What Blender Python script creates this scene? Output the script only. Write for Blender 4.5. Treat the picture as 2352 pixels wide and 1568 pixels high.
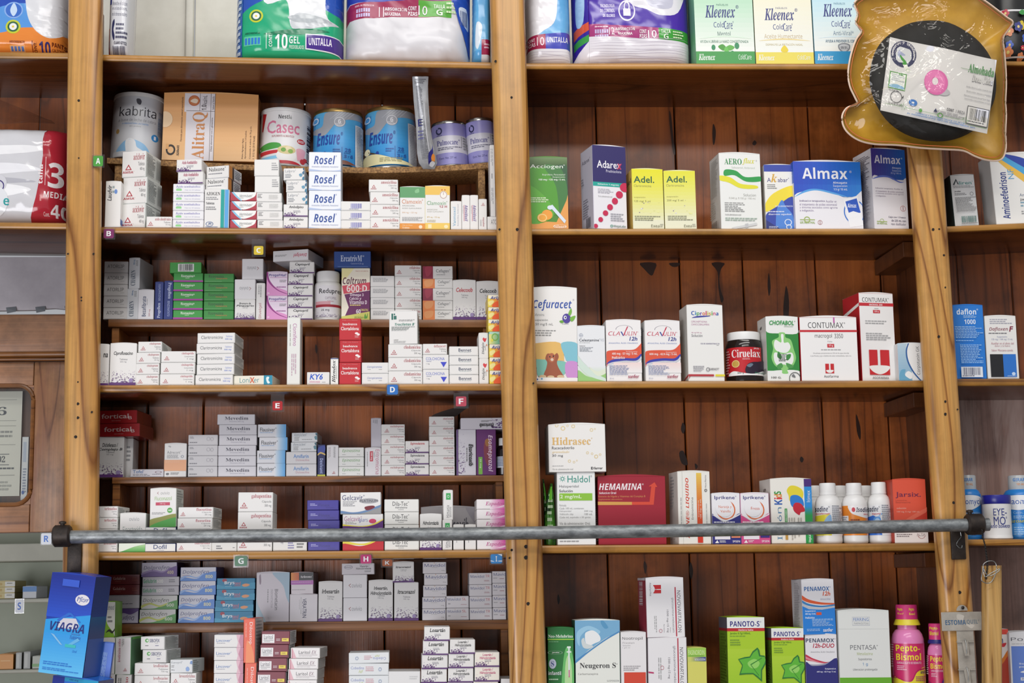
import bpy, bmesh, math, random
from math import sin, cos, tan, pi, radians, asin, atan2
from mathutils import Vector, Matrix, noise, geometry

for o in list(bpy.data.objects):
    bpy.data.objects.remove(o)
SC = bpy.context.scene
COL = SC.collection

# ------------------------------------------------------------------ camera
IW, IH, FPX = 2352, 1568, 3500.0
CAM = Vector((0.0, -2.85, 1.55))
YAW, PITCH, ROLL = radians(4.0), radians(8.71), radians(-1.0)
cf = Vector((sin(YAW) * cos(PITCH), cos(YAW) * cos(PITCH), sin(PITCH)))
cr = Vector((cos(YAW), -sin(YAW), 0.0))
cu = cr.cross(cf)
CR = cr * cos(ROLL) + cu * sin(ROLL)
CU = -cr * sin(ROLL) + cu * cos(ROLL)
cam = bpy.data.cameras.new('camera')
cam.sensor_fit = 'HORIZONTAL'
cam.sensor_width = 36.0
cam.lens = 36.0 * FPX / IW
cam.clip_start = 0.05
cam.clip_end = 50
camo = bpy.data.objects.new('camera', cam)
COL.objects.link(camo)
camo.matrix_world = Matrix(((CR.x, CU.x, -cf.x, CAM.x), (CR.y, CU.y, -cf.y, CAM.y), (CR.z, CU.z, -cf.z, CAM.z), (0, 0, 0, 1)))
SC.camera = camo

# ------------------------------------------------------------------ light
world = bpy.data.worlds.new('shop_ambient')
SC.world = world
world.use_nodes = True
bgn = world.node_tree.nodes['Background']
bgn.inputs[0].default_value = (0.93, 0.95, 1.0, 1)
bgn.inputs[1].default_value = 0.42


def area(name, loc, aim, sx, sy, power, col):
    l = bpy.data.lights.new(name, 'AREA')
    l.shape = 'RECTANGLE'
    l.size, l.size_y, l.energy, l.color = sx, sy, power, col
    o = bpy.data.objects.new(name, l)
    COL.objects.link(o)
    o.location = loc
    o.rotation_euler = (Vector(aim) - Vector(loc)).to_track_quat('-Z', 'Y').to_euler()
    return o


area('ceiling_tube_near', (0.3, -1.55, 3.65), (0.1, 0.0, 1.6), 2.6, 0.25, 26, (1.0, 0.97, 0.92))
area('ceiling_tube_far', (0.5, -3.2, 3.7), (0.2, 0.0, 1.6), 2.6, 0.25, 26, (1.0, 0.97, 0.93))
area('low_front_fill', (-1.5, -3.4, 1.0), (0.0, 0.0, 1.5), 1.8, 1.3, 64, (0.95, 0.95, 1.0))  # unseen low front light, added to brighten the lower shelves
vs = SC.view_settings
vs.view_transform = 'Standard'
vs.look = 'None'
vs.gamma = 1.0
vs.exposure = 0.0
vs.use_curve_mapping = False


def P(x, y, Y=0.0):
    """the point of the place at depth Y that the photograph shows at pixel x, y"""
    d = CR * ((x - IW / 2) / FPX) + CU * ((IH / 2 - y) / FPX) + cf
    return CAM + d * ((Y - CAM.y) / d.y)


# ------------------------------------------------------------------ materials
MATS = {}


def lin(h):
    if len(h) == 3:
        h = ''.join(c * 2 for c in h)
    v = [int(h[i:i + 2], 16) / 255 for i in (0, 2, 4)]
    return [(c / 12.92 if c < 0.04045 else ((c + 0.055) / 1.055) ** 2.4) * 0.93 for c in v]


def mat(h, rough=0.42, metal=0.0, tag='print', **kw):
    key = (h, rough, metal, tag)
    if key in MATS:
        return MATS[key]
    m = bpy.data.materials.new(f'{tag}_{h}')
    m.use_nodes = True
    b = m.node_tree.nodes['Principled BSDF']
    b.inputs['Base Color'].default_value = (*lin(h), 1)
    b.inputs['Roughness'].default_value = rough
    b.inputs['Metallic'].default_value = metal
    for k, v in kw.items():
        b.inputs[k.replace('_', ' ')].default_value = v
    MATS[key] = m
    return m


def N(m, t, **kw):
    n = m.node_tree.nodes.new(t)
    for k, v in kw.items():
        if hasattr(n, k):
            setattr(n, k, v)
        else:
            n.inputs[k.replace('_', ' ')].default_value = v
    return n


def ramp(m, pts):
    r = m.node_tree.nodes.new('ShaderNodeValToRGB')
    e = r.color_ramp.elements
    while len(e) < len(pts):
        e.new(0.5)
    for i, (p, c) in enumerate(pts):
        e[i].position = p
        e[i].color = (*lin(c), 1) if isinstance(c, str) else (c, c, c, 1)
    return r


def wood(name, light, mid, dark, axis, rings=9.0, stretch=0.10, rough=0.33, scale=7.0, peel=None, bump=0.15, stain=0.35, vary=(0.93, 1.05), edge=0.07, fibre=0.62):
    """grain drawn by the contour lines of a noise stretched along the board, plus fine fibres"""
    m = bpy.data.materials.new(name)
    m.use_nodes = True
    nt = m.node_tree
    L = nt.links.new
    b = nt.nodes['Principled BSDF']
    tc = N(m, 'ShaderNodeTexCoord')
    oi = N(m, 'ShaderNodeObjectInfo')
    mul = N(m, 'ShaderNodeMath', operation='MULTIPLY')
    mul.inputs[1].default_value = 37.0
    L(oi.outputs['Random'], mul.inputs[0])
    add = N(m, 'ShaderNodeVectorMath', operation='ADD')
    L(tc.outputs['Object'], add.inputs[0])
    L(mul.outputs[0], add.inputs[1])
    mp = N(m, 'ShaderNodeMapping')
    s = [1.0, 1.0, 1.0]
    s[axis] = stretch
    mp.inputs['Scale'].default_value = s
    L(add.outputs[0], mp.inputs['Vector'])
    n1 = N(m, 'ShaderNodeTexNoise', Scale=scale, Detail=1.5, Roughness=0.45, Distortion=0.25)
    L(mp.outputs[0], n1.inputs['Vector'])
    k = N(m, 'ShaderNodeMath', operation='MULTIPLY')
    k.inputs[1].default_value = rings
    L(n1.outputs['Fac'], k.inputs[0])
    fr = N(m, 'ShaderNodeMath', operation='FRACT')
    L(k.outputs[0], fr.inputs[0])
    r1 = ramp(m, [(0.0, dark), (edge, mid), (0.5, light), (1.0 - edge * 0.6, mid), (1.0, dark)])
    L(fr.outputs[0], r1.inputs[0])
    mp2 = N(m, 'ShaderNodeMapping')
    s2 = [1.0, 1.0, 1.0]
    s2[axis] = 0.025
    mp2.inputs['Scale'].default_value = s2
    L(add.outputs[0], mp2.inputs['Vector'])
    n2 = N(m, 'ShaderNodeTexNoise', Scale=170.0, Detail=3.0, Roughness=0.6)
    L(mp2.outputs[0], n2.inputs['Vector'])
    r2 = ramp(m, [(0.30, fibre), (0.62, 1.0)])
    L(n2.outputs['Fac'], r2.inputs[0])
    mx = N(m, 'ShaderNodeMix', data_type='RGBA', blend_type='MULTIPLY')
    mx.inputs[0].default_value = 0.8
    L(r1.outputs[0], mx.inputs[6])
    L(r2.outputs[0], mx.inputs[7])
    n3 = N(m, 'ShaderNodeTexNoise', Scale=9.0, Detail=5.0, Roughness=0.65)
    L(add.outputs[0], n3.inputs['Vector'])
    r3 = ramp(m, [(0.36, 1.0 - stain), (0.52, 1.0)])
    L(n3.outputs['Fac'], r3.inputs[0])
    mx2 = N(m, 'ShaderNodeMix', data_type='RGBA', blend_type='MULTIPLY')
    mx2.inputs[0].default_value = 0.9
    L(mx.outputs[2], mx2.inputs[6])
    L(r3.outputs[0], mx2.inputs[7])
    out = mx2.outputs[2]
    if peel:
        n4 = N(m, 'ShaderNodeTexNoise', Scale=peel[1], Detail=6.0, Roughness=0.7, Distortion=0.6)
        L(mp.outputs[0], n4.inputs['Vector'])
        r4 = ramp(m, [(peel[2], 0.0), (peel[2] + 0.09, 1.0)])
        L(n4.outputs['Fac'], r4.inputs[0])
        mx3 = N(m, 'ShaderNodeMix', data_type='RGBA')
        L(r4.outputs[0], mx3.inputs[0])
        L(out, mx3.inputs[6])
        mx3.inputs[7].default_value = (*lin(peel[0]), 1)
        out = mx3.outputs[2]
    hv = N(m, 'ShaderNodeHueSaturation')        # no two boards are quite the same shade
    rg = N(m, 'ShaderNodeMapRange')
    rg.inputs[3].default_value, rg.inputs[4].default_value = vary
    L(oi.outputs['Random'], rg.inputs[0])
    L(rg.outputs[0], hv.inputs['Value'])
    L(out, hv.inputs['Color'])
    L(hv.outputs[0], b.inputs['Base Color'])
    b.inputs['Roughness'].default_value = rough
    bp = N(m, 'ShaderNodeBump', Strength=bump, Distance=0.002)
    L(n2.outputs['Fac'], bp.inputs['Height'])
    L(bp.outputs[0], b.inputs['Normal'])
    return m


WPOST = wood('honey_pine_post', 'd09c56', 'c68f4a', '84501f', 2, rings=16, stretch=0.11, scale=5.5, rough=0.28, peel=('d8b484', 5.0, 0.67), stain=0.18, edge=0.16)
WSHELF = wood('honey_pine_shelf', 'c08a40', 'b27c36', '7d4c1c', 0, rings=5, stretch=0.06, scale=10, rough=0.3, stain=0.3)
WUNDER = wood('shaded_shelf_underside', '6e3c1c', '613317', '3c1e0d', 0, rings=5, stretch=0.06, scale=10, rough=0.22, stain=0.3)  # darker, redder copy of the shelf wood, underside shade in its colour
WDARK = wood('brown_shelf_board', '96602f', '865226', '563013', 0, rings=6, stretch=0.05, scale=12, rough=0.35)
WBACK = wood('red_brown_plank', 'b7662f', 'a85a29', '7c411c', 2, rings=7, stretch=0.05, scale=8, rough=0.3, stain=0.45, vary=(0.78, 1.06), fibre=0.74)
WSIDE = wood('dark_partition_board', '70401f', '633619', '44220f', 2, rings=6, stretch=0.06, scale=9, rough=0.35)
WOLD = wood('weathered_brown_plank', 'b8845e', 'a8734c', '77492c', 0, rings=5, stretch=0.12, scale=9, rough=0.4, peel=('8f6148', 7.0, 0.58), stain=0.4)
WOLDV = wood('weathered_pink_upright', 'ba968a', 'ae8678', '86604f', 2, rings=3, stretch=0.14, scale=6, rough=0.42, peel=('cdb2a8', 8.0, 0.44), stain=0.3, vary=(1.0, 1.08))
WSTICK = wood('raw_wooden_stick', 'd2a765', 'bf9250', '8a5f2c', 2, rings=6, stretch=0.05, scale=30, rough=0.5)


def noisy(name, c1, c2, scale, rough=0.5, bump=0.0, metal=0.0, stretch=None, lo=0.35, hi=0.65, **kw):
    m = bpy.data.materials.new(name)
    m.use_nodes = True
    L = m.node_tree.links.new
    b = m.node_tree.nodes['Principled BSDF']
    tc = N(m, 'ShaderNodeTexCoord')
    mp = N(m, 'ShaderNodeMapping')
    if stretch:
        mp.inputs['Scale'].default_value = stretch
    L(tc.outputs['Object'], mp.inputs['Vector'])
    n = N(m, 'ShaderNodeTexNoise', Scale=scale, Detail=5.0, Roughness=0.65)
    L(mp.outputs[0], n.inputs['Vector'])
    r = ramp(m, [(lo, c1), (hi, c2)])
    L(n.outputs['Fac'], r.inputs[0])
    L(r.outputs[0], b.inputs['Base Color'])
    b.inputs['Roughness'].default_value = rough
    b.inputs['Metallic'].default_value = metal
    for k, v in kw.items():
        b.inputs[k.replace('_', ' ')].default_value = v
    if bump:
        bp = N(m, 'ShaderNodeBump', Strength=bump, Distance=0.003)
        L(n.outputs['Fac'], bp.inputs['Height'])
        L(bp.outputs[0], b.inputs['Normal'])
    return m


CHIP = noisy('particle_board', '6e4c2c', 'c0925a', 230, rough=0.7, bump=0.3)
WHITEWALL = noisy('painted_white_boards', 'd2cfc3', 'dedbd0', 12, rough=0.6)
GREYPAINT = noisy('flaking_grey_paint', '9a949a', 'b5afb4', 7, rough=0.5)
SHOPWALL = noisy('pale_green_wall', 'a6ac9c', 'b4baa9', 3, rough=0.7)
GALV = noisy('galvanised_pipe', '6a6e70', '9b9fa0', 90, rough=0.42, metal=0.45, bump=0.25, stretch=(0.5, 1, 1))
IRON = noisy('dark_iron', '2a2422', '40362f', 60, rough=0.5, metal=0.5, bump=0.2)
FOAM = noisy('black_foam', '141417', '232328', 40, rough=0.75, bump=0.3)


def plastic_film(name, alpha, rough=0.06, tint=(1, 1, 1, 1), bump=0.0, bscale=9):
    m = bpy.data.materials.new(name)
    m.use_nodes = True
    nt = m.node_tree
    L = nt.links.new
    nt.nodes.remove(nt.nodes['Principled BSDF'])
    t = N(m, 'ShaderNodeBsdfTransparent')
    t.inputs[0].default_value = tint
    g = N(m, 'ShaderNodeBsdfGlossy')
    g.inputs['Roughness'].default_value = rough
    mx = N(m, 'ShaderNodeMixShader')
    lw = N(m, 'ShaderNodeLayerWeight', Blend=0.25)
    ad = N(m, 'ShaderNodeMath', operation='MULTIPLY_ADD')
    L(lw.outputs['Fresnel'], ad.inputs[0])
    ad.inputs[1].default_value = 0.5
    ad.inputs[2].default_value = alpha
    L(ad.outputs[0], mx.inputs[0])
    L(t.outputs[0], mx.inputs[1])
    L(g.outputs[0], mx.inputs[2])
    L(mx.outputs[0], nt.nodes['Material Output'].inputs[0])
    if bump:
        tc = N(m, 'ShaderNodeTexCoord')
        n = N(m, 'ShaderNodeTexNoise', Scale=bscale, Detail=3.0, Distortion=1.2)
        L(tc.outputs['Object'], n.inputs['Vector'])
        bp = N(m, 'ShaderNodeBump', Strength=bump, Distance=0.02)
        L(n.outputs['Fac'], bp.inputs['Height'])
        L(bp.outputs[0], g.inputs['Normal'])
    return m


FILM = plastic_film('clear_film', 0.05, 0.05, (0.97, 0.97, 0.97, 1), 0.5, 14)
HOLDER = plastic_film('clear_tag_holder', 0.06, 0.1, (0.92, 0.92, 0.92, 1))
GLASS = plastic_film('window_glass', 0.04, 0.02, (0.96, 0.97, 0.96, 1))

# ------------------------------------------------------------------ object helpers
def link(name, me, parent=None, loc=None):
    o = bpy.data.objects.new(name, me)
    COL.objects.link(o)
    if parent is not None:
        o.parent = parent
    if loc is not None:
        o.location = loc
    return o


def tag(o, label=None, cat=None, group=None, kind=None):
    for k, v in (('label', label), ('category', cat), ('group', group), ('kind', kind)):
        if v:
            o[k] = v
    return o


def empty(name, loc, label, cat, group=None, rz=0.0):
    o = bpy.data.objects.new(name, None)
    o.empty_display_size = 0.02
    COL.objects.link(o)
    o.location = loc
    o.rotation_euler[2] = rz
    return tag(o, label, cat, group)


class MB:
    """collects vertices and faces with materials, makes one mesh"""

    def __init__(s):
        s.v, s.f, s.m, s.mats, s.sm = [], [], [], [], []

    def mi(s, m):
        if m not in s.mats:
            s.mats.append(m)
        return s.mats.index(m)

    def add(s, vs_, fs, m, smooth=False):
        k, n = s.mi(m), len(s.v)
        s.v += [tuple(p) for p in vs_]
        for f in fs:
            s.f.append([i + n for i in f])
            s.m.append(k)
            s.sm.append(smooth)
        return s

    def bm(s, b, m, smooth=False):
        b.verts.index_update()
        return s.add([v.co[:] for v in b.verts], [[v.index for v in f.verts] for f in b.faces], m, smooth)

    def box(s, x0, x1, y0, y1, z0, z1, m, bev=0.0, seg=2):
        b = bmesh.new()
        bmesh.ops.create_cube(b, size=1.0)
        for v in b.verts:
            v.co = Vector((x0 if v.co.x < 0 else x1, y0 if v.co.y < 0 else y1, z0 if v.co.z < 0 else z1))
        if bev:
            bmesh.ops.bevel(b, geom=b.edges[:], offset=bev, segments=seg, affect='EDGES', profile=0.5)
        s.bm(b, m, bool(bev) and seg > 1)
        b.free()
        return s

    def hexa(s, c, m, bev=0.0, seg=2, only=None):
        """c: eight corners, bottom four counter-clockwise from front-left, then the top four"""
        b = bmesh.new()
        v = [b.verts.new(p) for p in c]
        for f in ((0, 3, 2, 1), (4, 5, 6, 7), (0, 1, 5, 4), (1, 2, 6, 5), (2, 3, 7, 6), (3, 0, 4, 7)):
            b.faces.new([v[i] for i in f])
        if bev:
            es = b.edges[:]
            if only == 'z':
                es = [e for e in es if abs((e.verts[0].co - e.verts[1].co).normalized().z) > 0.7]
            if only == 'x':
                es = [e for e in es if abs((e.verts[0].co - e.verts[1].co).normalized().x) > 0.7]
            bmesh.ops.bevel(b, geom=es, offset=bev, segments=seg, affect='EDGES', profile=0.5)
        s.bm(b, m, bool(bev))
        b.free()
        return s

    def tube(s, pts, r, m, seg=8, close=False, caps=True):
        pts = [Vector(p) for p in pts]
        n = len(pts)
        vs_, fs = [], []
        up = Vector((0, 0, 1))
        for i, p in enumerate(pts):
            a = pts[(i - 1) % n] if (close or i) else p
            c = pts[(i + 1) % n] if (close or i < n - 1) else p
            t = (c - a).normalized()
            x = t.cross(up)
            if x.length < 0.05:
                x = t.cross(Vector((0, 1, 0)))
            x.normalize()
            y = x.cross(t).normalized()
            rr = r[i] if isinstance(r, (list, tuple)) else r
            for k in range(seg):
                w = 2 * pi * k / seg
                vs_.append(p + x * (rr * cos(w)) + y * (rr * sin(w)))
        for i in range(n if close else n - 1):
            for k in range(seg):
                a, c = i * seg, ((i + 1) % n) * seg
                fs.append([a + k, a + (k + 1) % seg, c + (k + 1) % seg, c + k])
        if caps and not close:
            fs.append(list(range(seg))[::-1])
            fs.append([(n - 1) * seg + k for k in range(seg)])
        return s.add(vs_, fs, m, True)

    def lathe(s, prof, m, seg=40, c=(0, 0, 0)):
        vs_, fs = [], []
        n = len(prof)
        for r, z in prof:
            for k in range(seg):
                w = 2 * pi * k / seg
                vs_.append((c[0] + r * cos(w), c[1] + r * sin(w), c[2] + z))
        for i in range(n - 1):
            for k in range(seg):
                fs.append([i * seg + k, i * seg + (k + 1) % seg, (i + 1) * seg + (k + 1) % seg, (i + 1) * seg + k])
        fs.append([k for k in range(seg)][::-1])
        fs.append([(n - 1) * seg + k for k in range(seg)])
        return s.add(vs_, fs, m, True)

    def mesh(s, name):
        me = bpy.data.meshes.new(name)
        me.from_pydata(s.v, [], s.f)
        for m in s.mats:
            me.materials.append(m)
        me.polygons.foreach_set('material_index', s.m)
        me.polygons.foreach_set('use_smooth', s.sm)
        me.update()
        if any(s.sm):
            try:
                me.set_sharp_from_angle(angle=radians(40))
            except Exception:
                pass
        return me

    def build(s, name, parent=None, loc=None):
        return link(name, s.mesh(name), parent, loc)


# ------------------------------------------------------------------ printing: lettering and artwork on a face
GL = {}
STY = {'b': (0x1D5D4, 0x1D5EE, 0x1D7EC), 'i': (0x1D63C, 0x1D656, 0x1D7EC), 's': (0x1D400, 0x1D41A, 0x1D7CE), 'j': (0x1D468, 0x1D482, 0x1D7CE),
       'c': (0x1D4D0, 0x1D4EA, 0x1D7CE), 'n': (0x1D5A0, 0x1D5BA, 0x1D7E2), 'o': (0x1D608, 0x1D622, 0x1D7E2)}


def glyphs(text, sty):
    """outlines of a line of lettering scaled to the unit square: (vertices, faces)"""
    if 'M' in text and sty in ('h', 'k'):
        sty = 'b' if sty == 'h' else 'i'
    key = (text, sty)
    if key in GL:
        return GL[key]
    body = text
    if sty in STY:
        U, L_, D = STY[sty]
        body = ''.join(chr(U + ord(c) - 65) if 'A' <= c <= 'Z' else chr(L_ + ord(c) - 97) if 'a' <= c <= 'z' else chr(D + ord(c) - 48) if '0' <= c <= '9' else c for c in text)
    c_ = bpy.data.curves.new('lettering', 'FONT')
    c_.body = body
    c_.size = 1.0
    c_.resolution_u = 2
    if sty == 'h':
        c_.offset = 0.012
    if sty == 'k':
        c_.offset = 0.022
        c_.shear = 0.2
    o = bpy.data.objects.new('lettering', c_)
    me = o.to_mesh()
    vs_ = [(v.co.x, v.co.y) for v in me.vertices]
    fs = [list(p.vertices) for p in me.polygons]
    o.to_mesh_clear()
    bpy.data.objects.remove(o)
    bpy.data.curves.remove(c_)
    if vs_:
        x0, x1 = min(v[0] for v in vs_), max(v[0] for v in vs_)
        y0, y1 = min(v[1] for v in vs_), max(v[1] for v in vs_)
        vs_ = [((x - x0) / max(x1 - x0, 1e-6), (y - y0) / max(y1 - y0, 1e-6)) for x, y in vs_]
    GL[key] = (vs_, fs)
    return GL[key]


def smooth_poly(p, n=5):
    out = []
    k = len(p)
    for i in range(k):
        a, b, c, d = p[(i - 1) % k], p[i], p[(i + 1) % k], p[(i + 2) % k]
        for j in range(n):
            t = j / n
            out.append(tuple(0.5 * (2 * b[q] + (c[q] - a[q]) * t + (2 * a[q] - 5 * b[q] + 4 * c[q] - d[q]) * t * t + (3 * b[q] - a[q] - 3 * c[q] + d[q]) * t ** 3) for q in (0, 1)))
    return out


def clampp(p):
    return [(min(100.0, max(0.0, u)), min(100.0, max(0.0, v))) for u, v in p]


def shapes(ops, w, h):
    """turn the artwork text into flat shapes: list of (vertices in percent, faces, colour)"""
    out = []
    rnd = random.Random(len(ops) * 8)
    zs = [1.0]      # how much of the face's height the artwork was measured on

    def poly(p, col):
        p = clampp(p)
        tri = geometry.tessellate_polygon([[Vector((u, -v, 0)) for u, v in p]])
        out.append((p, [list(t) for t in tri], col))

    def rect(a, b, c, d, col):
        out.append((clampp([(a, b), (c, b), (c, d), (a, d)]), [[0, 3, 2, 1]], col))

    def ell(u, v, ru, rv, col, n=20):
        out.append((clampp([(u + ru * cos(2 * pi * k / n), v - rv * sin(2 * pi * k / n)) for k in range(n)]), [list(range(n))], col))

    def text(s_, a, b, c, d, col, sty='r', rot=0):
        if s_.endswith('®') and len(s_) > 1:        # the small registered mark sits high after the word
            s_ = s_[:-1]
            if rot == 0:
                mw = min((c - a) * 0.09, (d - b) * 0.3 * h / w)
                text('®', c - mw, b, c, b + (d - b) * 0.28, col)
                c -= mw * 1.25
        vs_, fs = glyphs(s_, sty)
        q = []
        for x, y in vs_:
            if rot == 90:      # reads upwards
                x, y = 1 - y, x
            elif rot == 270:   # reads downwards
                x, y = y, 1 - x
            elif rot == 180:
                x, y = 1 - x, 1 - y
            q.append((a + (c - a) * x, d - (d - b) * y))
        if q:
            out.append((clampp(q), fs, col))

    for ln in ops.replace('\n', ';').split(';'):
        t = ln.split()
        if not t:
            continue
        k = t[0]
        if k == 'z':
            zs[0] = float(t[1])
            continue
        if zs[0] != 1.0:
            idx = range(3, len(t), 2) if k in 'pw' else {'t': (3, 5), 'c': (2, 4), 'o': (2, 4)}.get(k, (2, 4))
            for i in idx:
                q = float(t[i])
                t[i] = str(100.0 if 99.9 < q < 100.1 or q >= 103.5 else q * zs[0])
        if k == 't':
            text(t[1].replace('_', ' '), *[float(x) for x in t[2:6]], t[6], t[7] if len(t) > 7 else 'r', int(t[8]) if len(t) > 8 else 0)
        elif k == 'r':
            rect(*[float(x) for x in t[1:5]], t[5])
        elif k == 'c':
            ell(*[float(x) for x in t[1:5]], t[5])
        elif k == 'o':
            u, v, ru, rv, th = [float(x) for x in t[1:6]]
            n = 28
            vs_ = []
            for i in range(n):
                a = 2 * pi * i / n
                vs_ += [(u + ru * cos(a), v - rv * sin(a)), (u + (ru - th) * cos(a), v - (rv - th * rv / ru) * sin(a))]
            out.append((clampp(vs_), [[2 * i, 2 * ((i + 1) % n), 2 * ((i + 1) % n) + 1, 2 * i + 1] for i in range(n)], t[6]))
        elif k in 'pw':
            n = [float(x) for x in t[2:]]
            p = list(zip(n[0::2], n[1::2]))
            poly(smooth_poly(p) if k == 'w' else p, t[1])
        elif k == 'l':        # tiny lines of print, each broken into words
            a, b, c, d = [float(x) for x in t[1:5]]
            n = int(t[5])
            st = (d - b) / n
            vert = len(t) > 7
            for i in range(n):
                if vert:
                    x = a + (c - a) * i / n
                    y = b
                    end = b + (d - b) * rnd.uniform(0.6, 1.0)
                    while y < end:
                        wd = rnd.uniform(3, 9) * min(1.0, (d - b) / 40)
                        rect(x, y, x + (c - a) / n * 0.5, min(y + wd, d), t[6])
                        y += wd + 1.2
                    continue
                y = b + st * i
                x = a
                end = a + (c - a) * rnd.uniform(0.62, 1.0)
                while x < end:
                    wd = rnd.uniform(4, 11) * min(1.0, (c - a) / 50)
                    rect(x, y, min(x + wd, c), y + st * 0.48, t[6])
                    x += wd + 1.4 * min(1.0, (c - a) / 50)
        elif k == 'b':        # bar code
            a, b, c, d = [float(x) for x in t[1:5]]
            vert = len(t) > 6
            x = 0.0
            while x < 1:
                wd = rnd.choice((0.014, 0.014, 0.028, 0.042))
                if vert:
                    rect(a, b + (d - b) * x, c, b + (d - b) * min(x + wd, 1), t[5])
                else:
                    rect(a + (c - a) * x, b, a + (c - a) * min(x + wd, 1), d, t[5])
                x += wd + rnd.choice((0.014, 0.028, 0.028, 0.042))
        elif k == 'm':        # scattered little squares, denser towards the bottom
            a, b, c, d = [float(x) for x in t[1:5]]
            r2 = random.Random(int(t[6]) if len(t) > 6 else 5)
            for i in range(int(t[7]) if len(t) > 7 else 46):
                q = r2.random() ** 0.6
                v = b + (d - b) * q
                u = r2.uniform(a, c)
                sz = r2.uniform(1.2, 4.4) * (0.5 + q)
                rect(u, v, min(u + sz, c), min(v + sz * w / h * 0.8, d), t[5] if r2.random() < 0.7 else r2.choice(('b9a8c8', '7d6a96', 'e6e2ea')))
        elif k == 'a':        # red triangle mark with the maker's word under it
            u, v, sv = [float(x) for x in t[1:4]]
            su = sv * h / w
            for q, cc in ((1.0, 'b03a44'), (0.55, 'e9e7e4')):
                poly([(u, v - sv * 0.62 * q - sv * 0.05), (u + su * 0.55 * q, v + sv * 0.3 * q - sv * 0.05), (u - su * 0.55 * q, v + sv * 0.3 * q - sv * 0.05)], cc)
            text('AMSA®', u - su * 0.95, v + sv * 0.42, u + su * 0.95, v + sv * 0.78, 'b03a44', 'b')
        elif k == 'g':        # printed blend from one colour to another, down (d) or across (x)
            a, b, c, d = [float(x) for x in t[1:5]]
            n = 14
            c1, c2 = [[int(q[i:i + 2], 16) for i in (0, 2, 4)] for q in t[5:7]]
            for i in range(n):
                f = i / (n - 1)
                col = '%02x%02x%02x' % tuple(int(p_ + (q_ - p_) * f) for p_, q_ in zip(c1, c2))
                if len(t) > 7:
                    rect(a + (c - a) * i / n, b, a + (c - a) * (i + 1) / n, d, col)
                else:
                    rect(a, b + (d - b) * i / n, c, b + (d - b) * (i + 1) / n, col)
    return out


def stamp(mb, ops, w, h, fn, step=0.00003, base=0.00012, cuts=None, rough=0.42):
    """print the artwork on a face; fn(u, v, lift) places a point (u, v in 0..1)"""
    for i, (vs_, fs, col) in enumerate(shapes(ops, w, h)):
        m = mat(col, rough)
        lift = base + step * i
        if not cuts:
            mb.add([fn(u / 100, v / 100, lift) for u, v in vs_], fs, m)
            continue
        b = bmesh.new()
        bv = [b.verts.new((u, v, 0)) for u, v in vs_]
        dlo, dhi = min(u - v for u, v in vs_), max(u - v for u, v in vs_)
        for f in fs:
            try:
                b.faces.new([bv[q] for q in f])
            except ValueError:
                pass
        us, vv = [u for u, _ in vs_], [v for _, v in vs_]
        for ax, nn, lo, hi in ((0, cuts[0], min(us), max(us)), (1, cuts[1], min(vv), max(vv))):
            for k in range(1, nn):
                q = 100.0 * k / nn
                if lo < q < hi:
                    bmesh.ops.bisect_plane(b, geom=b.verts[:] + b.edges[:] + b.faces[:], plane_co=(q, 0, 0) if ax == 0 else (0, q, 0), plane_no=(1, 0, 0) if ax == 0 else (0, 1, 0), dist=1e-4)
        if cuts[0] == cuts[1]:      # follow the triangles of the surface underneath
            for k in range(1 - cuts[0], cuts[0]):
                q = 100.0 * k / cuts[0]
                if dlo < q < dhi:
                    bmesh.ops.bisect_plane(b, geom=b.verts[:] + b.edges[:] + b.faces[:], plane_co=(q, 0, 0), plane_no=(1, -1, 0), dist=1e-4)
        b.verts.index_update()
        mb.add([fn(v.co.x / 100, v.co.y / 100, lift) for v in b.verts], [[v.index for v in f.verts] for f in b.faces], m, True)
        b.free()
    return mb


# ------------------------------------------------------------------ cartons
DES = {}
BUILT = {}


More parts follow.
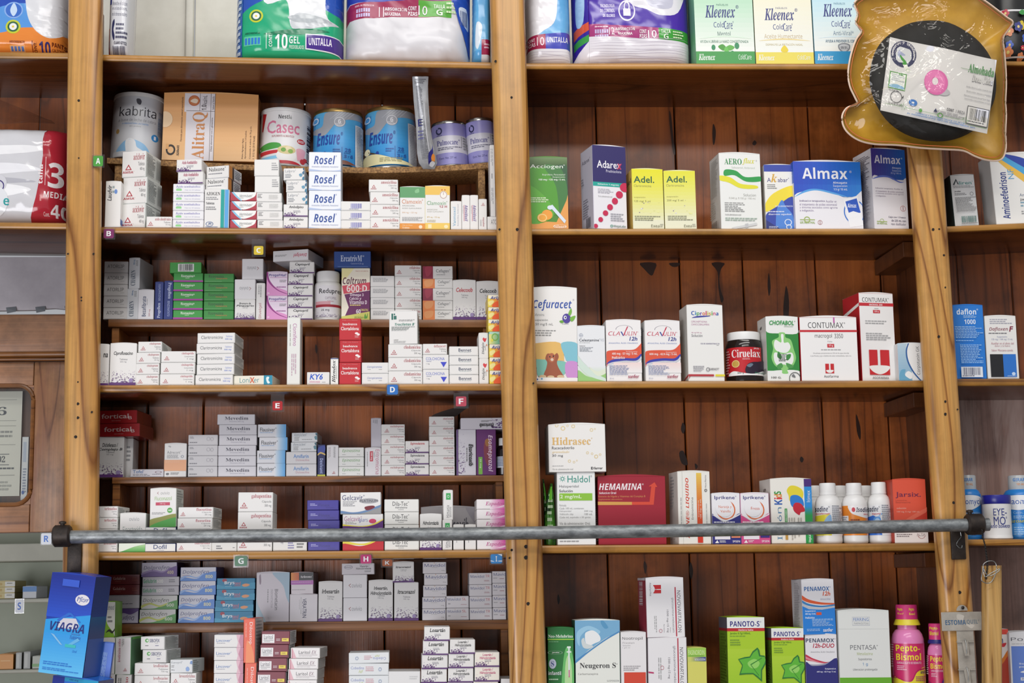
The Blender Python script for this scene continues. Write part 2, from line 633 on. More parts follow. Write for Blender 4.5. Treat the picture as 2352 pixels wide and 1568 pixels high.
def carton_meshes(des, w, h, d):
    """(body mesh, name of the flap, flap mesh) of a printed carton; front face in the plane y = 0"""
    key = (des, round(w, 4), round(h, 4), round(d, 4))
    if key in BUILT:
        return BUILT[key]
    spec = DES[des]
    head, _, rest = spec.partition('\n')
    hd = head.split()
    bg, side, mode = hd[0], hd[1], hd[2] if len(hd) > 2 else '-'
    faces = {'F': [], 'L': [], 'R': []}
    cur = 'F'
    for ln in rest.replace('\n', ';').split(';'):
        ln = ln.strip()
        if ln in ('@L', '@R', '@F'):
            cur = ln[1]
        else:
            faces[cur].append(ln)
    mb = MB()
    rough = 0.26 if 'G' in mode else 0.42
    bv = min(0.0008, w * 0.05, h * 0.05)
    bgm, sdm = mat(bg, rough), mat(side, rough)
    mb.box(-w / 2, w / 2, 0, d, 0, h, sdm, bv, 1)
    fr = mb.mi(bgm)
    for i, f in enumerate(mb.f):        # the printed front board
        if all(abs(mb.v[q][1]) < 1e-6 for q in f):
            mb.m[i] = fr
    right = lambda u, v, q: (w / 2 + q, u * d, (1 - v) * h)
    left = lambda u, v, q: (-w / 2 - q, (1 - u) * d, (1 - v) * h)
    if faces['R']:
        stamp(mb, ';'.join(faces['R']), d, h, right)
    if faces['L']:
        stamp(mb, ';'.join(faces['L']), d, h, left)
    art = ';'.join(faces['F'])
    fl = MB()
    if 'E' in mode:                     # carton lying down: its tuck flap faces out and carries the print
        t, e = 0.0005, 0.0011
        nt_ = min(0.0022, h * 0.12)
        vs_ = [(-w / 2 + e, -t, h - 0.0003), (w / 2 - e, -t, h - 0.0003), (w / 2 - e, -t, nt_ * 1.9), (w / 2 - e - 0.003, -t, nt_ * 0.6), (-w / 2 + e + 0.003, -t, nt_ * 0.6), (-w / 2 + e, -t, nt_ * 1.9)]
        n = len(vs_)
        vs_ += [(x, 0.0, z) for x, _, z in vs_]
        fl.add(vs_, [[5, 4, 3, 2, 1, 0]] + [[i, (i + 1) % n, (i + 1) % n + n, i + n] for i in range(n)], bgm)
        stamp(fl, art, w, h, lambda u, v, q: (-w / 2 + u * w, -t - q, (1 - v) * h), rough=rough)
        res = (mb.mesh('medicine_carton'), 'tuck_flap', fl.mesh('tuck_flap'))
    else:
        stamp(mb, art, w, h, lambda u, v, q: (-w / 2 + u * w, -q, (1 - v) * h), rough=rough)
        if 'N' in mode:
            res = (mb.mesh('medicine_carton'), None, None)
        else:                           # standing carton: its lid bows up a little between the side walls
            rise = min(0.0035, w * 0.03)
            k = 10
            vs_, fs = [], []
            for i in range(k + 1):
                x = -w / 2 + 0.0006 + (w - 0.0012) * i / k
                z = h + 0.0002 + rise * sin(pi * i / k)
                vs_ += [(x, 0.0004, z), (x, d - 0.0004, z), (x, 0.0004, h - 0.0002), (x, d - 0.0004, h - 0.0002)]
            for i in range(k):
                a, b = 4 * i, 4 * i + 4
                fs += [[a, b, b + 1, a + 1], [a + 2, b + 2, b, a], [a + 1, b + 1, b + 3, a + 3]]
            fl.add(vs_, fs, mat(bg if 'T' not in mode else side, rough))
            res = (mb.mesh('medicine_carton'), 'lid_flap', fl.mesh('lid_flap'))
    BUILT[key] = res
    return res


SURF = {}
LAST = [0.0]
WORDS = {1: [''], 2: ['upper', 'lower'], 3: ['top', 'middle', 'bottom'], 4: ['top', 'second from top', 'third from top', 'bottom'],
         5: ['top', 'second from top', 'middle', 'fourth from top', 'bottom'], 6: ['top', 'second from top', 'third from top', 'fourth from top', 'fifth from top', 'bottom'],
         7: ['top', 'second from top', 'third from top', 'middle', 'fifth from top', 'sixth from top', 'bottom']}


def surf_z(s_, X):
    pts = SURF[s_]
    for (xa, za), (xb, zb) in zip(pts, pts[1:]):
        if X <= xb or (xb, zb) == pts[-1]:
            t = (X - xa) / (xb - xa)
            return za + (zb - za) * t, atan2(zb - za, xb - xa)


def K(des, x0, x1, yt, s_, label, n=1, Y=0.014, d=85, r=0.0, dx=None, g=None, cat='medicine box', name='medicine_carton', yb=None, gap=0.00025, lean=0.0, lift=0.0):
    """n equal cartons, one on another, between pixel columns x0 and x1 with the topmost edge at row yt, standing on surface s_ ('^' = on what was placed last)"""
    xm = (x0 + x1) / 2
    top = P(xm, yt, Y)
    if s_ == '^':
        zb, slope = LAST[0], 0.0
    else:
        zb, slope = surf_z(s_, top.x)
        zb += 0.0004 + lift
    ym = yt + (yb - yt) / 2 if yb else yt + 40
    w = (P(x1, ym, Y).x - P(x0, ym, Y).x) / cos(radians(r))
    if lean:
        zb += w / 2 * abs(sin(radians(lean)))
    h = (top.z - zb) / n
    body, fname, flap = carton_meshes(des, w, h - gap, d / 1000)
    rnd = random.Random(int(x0 * 7 + yt))
    made = None
    for i in range(n):                  # i counts from the bottom
        pos = WORDS[n][n - 1 - i]
        z = zb + h * i
        off = dx[n - 1 - i] if dx else 0.0
        hp = h * FPX / (2.85 + Y)
        X = P(xm + off, yt + (n - 1 - i + 0.5) * hp, Y).x if dx else P(xm, yt + n * hp / 2, Y).x
        lab = label.replace('{}', pos).strip()
        if made is None:
            o = link(name, body)
            made = [o] + ([link(fname, flap, o)] if flap else [])
        else:
            o = made[0].copy()
            COL.objects.link(o)
            for c in made[1:]:
                q = c.copy()
                q.parent = o
                COL.objects.link(q)
        tag(o, lab, cat, g or (('stack of ' + label.replace('{}', '').strip()) if n > 1 else None))
        o.location = (X, Y, z)
        jit = rnd.uniform(-0.7, 0.7) if n > 1 else 0.0
        o.rotation_euler = (0, -slope - radians(lean), -radians(r + jit))
    LAST[0] = zb + h * n
    return o

# ------------------------------------------------------------------ the shelving
RY = 0.127          # front of the half-depth riser shelves
BACK = 0.246        # face of the plank backing
unit = empty('shelving_unit', (0, 0.1, 0.3), 'tall varnished pine shelving unit filled with medicine boxes', 'shelving unit')


def upart(mb, name, ox=(0, 0, 0)):
    """a part of the shelving unit, its own origin at ox"""
    o = link(name, None if mb is None else mb.mesh(name), unit)
    o.matrix_parent_inverse = Matrix.Translation(-unit.location)
    return o


# posts: pixel columns of the front face at the top and bottom of the frame, nail holes in pixels
POSTS = [((153, 232), (137, 219), [(181, 231, 3.2), (181, 363, 2), (156, 583, 2.4), (215, 583, 2.6), (179, 927, 3.4), (179, 959, 3.4), (174, 1003, 3.6), (211, 946, 2.6), (179, 877, 2), (187, 683, 2.2), (187, 690, 2)]),
         ((1126, 1206), (1172, 1258), [(1138, 141, 3.5), (1175, 224, 3.2), (1188, 527, 4), (1147, 527, 3), (1225, 880, 2.6), (1208, 1255, 4.4), (1208, 1280, 4.8), (1175, 1263, 3), (1170, 1281, 2.6), (1213, 1386, 4)]),
         ((2068, 2146), (2178, 2252), [(2143, 527, 3.6), (2157, 526, 2.4), (2168, 586, 2.8), (2171, 660, 2.4), (2156, 773, 3.6), (2171, 922, 3.2), (2171, 951, 3.8), (2199, 940, 2.2), (2190, 1154, 3.4), (2204, 1360, 4)])]
HOLE = mat('1c120c', 0.8, tag='nail_hole')
PX = []
for (ta, tb), (ba, bb), holes in POSTS:
    y0, y1 = -90, 1680
    ex = lambda a, b, y: a + (b - a) * y / 1568.0
    Yf = -0.04
    A, B = P(ex(ta, ba, y1), y1, Yf), P(ex(tb, bb, y1), y1, Yf)
    Cc, D = P(ex(ta, ba, y0), y0, Yf), P(ex(tb, bb, y0), y0, Yf)
    zb, zt = A.z, D.z
    PX.append((lambda z, A=A, B=B, Cc=Cc, D=D, zb=zb, zt=zt: (A.x + (Cc.x - A.x) * (z - zb) / (zt - zb), B.x + (D.x - B.x) * (z - zb) / (zt - zb))))
    mb = MB()
    dep = 0.037
    mb.hexa([(A.x, Yf, zb), (B.x, Yf, zb), (B.x, Yf + dep, zb), (A.x, Yf + dep, zb), (Cc.x, Yf, zt), (D.x, Yf, zt), (D.x, Yf + dep, zt), (Cc.x, Yf + dep, zt)], WPOST, 0.016, 6, 'z')
    for x, y, rpx in holes:
        c = P(x, y, Yf)
        q = rpx / 1228
        n = 9
        mb.add([(c.x + q * cos(2 * pi * k / n) * random.Random(k + x).uniform(0.7, 1.1), Yf - 0.0006, c.z + q * sin(2 * pi * k / n)) for k in range(n)], [list(range(n))], HOLE)
    upart(mb, 'post')


def board(name, s_, pts, thick, mtl, Y=0.0, dep=BACK, bev=0.004, x_pad=0.0):
    """a shelf whose top front edge runs through the pixels pts; thick in pixels"""
    w_ = [P(x, y, Y) for x, y in pts]
    SURF[s_] = [(p.x, p.z) for p in w_]
    mb = MB()
    t = thick / FPX * (2.85 + Y)
    n = len(w_)
    prof = [(0.0, -bev), (bev * 0.3, -bev * 0.3), (bev, 0.0), (dep - Y, 0.0), (dep - Y, -t), (bev, -t), (bev * 0.3, -t + bev * 0.3), (0.0, -t + bev)]
    k = len(prof)
    vs_ = [(p.x, Y + a, p.z + b) for p in w_ for a, b in prof]
    fs = [[i * k + j, i * k + (j + 1) % k, (i + 1) * k + (j + 1) % k, (i + 1) * k + j] for i in range(n - 1) for j in range(k)]
    fs += [list(range(k))[::-1], [(n - 1) * k + j for j in range(k)]]
    mb.add(vs_, [f[::-1] for f in fs], mtl, True)
    if mtl is WSHELF:       # shade below is put into a darker wood colour, honey in front
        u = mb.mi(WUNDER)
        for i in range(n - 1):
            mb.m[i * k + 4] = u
    return mb


def sagged(pts, n=12):
    """smooth line through a few pixels"""
    out = []
    for i in range(n + 1):
        x = pts[0][0] + (pts[-1][0] - pts[0][0]) * i / n
        y = sum(yi * math.prod((x - xj) / (xi - xj) for j, (xj, _) in enumerate(pts) if j != i2) for i2, (xi, yi) in enumerate(pts))
        out.append((x, y))
    return out


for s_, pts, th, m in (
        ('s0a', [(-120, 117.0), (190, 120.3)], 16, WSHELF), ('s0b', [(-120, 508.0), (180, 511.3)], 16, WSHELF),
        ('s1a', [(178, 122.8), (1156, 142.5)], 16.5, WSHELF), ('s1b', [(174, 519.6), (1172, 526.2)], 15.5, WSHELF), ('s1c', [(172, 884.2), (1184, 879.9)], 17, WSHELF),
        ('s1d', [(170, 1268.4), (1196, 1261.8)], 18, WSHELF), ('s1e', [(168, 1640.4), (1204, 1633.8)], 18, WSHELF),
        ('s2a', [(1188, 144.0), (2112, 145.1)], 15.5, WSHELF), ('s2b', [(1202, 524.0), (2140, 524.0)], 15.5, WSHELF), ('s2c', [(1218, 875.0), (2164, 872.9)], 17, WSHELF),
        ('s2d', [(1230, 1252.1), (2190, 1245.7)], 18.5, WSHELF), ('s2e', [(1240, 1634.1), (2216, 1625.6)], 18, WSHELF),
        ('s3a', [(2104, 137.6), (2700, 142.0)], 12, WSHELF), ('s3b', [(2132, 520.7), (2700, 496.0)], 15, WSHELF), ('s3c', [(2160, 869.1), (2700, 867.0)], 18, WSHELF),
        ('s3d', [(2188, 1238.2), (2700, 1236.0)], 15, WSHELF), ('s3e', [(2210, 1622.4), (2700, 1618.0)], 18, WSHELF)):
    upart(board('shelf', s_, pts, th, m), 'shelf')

# half-depth risers standing on the shelves of the narrower-packed bay
for s_, under, pts, th, m, legs, lab in (
        ('r1a', 's1b', sagged([(246, 362), (520, 375), (800, 384), (1128, 372)]), 14, CHIP, (250, 1122), 'sagging chipboard riser shelf carrying the milk powder tins'),
        ('r1b', 's1c', [(249, 733), (1136, 734)], 18, WDARK, (252, 1128), 'brown riser shelf carrying the green cartons and the white pill bottle'),
        ('r1c', 's1d', [(258, 1096), (1160, 1091)], 14, WDARK, (262, 1152), 'brown riser shelf just above the pipe, carrying red and white cartons'),
        ('r1d', 's1e', [(262, 1432), (1166, 1423)], 21, WDARK, (266, 1158), 'brown riser shelf below the pipe, carrying purple and blue cartons')):
    rt = empty('riser_shelf', (P(600, 900, RY).x, RY, surf_z(under, P(600, 900, 0).x)[0]), lab, 'shelf', 'riser shelves')
    inv = Matrix.Translation(-rt.location)
    b = board('board', s_, pts, th, m, RY, BACK - 0.003, 0.001)
    o = b.build('board', rt)
    o.matrix_parent_inverse = inv
    for lx in legs:
        X = P(lx, 900, RY).x
        zt = surf_z(s_, X)[0] - th / FPX * (2.85 + RY)
        z0 = surf_z(under, X)[0]
        a, c = (X, X + 0.014) if lx < 600 else (X - 0.014, X)
        mb = MB().box(a, c, RY + 0.006, BACK - 0.002, z0 + 0.0005, zt - 0.0002, m, 0.0008, 1)
        o = mb.build('leg', rt)
        o.matrix_parent_inverse = inv

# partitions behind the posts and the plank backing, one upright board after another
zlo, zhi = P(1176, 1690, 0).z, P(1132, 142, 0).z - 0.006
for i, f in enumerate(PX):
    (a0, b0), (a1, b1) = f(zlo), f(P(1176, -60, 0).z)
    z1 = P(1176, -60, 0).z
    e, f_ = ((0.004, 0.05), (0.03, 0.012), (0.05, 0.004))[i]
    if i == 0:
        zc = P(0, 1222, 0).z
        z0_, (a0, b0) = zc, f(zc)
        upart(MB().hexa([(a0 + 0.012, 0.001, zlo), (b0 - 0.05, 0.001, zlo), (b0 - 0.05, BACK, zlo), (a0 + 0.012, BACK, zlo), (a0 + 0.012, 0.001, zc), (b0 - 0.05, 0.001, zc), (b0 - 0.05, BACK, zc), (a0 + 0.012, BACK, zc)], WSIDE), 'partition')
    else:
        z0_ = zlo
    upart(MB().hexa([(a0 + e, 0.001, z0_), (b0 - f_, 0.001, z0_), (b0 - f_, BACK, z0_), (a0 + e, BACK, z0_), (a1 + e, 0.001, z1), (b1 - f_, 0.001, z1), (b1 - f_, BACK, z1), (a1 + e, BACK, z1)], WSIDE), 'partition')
KNOT = mat('341a0c', 0.4, tag='knot')
KNOTS = [[(1470, 604), (1506, 604), (1503, 622), (1496, 633), (1480, 618)], [(1537, 604), (1562, 604), (1556, 612), (1544, 612)], [(1634, 604), (1664, 604), (1656, 618), (1652, 640), (1656, 668), (1662, 686), (1656, 694), (1650, 660), (1648, 624)],
         [(1638, 284), (1644, 300), (1642, 326), (1638, 332), (1636, 306)], [(1538, 254), (1542, 270), (1546, 310), (1551, 352), (1546, 350), (1541, 312), (1537, 272)], [(1766, 626), (1770, 660), (1766, 680), (1763, 652)], [(1806, 656), (1812, 690), (1810, 740), (1802, 750), (1799, 712), (1802, 678)],
         [(1733, 322), (1738, 328), (1733, 334), (1728, 330)], [(1568, 970), (1574, 980), (1570, 996), (1564, 986)], [(1560, 1040), (1570, 1036), (1580, 1066), (1566, 1064)], [(1596, 1064), (1603, 1070), (1598, 1078)], [(1966, 950), (1976, 980), (1976, 1010), (1968, 990)],
         [(1840, 1048), (1846, 1054), (1842, 1062), (1837, 1056)], [(1586, 1290), (1592, 1310), (1588, 1330), (1583, 1310)], [(1060, 946), (1080, 930), (1052, 934), (1000, 950), (990, 962), (1040, 958)], [(725, 790), (729, 800), (727, 812), (724, 802)], [(430, 1030), (470, 1040), (500, 1060), (440, 1050)],
         [(1282, 1364), (1286, 1376), (1283, 1388), (1280, 1376)], [(1480, 1288), (1486, 1300), (1482, 1318), (1478, 1300)]]
# plank seams (pixel columns read off the photograph at mid-height)
for top_s, seams in (('s1a', [205, 343, 470, 698, 880, 1052, 1160]), ('s2a', [1215, 1382, 1566, 1712, 1880, 2030, 2140])):
    for xa, xb in zip(seams, seams[1:]):
        A, B = P(xa, 760, BACK), P(xb, 760, BACK)
        g_ = 0.0016
        mb = MB().box(A.x + g_, B.x - g_, BACK, BACK + 0.016, zlo, surf_z(top_s, (A.x + B.x) / 2)[0] - 0.007, WBACK, 0.0015, 1)
        for kn in KNOTS:        # dark knots, splits and resin streaks in the boards
            q = [P(x, y, BACK - 0.0005) for x, y in smooth_poly(kn, 3)]
            if A.x + g_ < sum(p.x for p in q) / len(q) < B.x - g_:
                mb.add([tuple(p) for p in q], [list(t) for t in geometry.tessellate_polygon([[Vector((p.x, p.z, 0)) for p in q]])], KNOT)
        upart(mb, 'back_plank')
A, B = P(226, 760, BACK), P(2140, 760, BACK)
upart(MB().box(A.x, B.x, BACK + 0.0165, BACK + 0.02, zlo, zhi, mat('150b07', 0.8, tag='backing')), 'back_board')
for (xa, xb), (ya, yb), m in (((-420, -20), (120, 516), WBACK), ((-20, 77), (120, 516), WBACK), ((77, 165), (120, 516), WBACK), ((2150, 2206), (120, 880), WBACK), ((2206, 2330), (120, 880), WBACK), ((2330, 2700), (120, 880), WBACK), ((2130, 2700), (882, 1245), WOLDV), ((2140, 2330), (1248, 1690), WOLDV), ((2330, 2700), (1248, 1690), WOLDV)):
    A, B = P(xa, 760, BACK), P(xb, 760, BACK)
    upart(MB().box(A.x + 0.0008, B.x - 0.0008, BACK - 0.001, BACK + 0.014, P(xa, yb, BACK).z, (surf_z('s0a' if xb < 300 else 's3a', A.x + 0.05)[0] - 0.007) if ya == 120 else P(xa, ya, BACK).z, m, 0.0015, 1), 'back_plank')
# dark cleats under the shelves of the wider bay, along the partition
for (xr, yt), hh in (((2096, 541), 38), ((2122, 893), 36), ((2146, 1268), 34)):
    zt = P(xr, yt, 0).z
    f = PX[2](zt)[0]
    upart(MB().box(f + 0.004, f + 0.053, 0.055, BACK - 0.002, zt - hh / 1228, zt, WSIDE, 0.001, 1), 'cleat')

# wall above the top shelf
w0 = MB()
za, zt = P(600, 140, BACK).z - 0.05, P(600, -200, BACK).z
for xa, xb in ((100, 428), (448, 560), (560, 900), (900, 1240), (1240, 1700), (1700, 2080), (2080, 2500)):
    w0.box(P(xa, 60, 0.3).x, P(xb, 60, 0.3).x - 0.002, 0.30, 0.315, za, zt, WHITEWALL, 0.001, 1)
tag(w0.build('wall_back'), kind='structure')
tr = MB().box(P(428, 60, 0.3).x, P(447, 60, 0.3).x, 0.284, 0.30, za, zt, WHITEWALL, 0.005, 3)
tag(tr.build('trim_1'), kind='structure')

# ------------------------------------------------------------------ column beside the left post: painted board, old rail, glazed door
gy = 0.232
WSTILE = wood('weathered_stile', 'b08058', '9a6a46', '6a4028', 2, rings=5, stretch=0.12, scale=8, rough=0.4, peel=('8a5c44', 7.0, 0.58), stain=0.45)
zA, zB, zC, zD = P(70, 590, gy).z, P(70, 722, gy).z, P(70, 816, gy).z, P(70, 1222, gy).z
xL, xR = P(-420, 800, gy).x, P(168, 800, gy).x
mb = MB()
rnd = random.Random(4)
n = 26
low = [zB + 0.004 + 0.012 * max(0, noise.noise(Vector((i * 0.33, 1.7, 0)))) + 0.006 * (i / n) for i in range(n + 1)]
vs_ = [(xL + (xR - xL) * i / n, gy, low[i]) for i in range(n + 1)] + [(xL + (xR - xL) * i / n, gy + 0.003 * 0, zA) for i in range(n + 1)]
vs_ += [(x, gy + 0.012, z) for x, _, z in vs_]
k = 2 * (n + 1)
fs = [[i, i + 1, i + n + 2, i + n + 1] for i in range(n)] + [[i + k, i + k + n + 1, i + k + n + 2, i + k + 1] for i in range(n)] + [[i, i + k, i + k + 1, i + 1] for i in range(n)]
mb.add(vs_, fs, GREYPAINT)
for i in range(n):      # lifted flakes of paint along the torn lower edge
    if i % 3 == 1:
        x = xL + (xR - xL) * i / n
        mb.add([(x, gy - 0.001, low[i] + 0.006), (x + 0.02, gy - 0.001, low[i] + 0.008), (x + 0.022, gy - 0.009, low[i] - 0.004), (x + 0.004, gy - 0.007, low[i] - 0.007)], [[0, 1, 2, 3]], mat('6c7176', 0.5, tag='flake'))
tag(mb.build('painted_board'), 'grey painted board with torn flaking lower edge above the old wooden rail', 'board')
mb = MB().box(xL, xR, gy - 0.004, gy + 0.02, zC, zB, WOLD, 0.003, 2)
for z, t, d_ in ((zC, 0.006, 0.012), (zC - 0.009, 0.004, 0.006)):
    mb.tube([(xL, gy - 0.004 - d_ / 2, z), (xR, gy - 0.004 - d_ / 2, z)], t, WDARK, 10)
tag(mb.build('wooden_rail'), 'weathered pinkish wooden rail with moulded lower edge, over the glazed cupboard door', 'rail')
dr = empty('cupboard_door', (P(60, 1222, gy).x, gy, zD), 'weathered wooden cupboard door with rounded glazed opening', 'door')
inv = Matrix.Translation(-dr.location)


def dpart(mb, name):
    o = mb.build(name, dr)
    o.matrix_parent_inverse = inv


ox0, ox1 = P(-360, 1000, gy).x, P(74, 1000, gy).x
oz0, oz1 = P(40, 1158, gy).z, P(40, 885, gy).z
sx = P(228 / 3.79, 1170, gy).x
dpart(MB().box(ox1, xR, gy, gy + 0.02, zD, zC - 0.013, WSTILE, 0.002, 2), 'stile')
dpart(MB().box(xL, ox1 - 0.0008, gy, gy + 0.02, oz1, zC - 0.013, WOLD, 0.002, 2), 'rail')
dpart(MB().box(xL, ox1 - 0.0008, gy, gy + 0.02, zD, oz0, WOLD, 0.002, 2), 'rail')
rr = 0.03
loop = [(ox0, gy + 0.0, oz1)] + [(ox1 - rr + rr * sin(a), gy, oz1 - rr + rr * cos(a)) for a in [pi / 2 * i / 6 for i in range(7)]] + [(ox1 - rr + rr * cos(a), gy, oz0 + rr - rr * sin(a)) for a in [pi / 2 * i / 6 for i in range(7)]] + [(ox0, gy, oz0)]
dpart(MB().tube(loop, 0.0045, WDARK, 8), 'bead_moulding')
for cz, s1 in ((oz1, 1), (oz0, -1)):
    q = [(ox1, gy + 0.001, cz)] + [(ox1 - rr + rr * sin(a), gy + 0.001, cz - s1 * (rr - rr * cos(a))) for a in [pi / 2 * i / 6 for i in range(7)]]
    dpart(MB().add(q + [(x, y + 0.015, z) for x, y, z in q], [list(range(8)), list(range(8, 16))[::-1]] + [[i, (i + 1) % 8, (i + 1) % 8 + 8, i + 8] for i in range(8)], WOLD), 'corner_piece')
dpart(MB().box(ox0, ox1, gy + 0.008, gy + 0.010, oz0, oz1, GLASS), 'glass_pane')
dpart(MB().box(xL, xR, gy + 0.045, gy + 0.05, zD, zC, WSIDE), 'door_back')
# papers pinned behind the glass
def sheet(name, x0, y0, x1, y1, Y, ops, lab, cat, bgc='d9d6cb'):
    a, b = P(x0, y1, Y), P(x1, y0, Y)
    w, h = b.x - a.x, b.z - a.z
    mb = MB().box(0, w, 0, 0.0006, 0, h, mat(bgc, 0.6))
    stamp(mb, ops, w, h, lambda u, v, q: (u * w, -q, (1 - v) * h))
    return tag(mb.build(name, None, (a.x, Y, a.z)), lab, cat)


FRM = 'o 50 20 46 12 1.2 8a8a86;t 6 64 11 82 18 4a4c52 n;o 50 46 46 10 1.2 9a9a94;l 20 44 80 49 2 8a8a88;o 50 72 46 12 1.2 9a9a94'
sheet('certificate', -60, 898, 52, 1140, gy + 0.032, 't 6 44 15 66 23 4a4c52 s;r 30 8 88 8.5 9a9890;r 30 28 88 28.5 9a9890;r 30 33 88 33.5 9a9890;r 30 51 88 51.5 9a9890;l 34 38 80 46 2 8d8c88;r 30 60 75 60.6 55575a;r 30 70 75 70.6 55575a;t 02 50 62 66 68 44464c j;l 34 73 86 76 1 4d4f55;r 30 80 88 80.5 9a9890;l 34 86 86 96 3 a5a49c',
      'cream paper certificate with large printed six behind the cupboard glass', 'paper')
sheet('paper_note', 47, 1003, 66, 1148, gy + 0.036, 'r 20 8 70 40 b4bccc;l 25 50 80 90 9 8a92a8;c 35 88 20 3 3a5aa0', 'narrow white note with blue marks tucked behind the cream certificate', 'paper', 'dcdde0')

# ------------------------------------------------------------------ printed designs (percent of the face, from its upper corner)
W_ = 'e9e7e4'


def D(name, head, art=''):
    DES[name] = head + '\n' + art
    return name


def amsa(nm, s1='Tabletas', s2='20_mg', E='E', side='e2e2de', lu=17, lv=60, ls=26, a=45, dark='a8434c', R=''):
    return D('amsa ' + nm + s2, f'{W_} {side} {E}', f't {nm} {a} 9 95 34 {dark} s;t {s1} 68 42 95 56 6a6a6c r;t {s2} 76 62 95 78 6a6a6c r;a {lu} {lv} {ls}' + (';' + R if R else ''))


def gen(nm, col='1f1f22', E='E', nm2='', s2='', purple='5c2f72'):
    if E == 'E':
        t1 = f't {nm} 22 10 82 38 {col} k' if not nm2 else f't {nm} 32 8 74 26 {col} k;t {nm2} 20 30 84 48 {col} k'
        return D('gen ' + nm + nm2, f'{W_} {W_} E', t1 + f';l 40 50 70 68 2 9a98a0;m 2 50 56 90 {purple} 3 34;r 0 91 100 100 {purple}')
    t1 = f't {nm} 14 19 86 30 {col} k' if not nm2 else f't {nm} 22 15 78 25 {col} k;t {nm2} 8 27 94 36 {col} k'
    return D('gen ' + nm + nm2 + s2, f'{W_} {W_}', t1 + f';t {"Tabletas"} 36 35.5 66 40 77757c r;t {s2 or "200_mg"} 38 42 62 46 77757c r;m 1 62 96 93 {purple} 8 90;r 0 93 100 100 {purple};c 22 90 9 3 e2dde6;c 82 88 8 5 9a88b4')


amsa('aciclovir', 'Tabletas', '400_mg', 'E', 'dfe4e0', 28, 66, 24, 48, R='@R;l 8 8 60 90 14 8a8f90;b 66 12 96 88 3c4244')
amsa('acido_alendrónico', 'Tabletas', '10_mg', a=34)
amsa('amoxicilina', 'Cápsulas', '500_mg', a=42)
amsa('cefalexina', 'Cápsulas', '500_mg', a=56)
amsa('citalopram', 'Tabletas', '20_mg', a=48, lu=22, R='@R;l 10 15 60 80 5 a0a4a4')
amsa('cinitaprida', 'Comprimidos', '1_mg', a=60, dark='b85a66')
amsa('clindamicina', 'Cápsula', '300_mg', a=46)
amsa('deflazacort', 'Tabletas', '6_mg', a=46, lu=20, dark='b86a70')
amsa('escitalopram', 'Tabletas', '10_mg', a=38, lu=24)
amsa('etoricoxib', 'Comprimidos', '90_mg', a=56, lu=20)
amsa('terfenadina', 'Comprimidos', '100_mg', a=30, lu=-60, R='@R;l 6 15 55 60 4 9aa0a0;b 66 30 96 90 3c4244')
amsa('fluoxetina', 'Cápsula', '20_mg', a=52, lu=14, dark='b04a58', R='@R;l 10 10 90 90 6 a0a4a4')
amsa('gabapentina', 'Cápsula', '300_mg', a=38, dark='b04a58', ls=22, lv=66)
amsa('levofloxacino', 'Tabletas', '750_mg', a=54, lu=18)
amsa('levocetirizina', 'Tabletas', '5_mg', a=34, lu=20)
for nm, s2 in (('Captopril', ''), ('Amlodipino', ''), ('Losartán', '')):
    gen(nm)
gen('Espironolactona', 'c0303c')
D('gen Espiro2', f'{W_} {W_} E', DES['gen Espironolactona'].split('\n')[1].replace('c0303c', '2a2a2c'))
gen('Losartán_/', nm2='Hidroclorotiazida')
D('gen LosHidro pink', f'f2ece0 {W_} E', DES['gen Losartán_/Hidroclorotiazida'].split('\n')[1].replace('1f1f22', 'c24a78'))
gen('Ciprofloxacino', E='-', s2='250_mg')
gen('Celecoxib', 'c22a3a', E='-')
D('gen Celecoxib black', f'{W_} {W_}', DES['gen Celecoxib200_mg' if 'gen Celecoxib200_mg' in DES else 'gen Celecoxib'].split('\n')[1].replace('c22a3a', '1f1f22'))
gen('Irbesartán', E='-', s2='150_mg')
gen('Irbesartán,', E='-', nm2='Hidroclorotiazida', s2='150_mg')
gen('Itraconazol', E='-', s2='100_mg')
gen('Hidroclorotiazida', E='-', s2='25_mg')
gen('Diclofenaco_/', E='-', nm2='Complejo_B', s2='50_mg')
gen('Bromuro_de', E='-', nm2='Pinaverio', s2='100_mg')
gen('Acido_Acetilsalicílico', 'a8305a')
D('ciprofloxacina', f'{W_} {W_}', 't na 62 22 92 32 1f1f22 k;m 40 60 96 93 5c2f72 4 40;r 0 94 100 100 5c2f72')
D('laudvir', f'{W_} {W_}', 't Laudvir 12 8 40 42 4a4a50 k 90;c 66 22 10 5 6a8fd0;l 44 10 58 30 2 9aa;r 0 97 100 100 c9ccd4;@R;r 0 80 100 92 2a5fae')
D('acetil lilac', 'edecee e4e2e6 E', 't Ácido_acetilsalicílico 10 14 88 42 7a76b8 h;r 10 58 28 78 8fd88a;t Tabletas 11 45 26 56 8aa r;t Caja_con_20_tabletas 38 64 88 78 9a9cc0 r')
D('azogen', f'{W_} {W_}', 't AZOGEN 6 6 62 15 1c1c1e s;l 6 19 56 28 2 8a8a8c;t Tabletas 6 32 40 38 55555a b;l 6 44 52 54 2 8a8a8c;r 66 0 80 100 1aa39a;r 82 0 97 100 5aa8e2;o 22 88 15 6 2 3a5f9a;t JAL 16 84 30 91 3a5f9a i;r 6 95 55 96 3a5f9a')
D('nalixone', f'{W_} d8dadd E', 't Nalixone® 12 10 86 42 1c1c20 r;l 10 58 90 74 1 8a8a90;@R;r 0 0 26 100 c9853e;r 26 0 40 100 40342c;l 45 15 95 85 5 77808a')
D('vermisen', 'b23a4a 8f2f3c E', 'w f2f2ef 12 0 96 0 97 4 90 50 60 88 42 86 28 50;w 8fc8e4 6 0 13 0 26 40 44 92 38 92 20 50;t Vermisen® 36 26 84 56 2a2a30 o;l 36 64 58 72 1 666')
D('blank amlodi', f'{W_} dfe0de E', 'l 6 12 24 60 4 77777a;l 50 20 86 70 4 dddcd8')
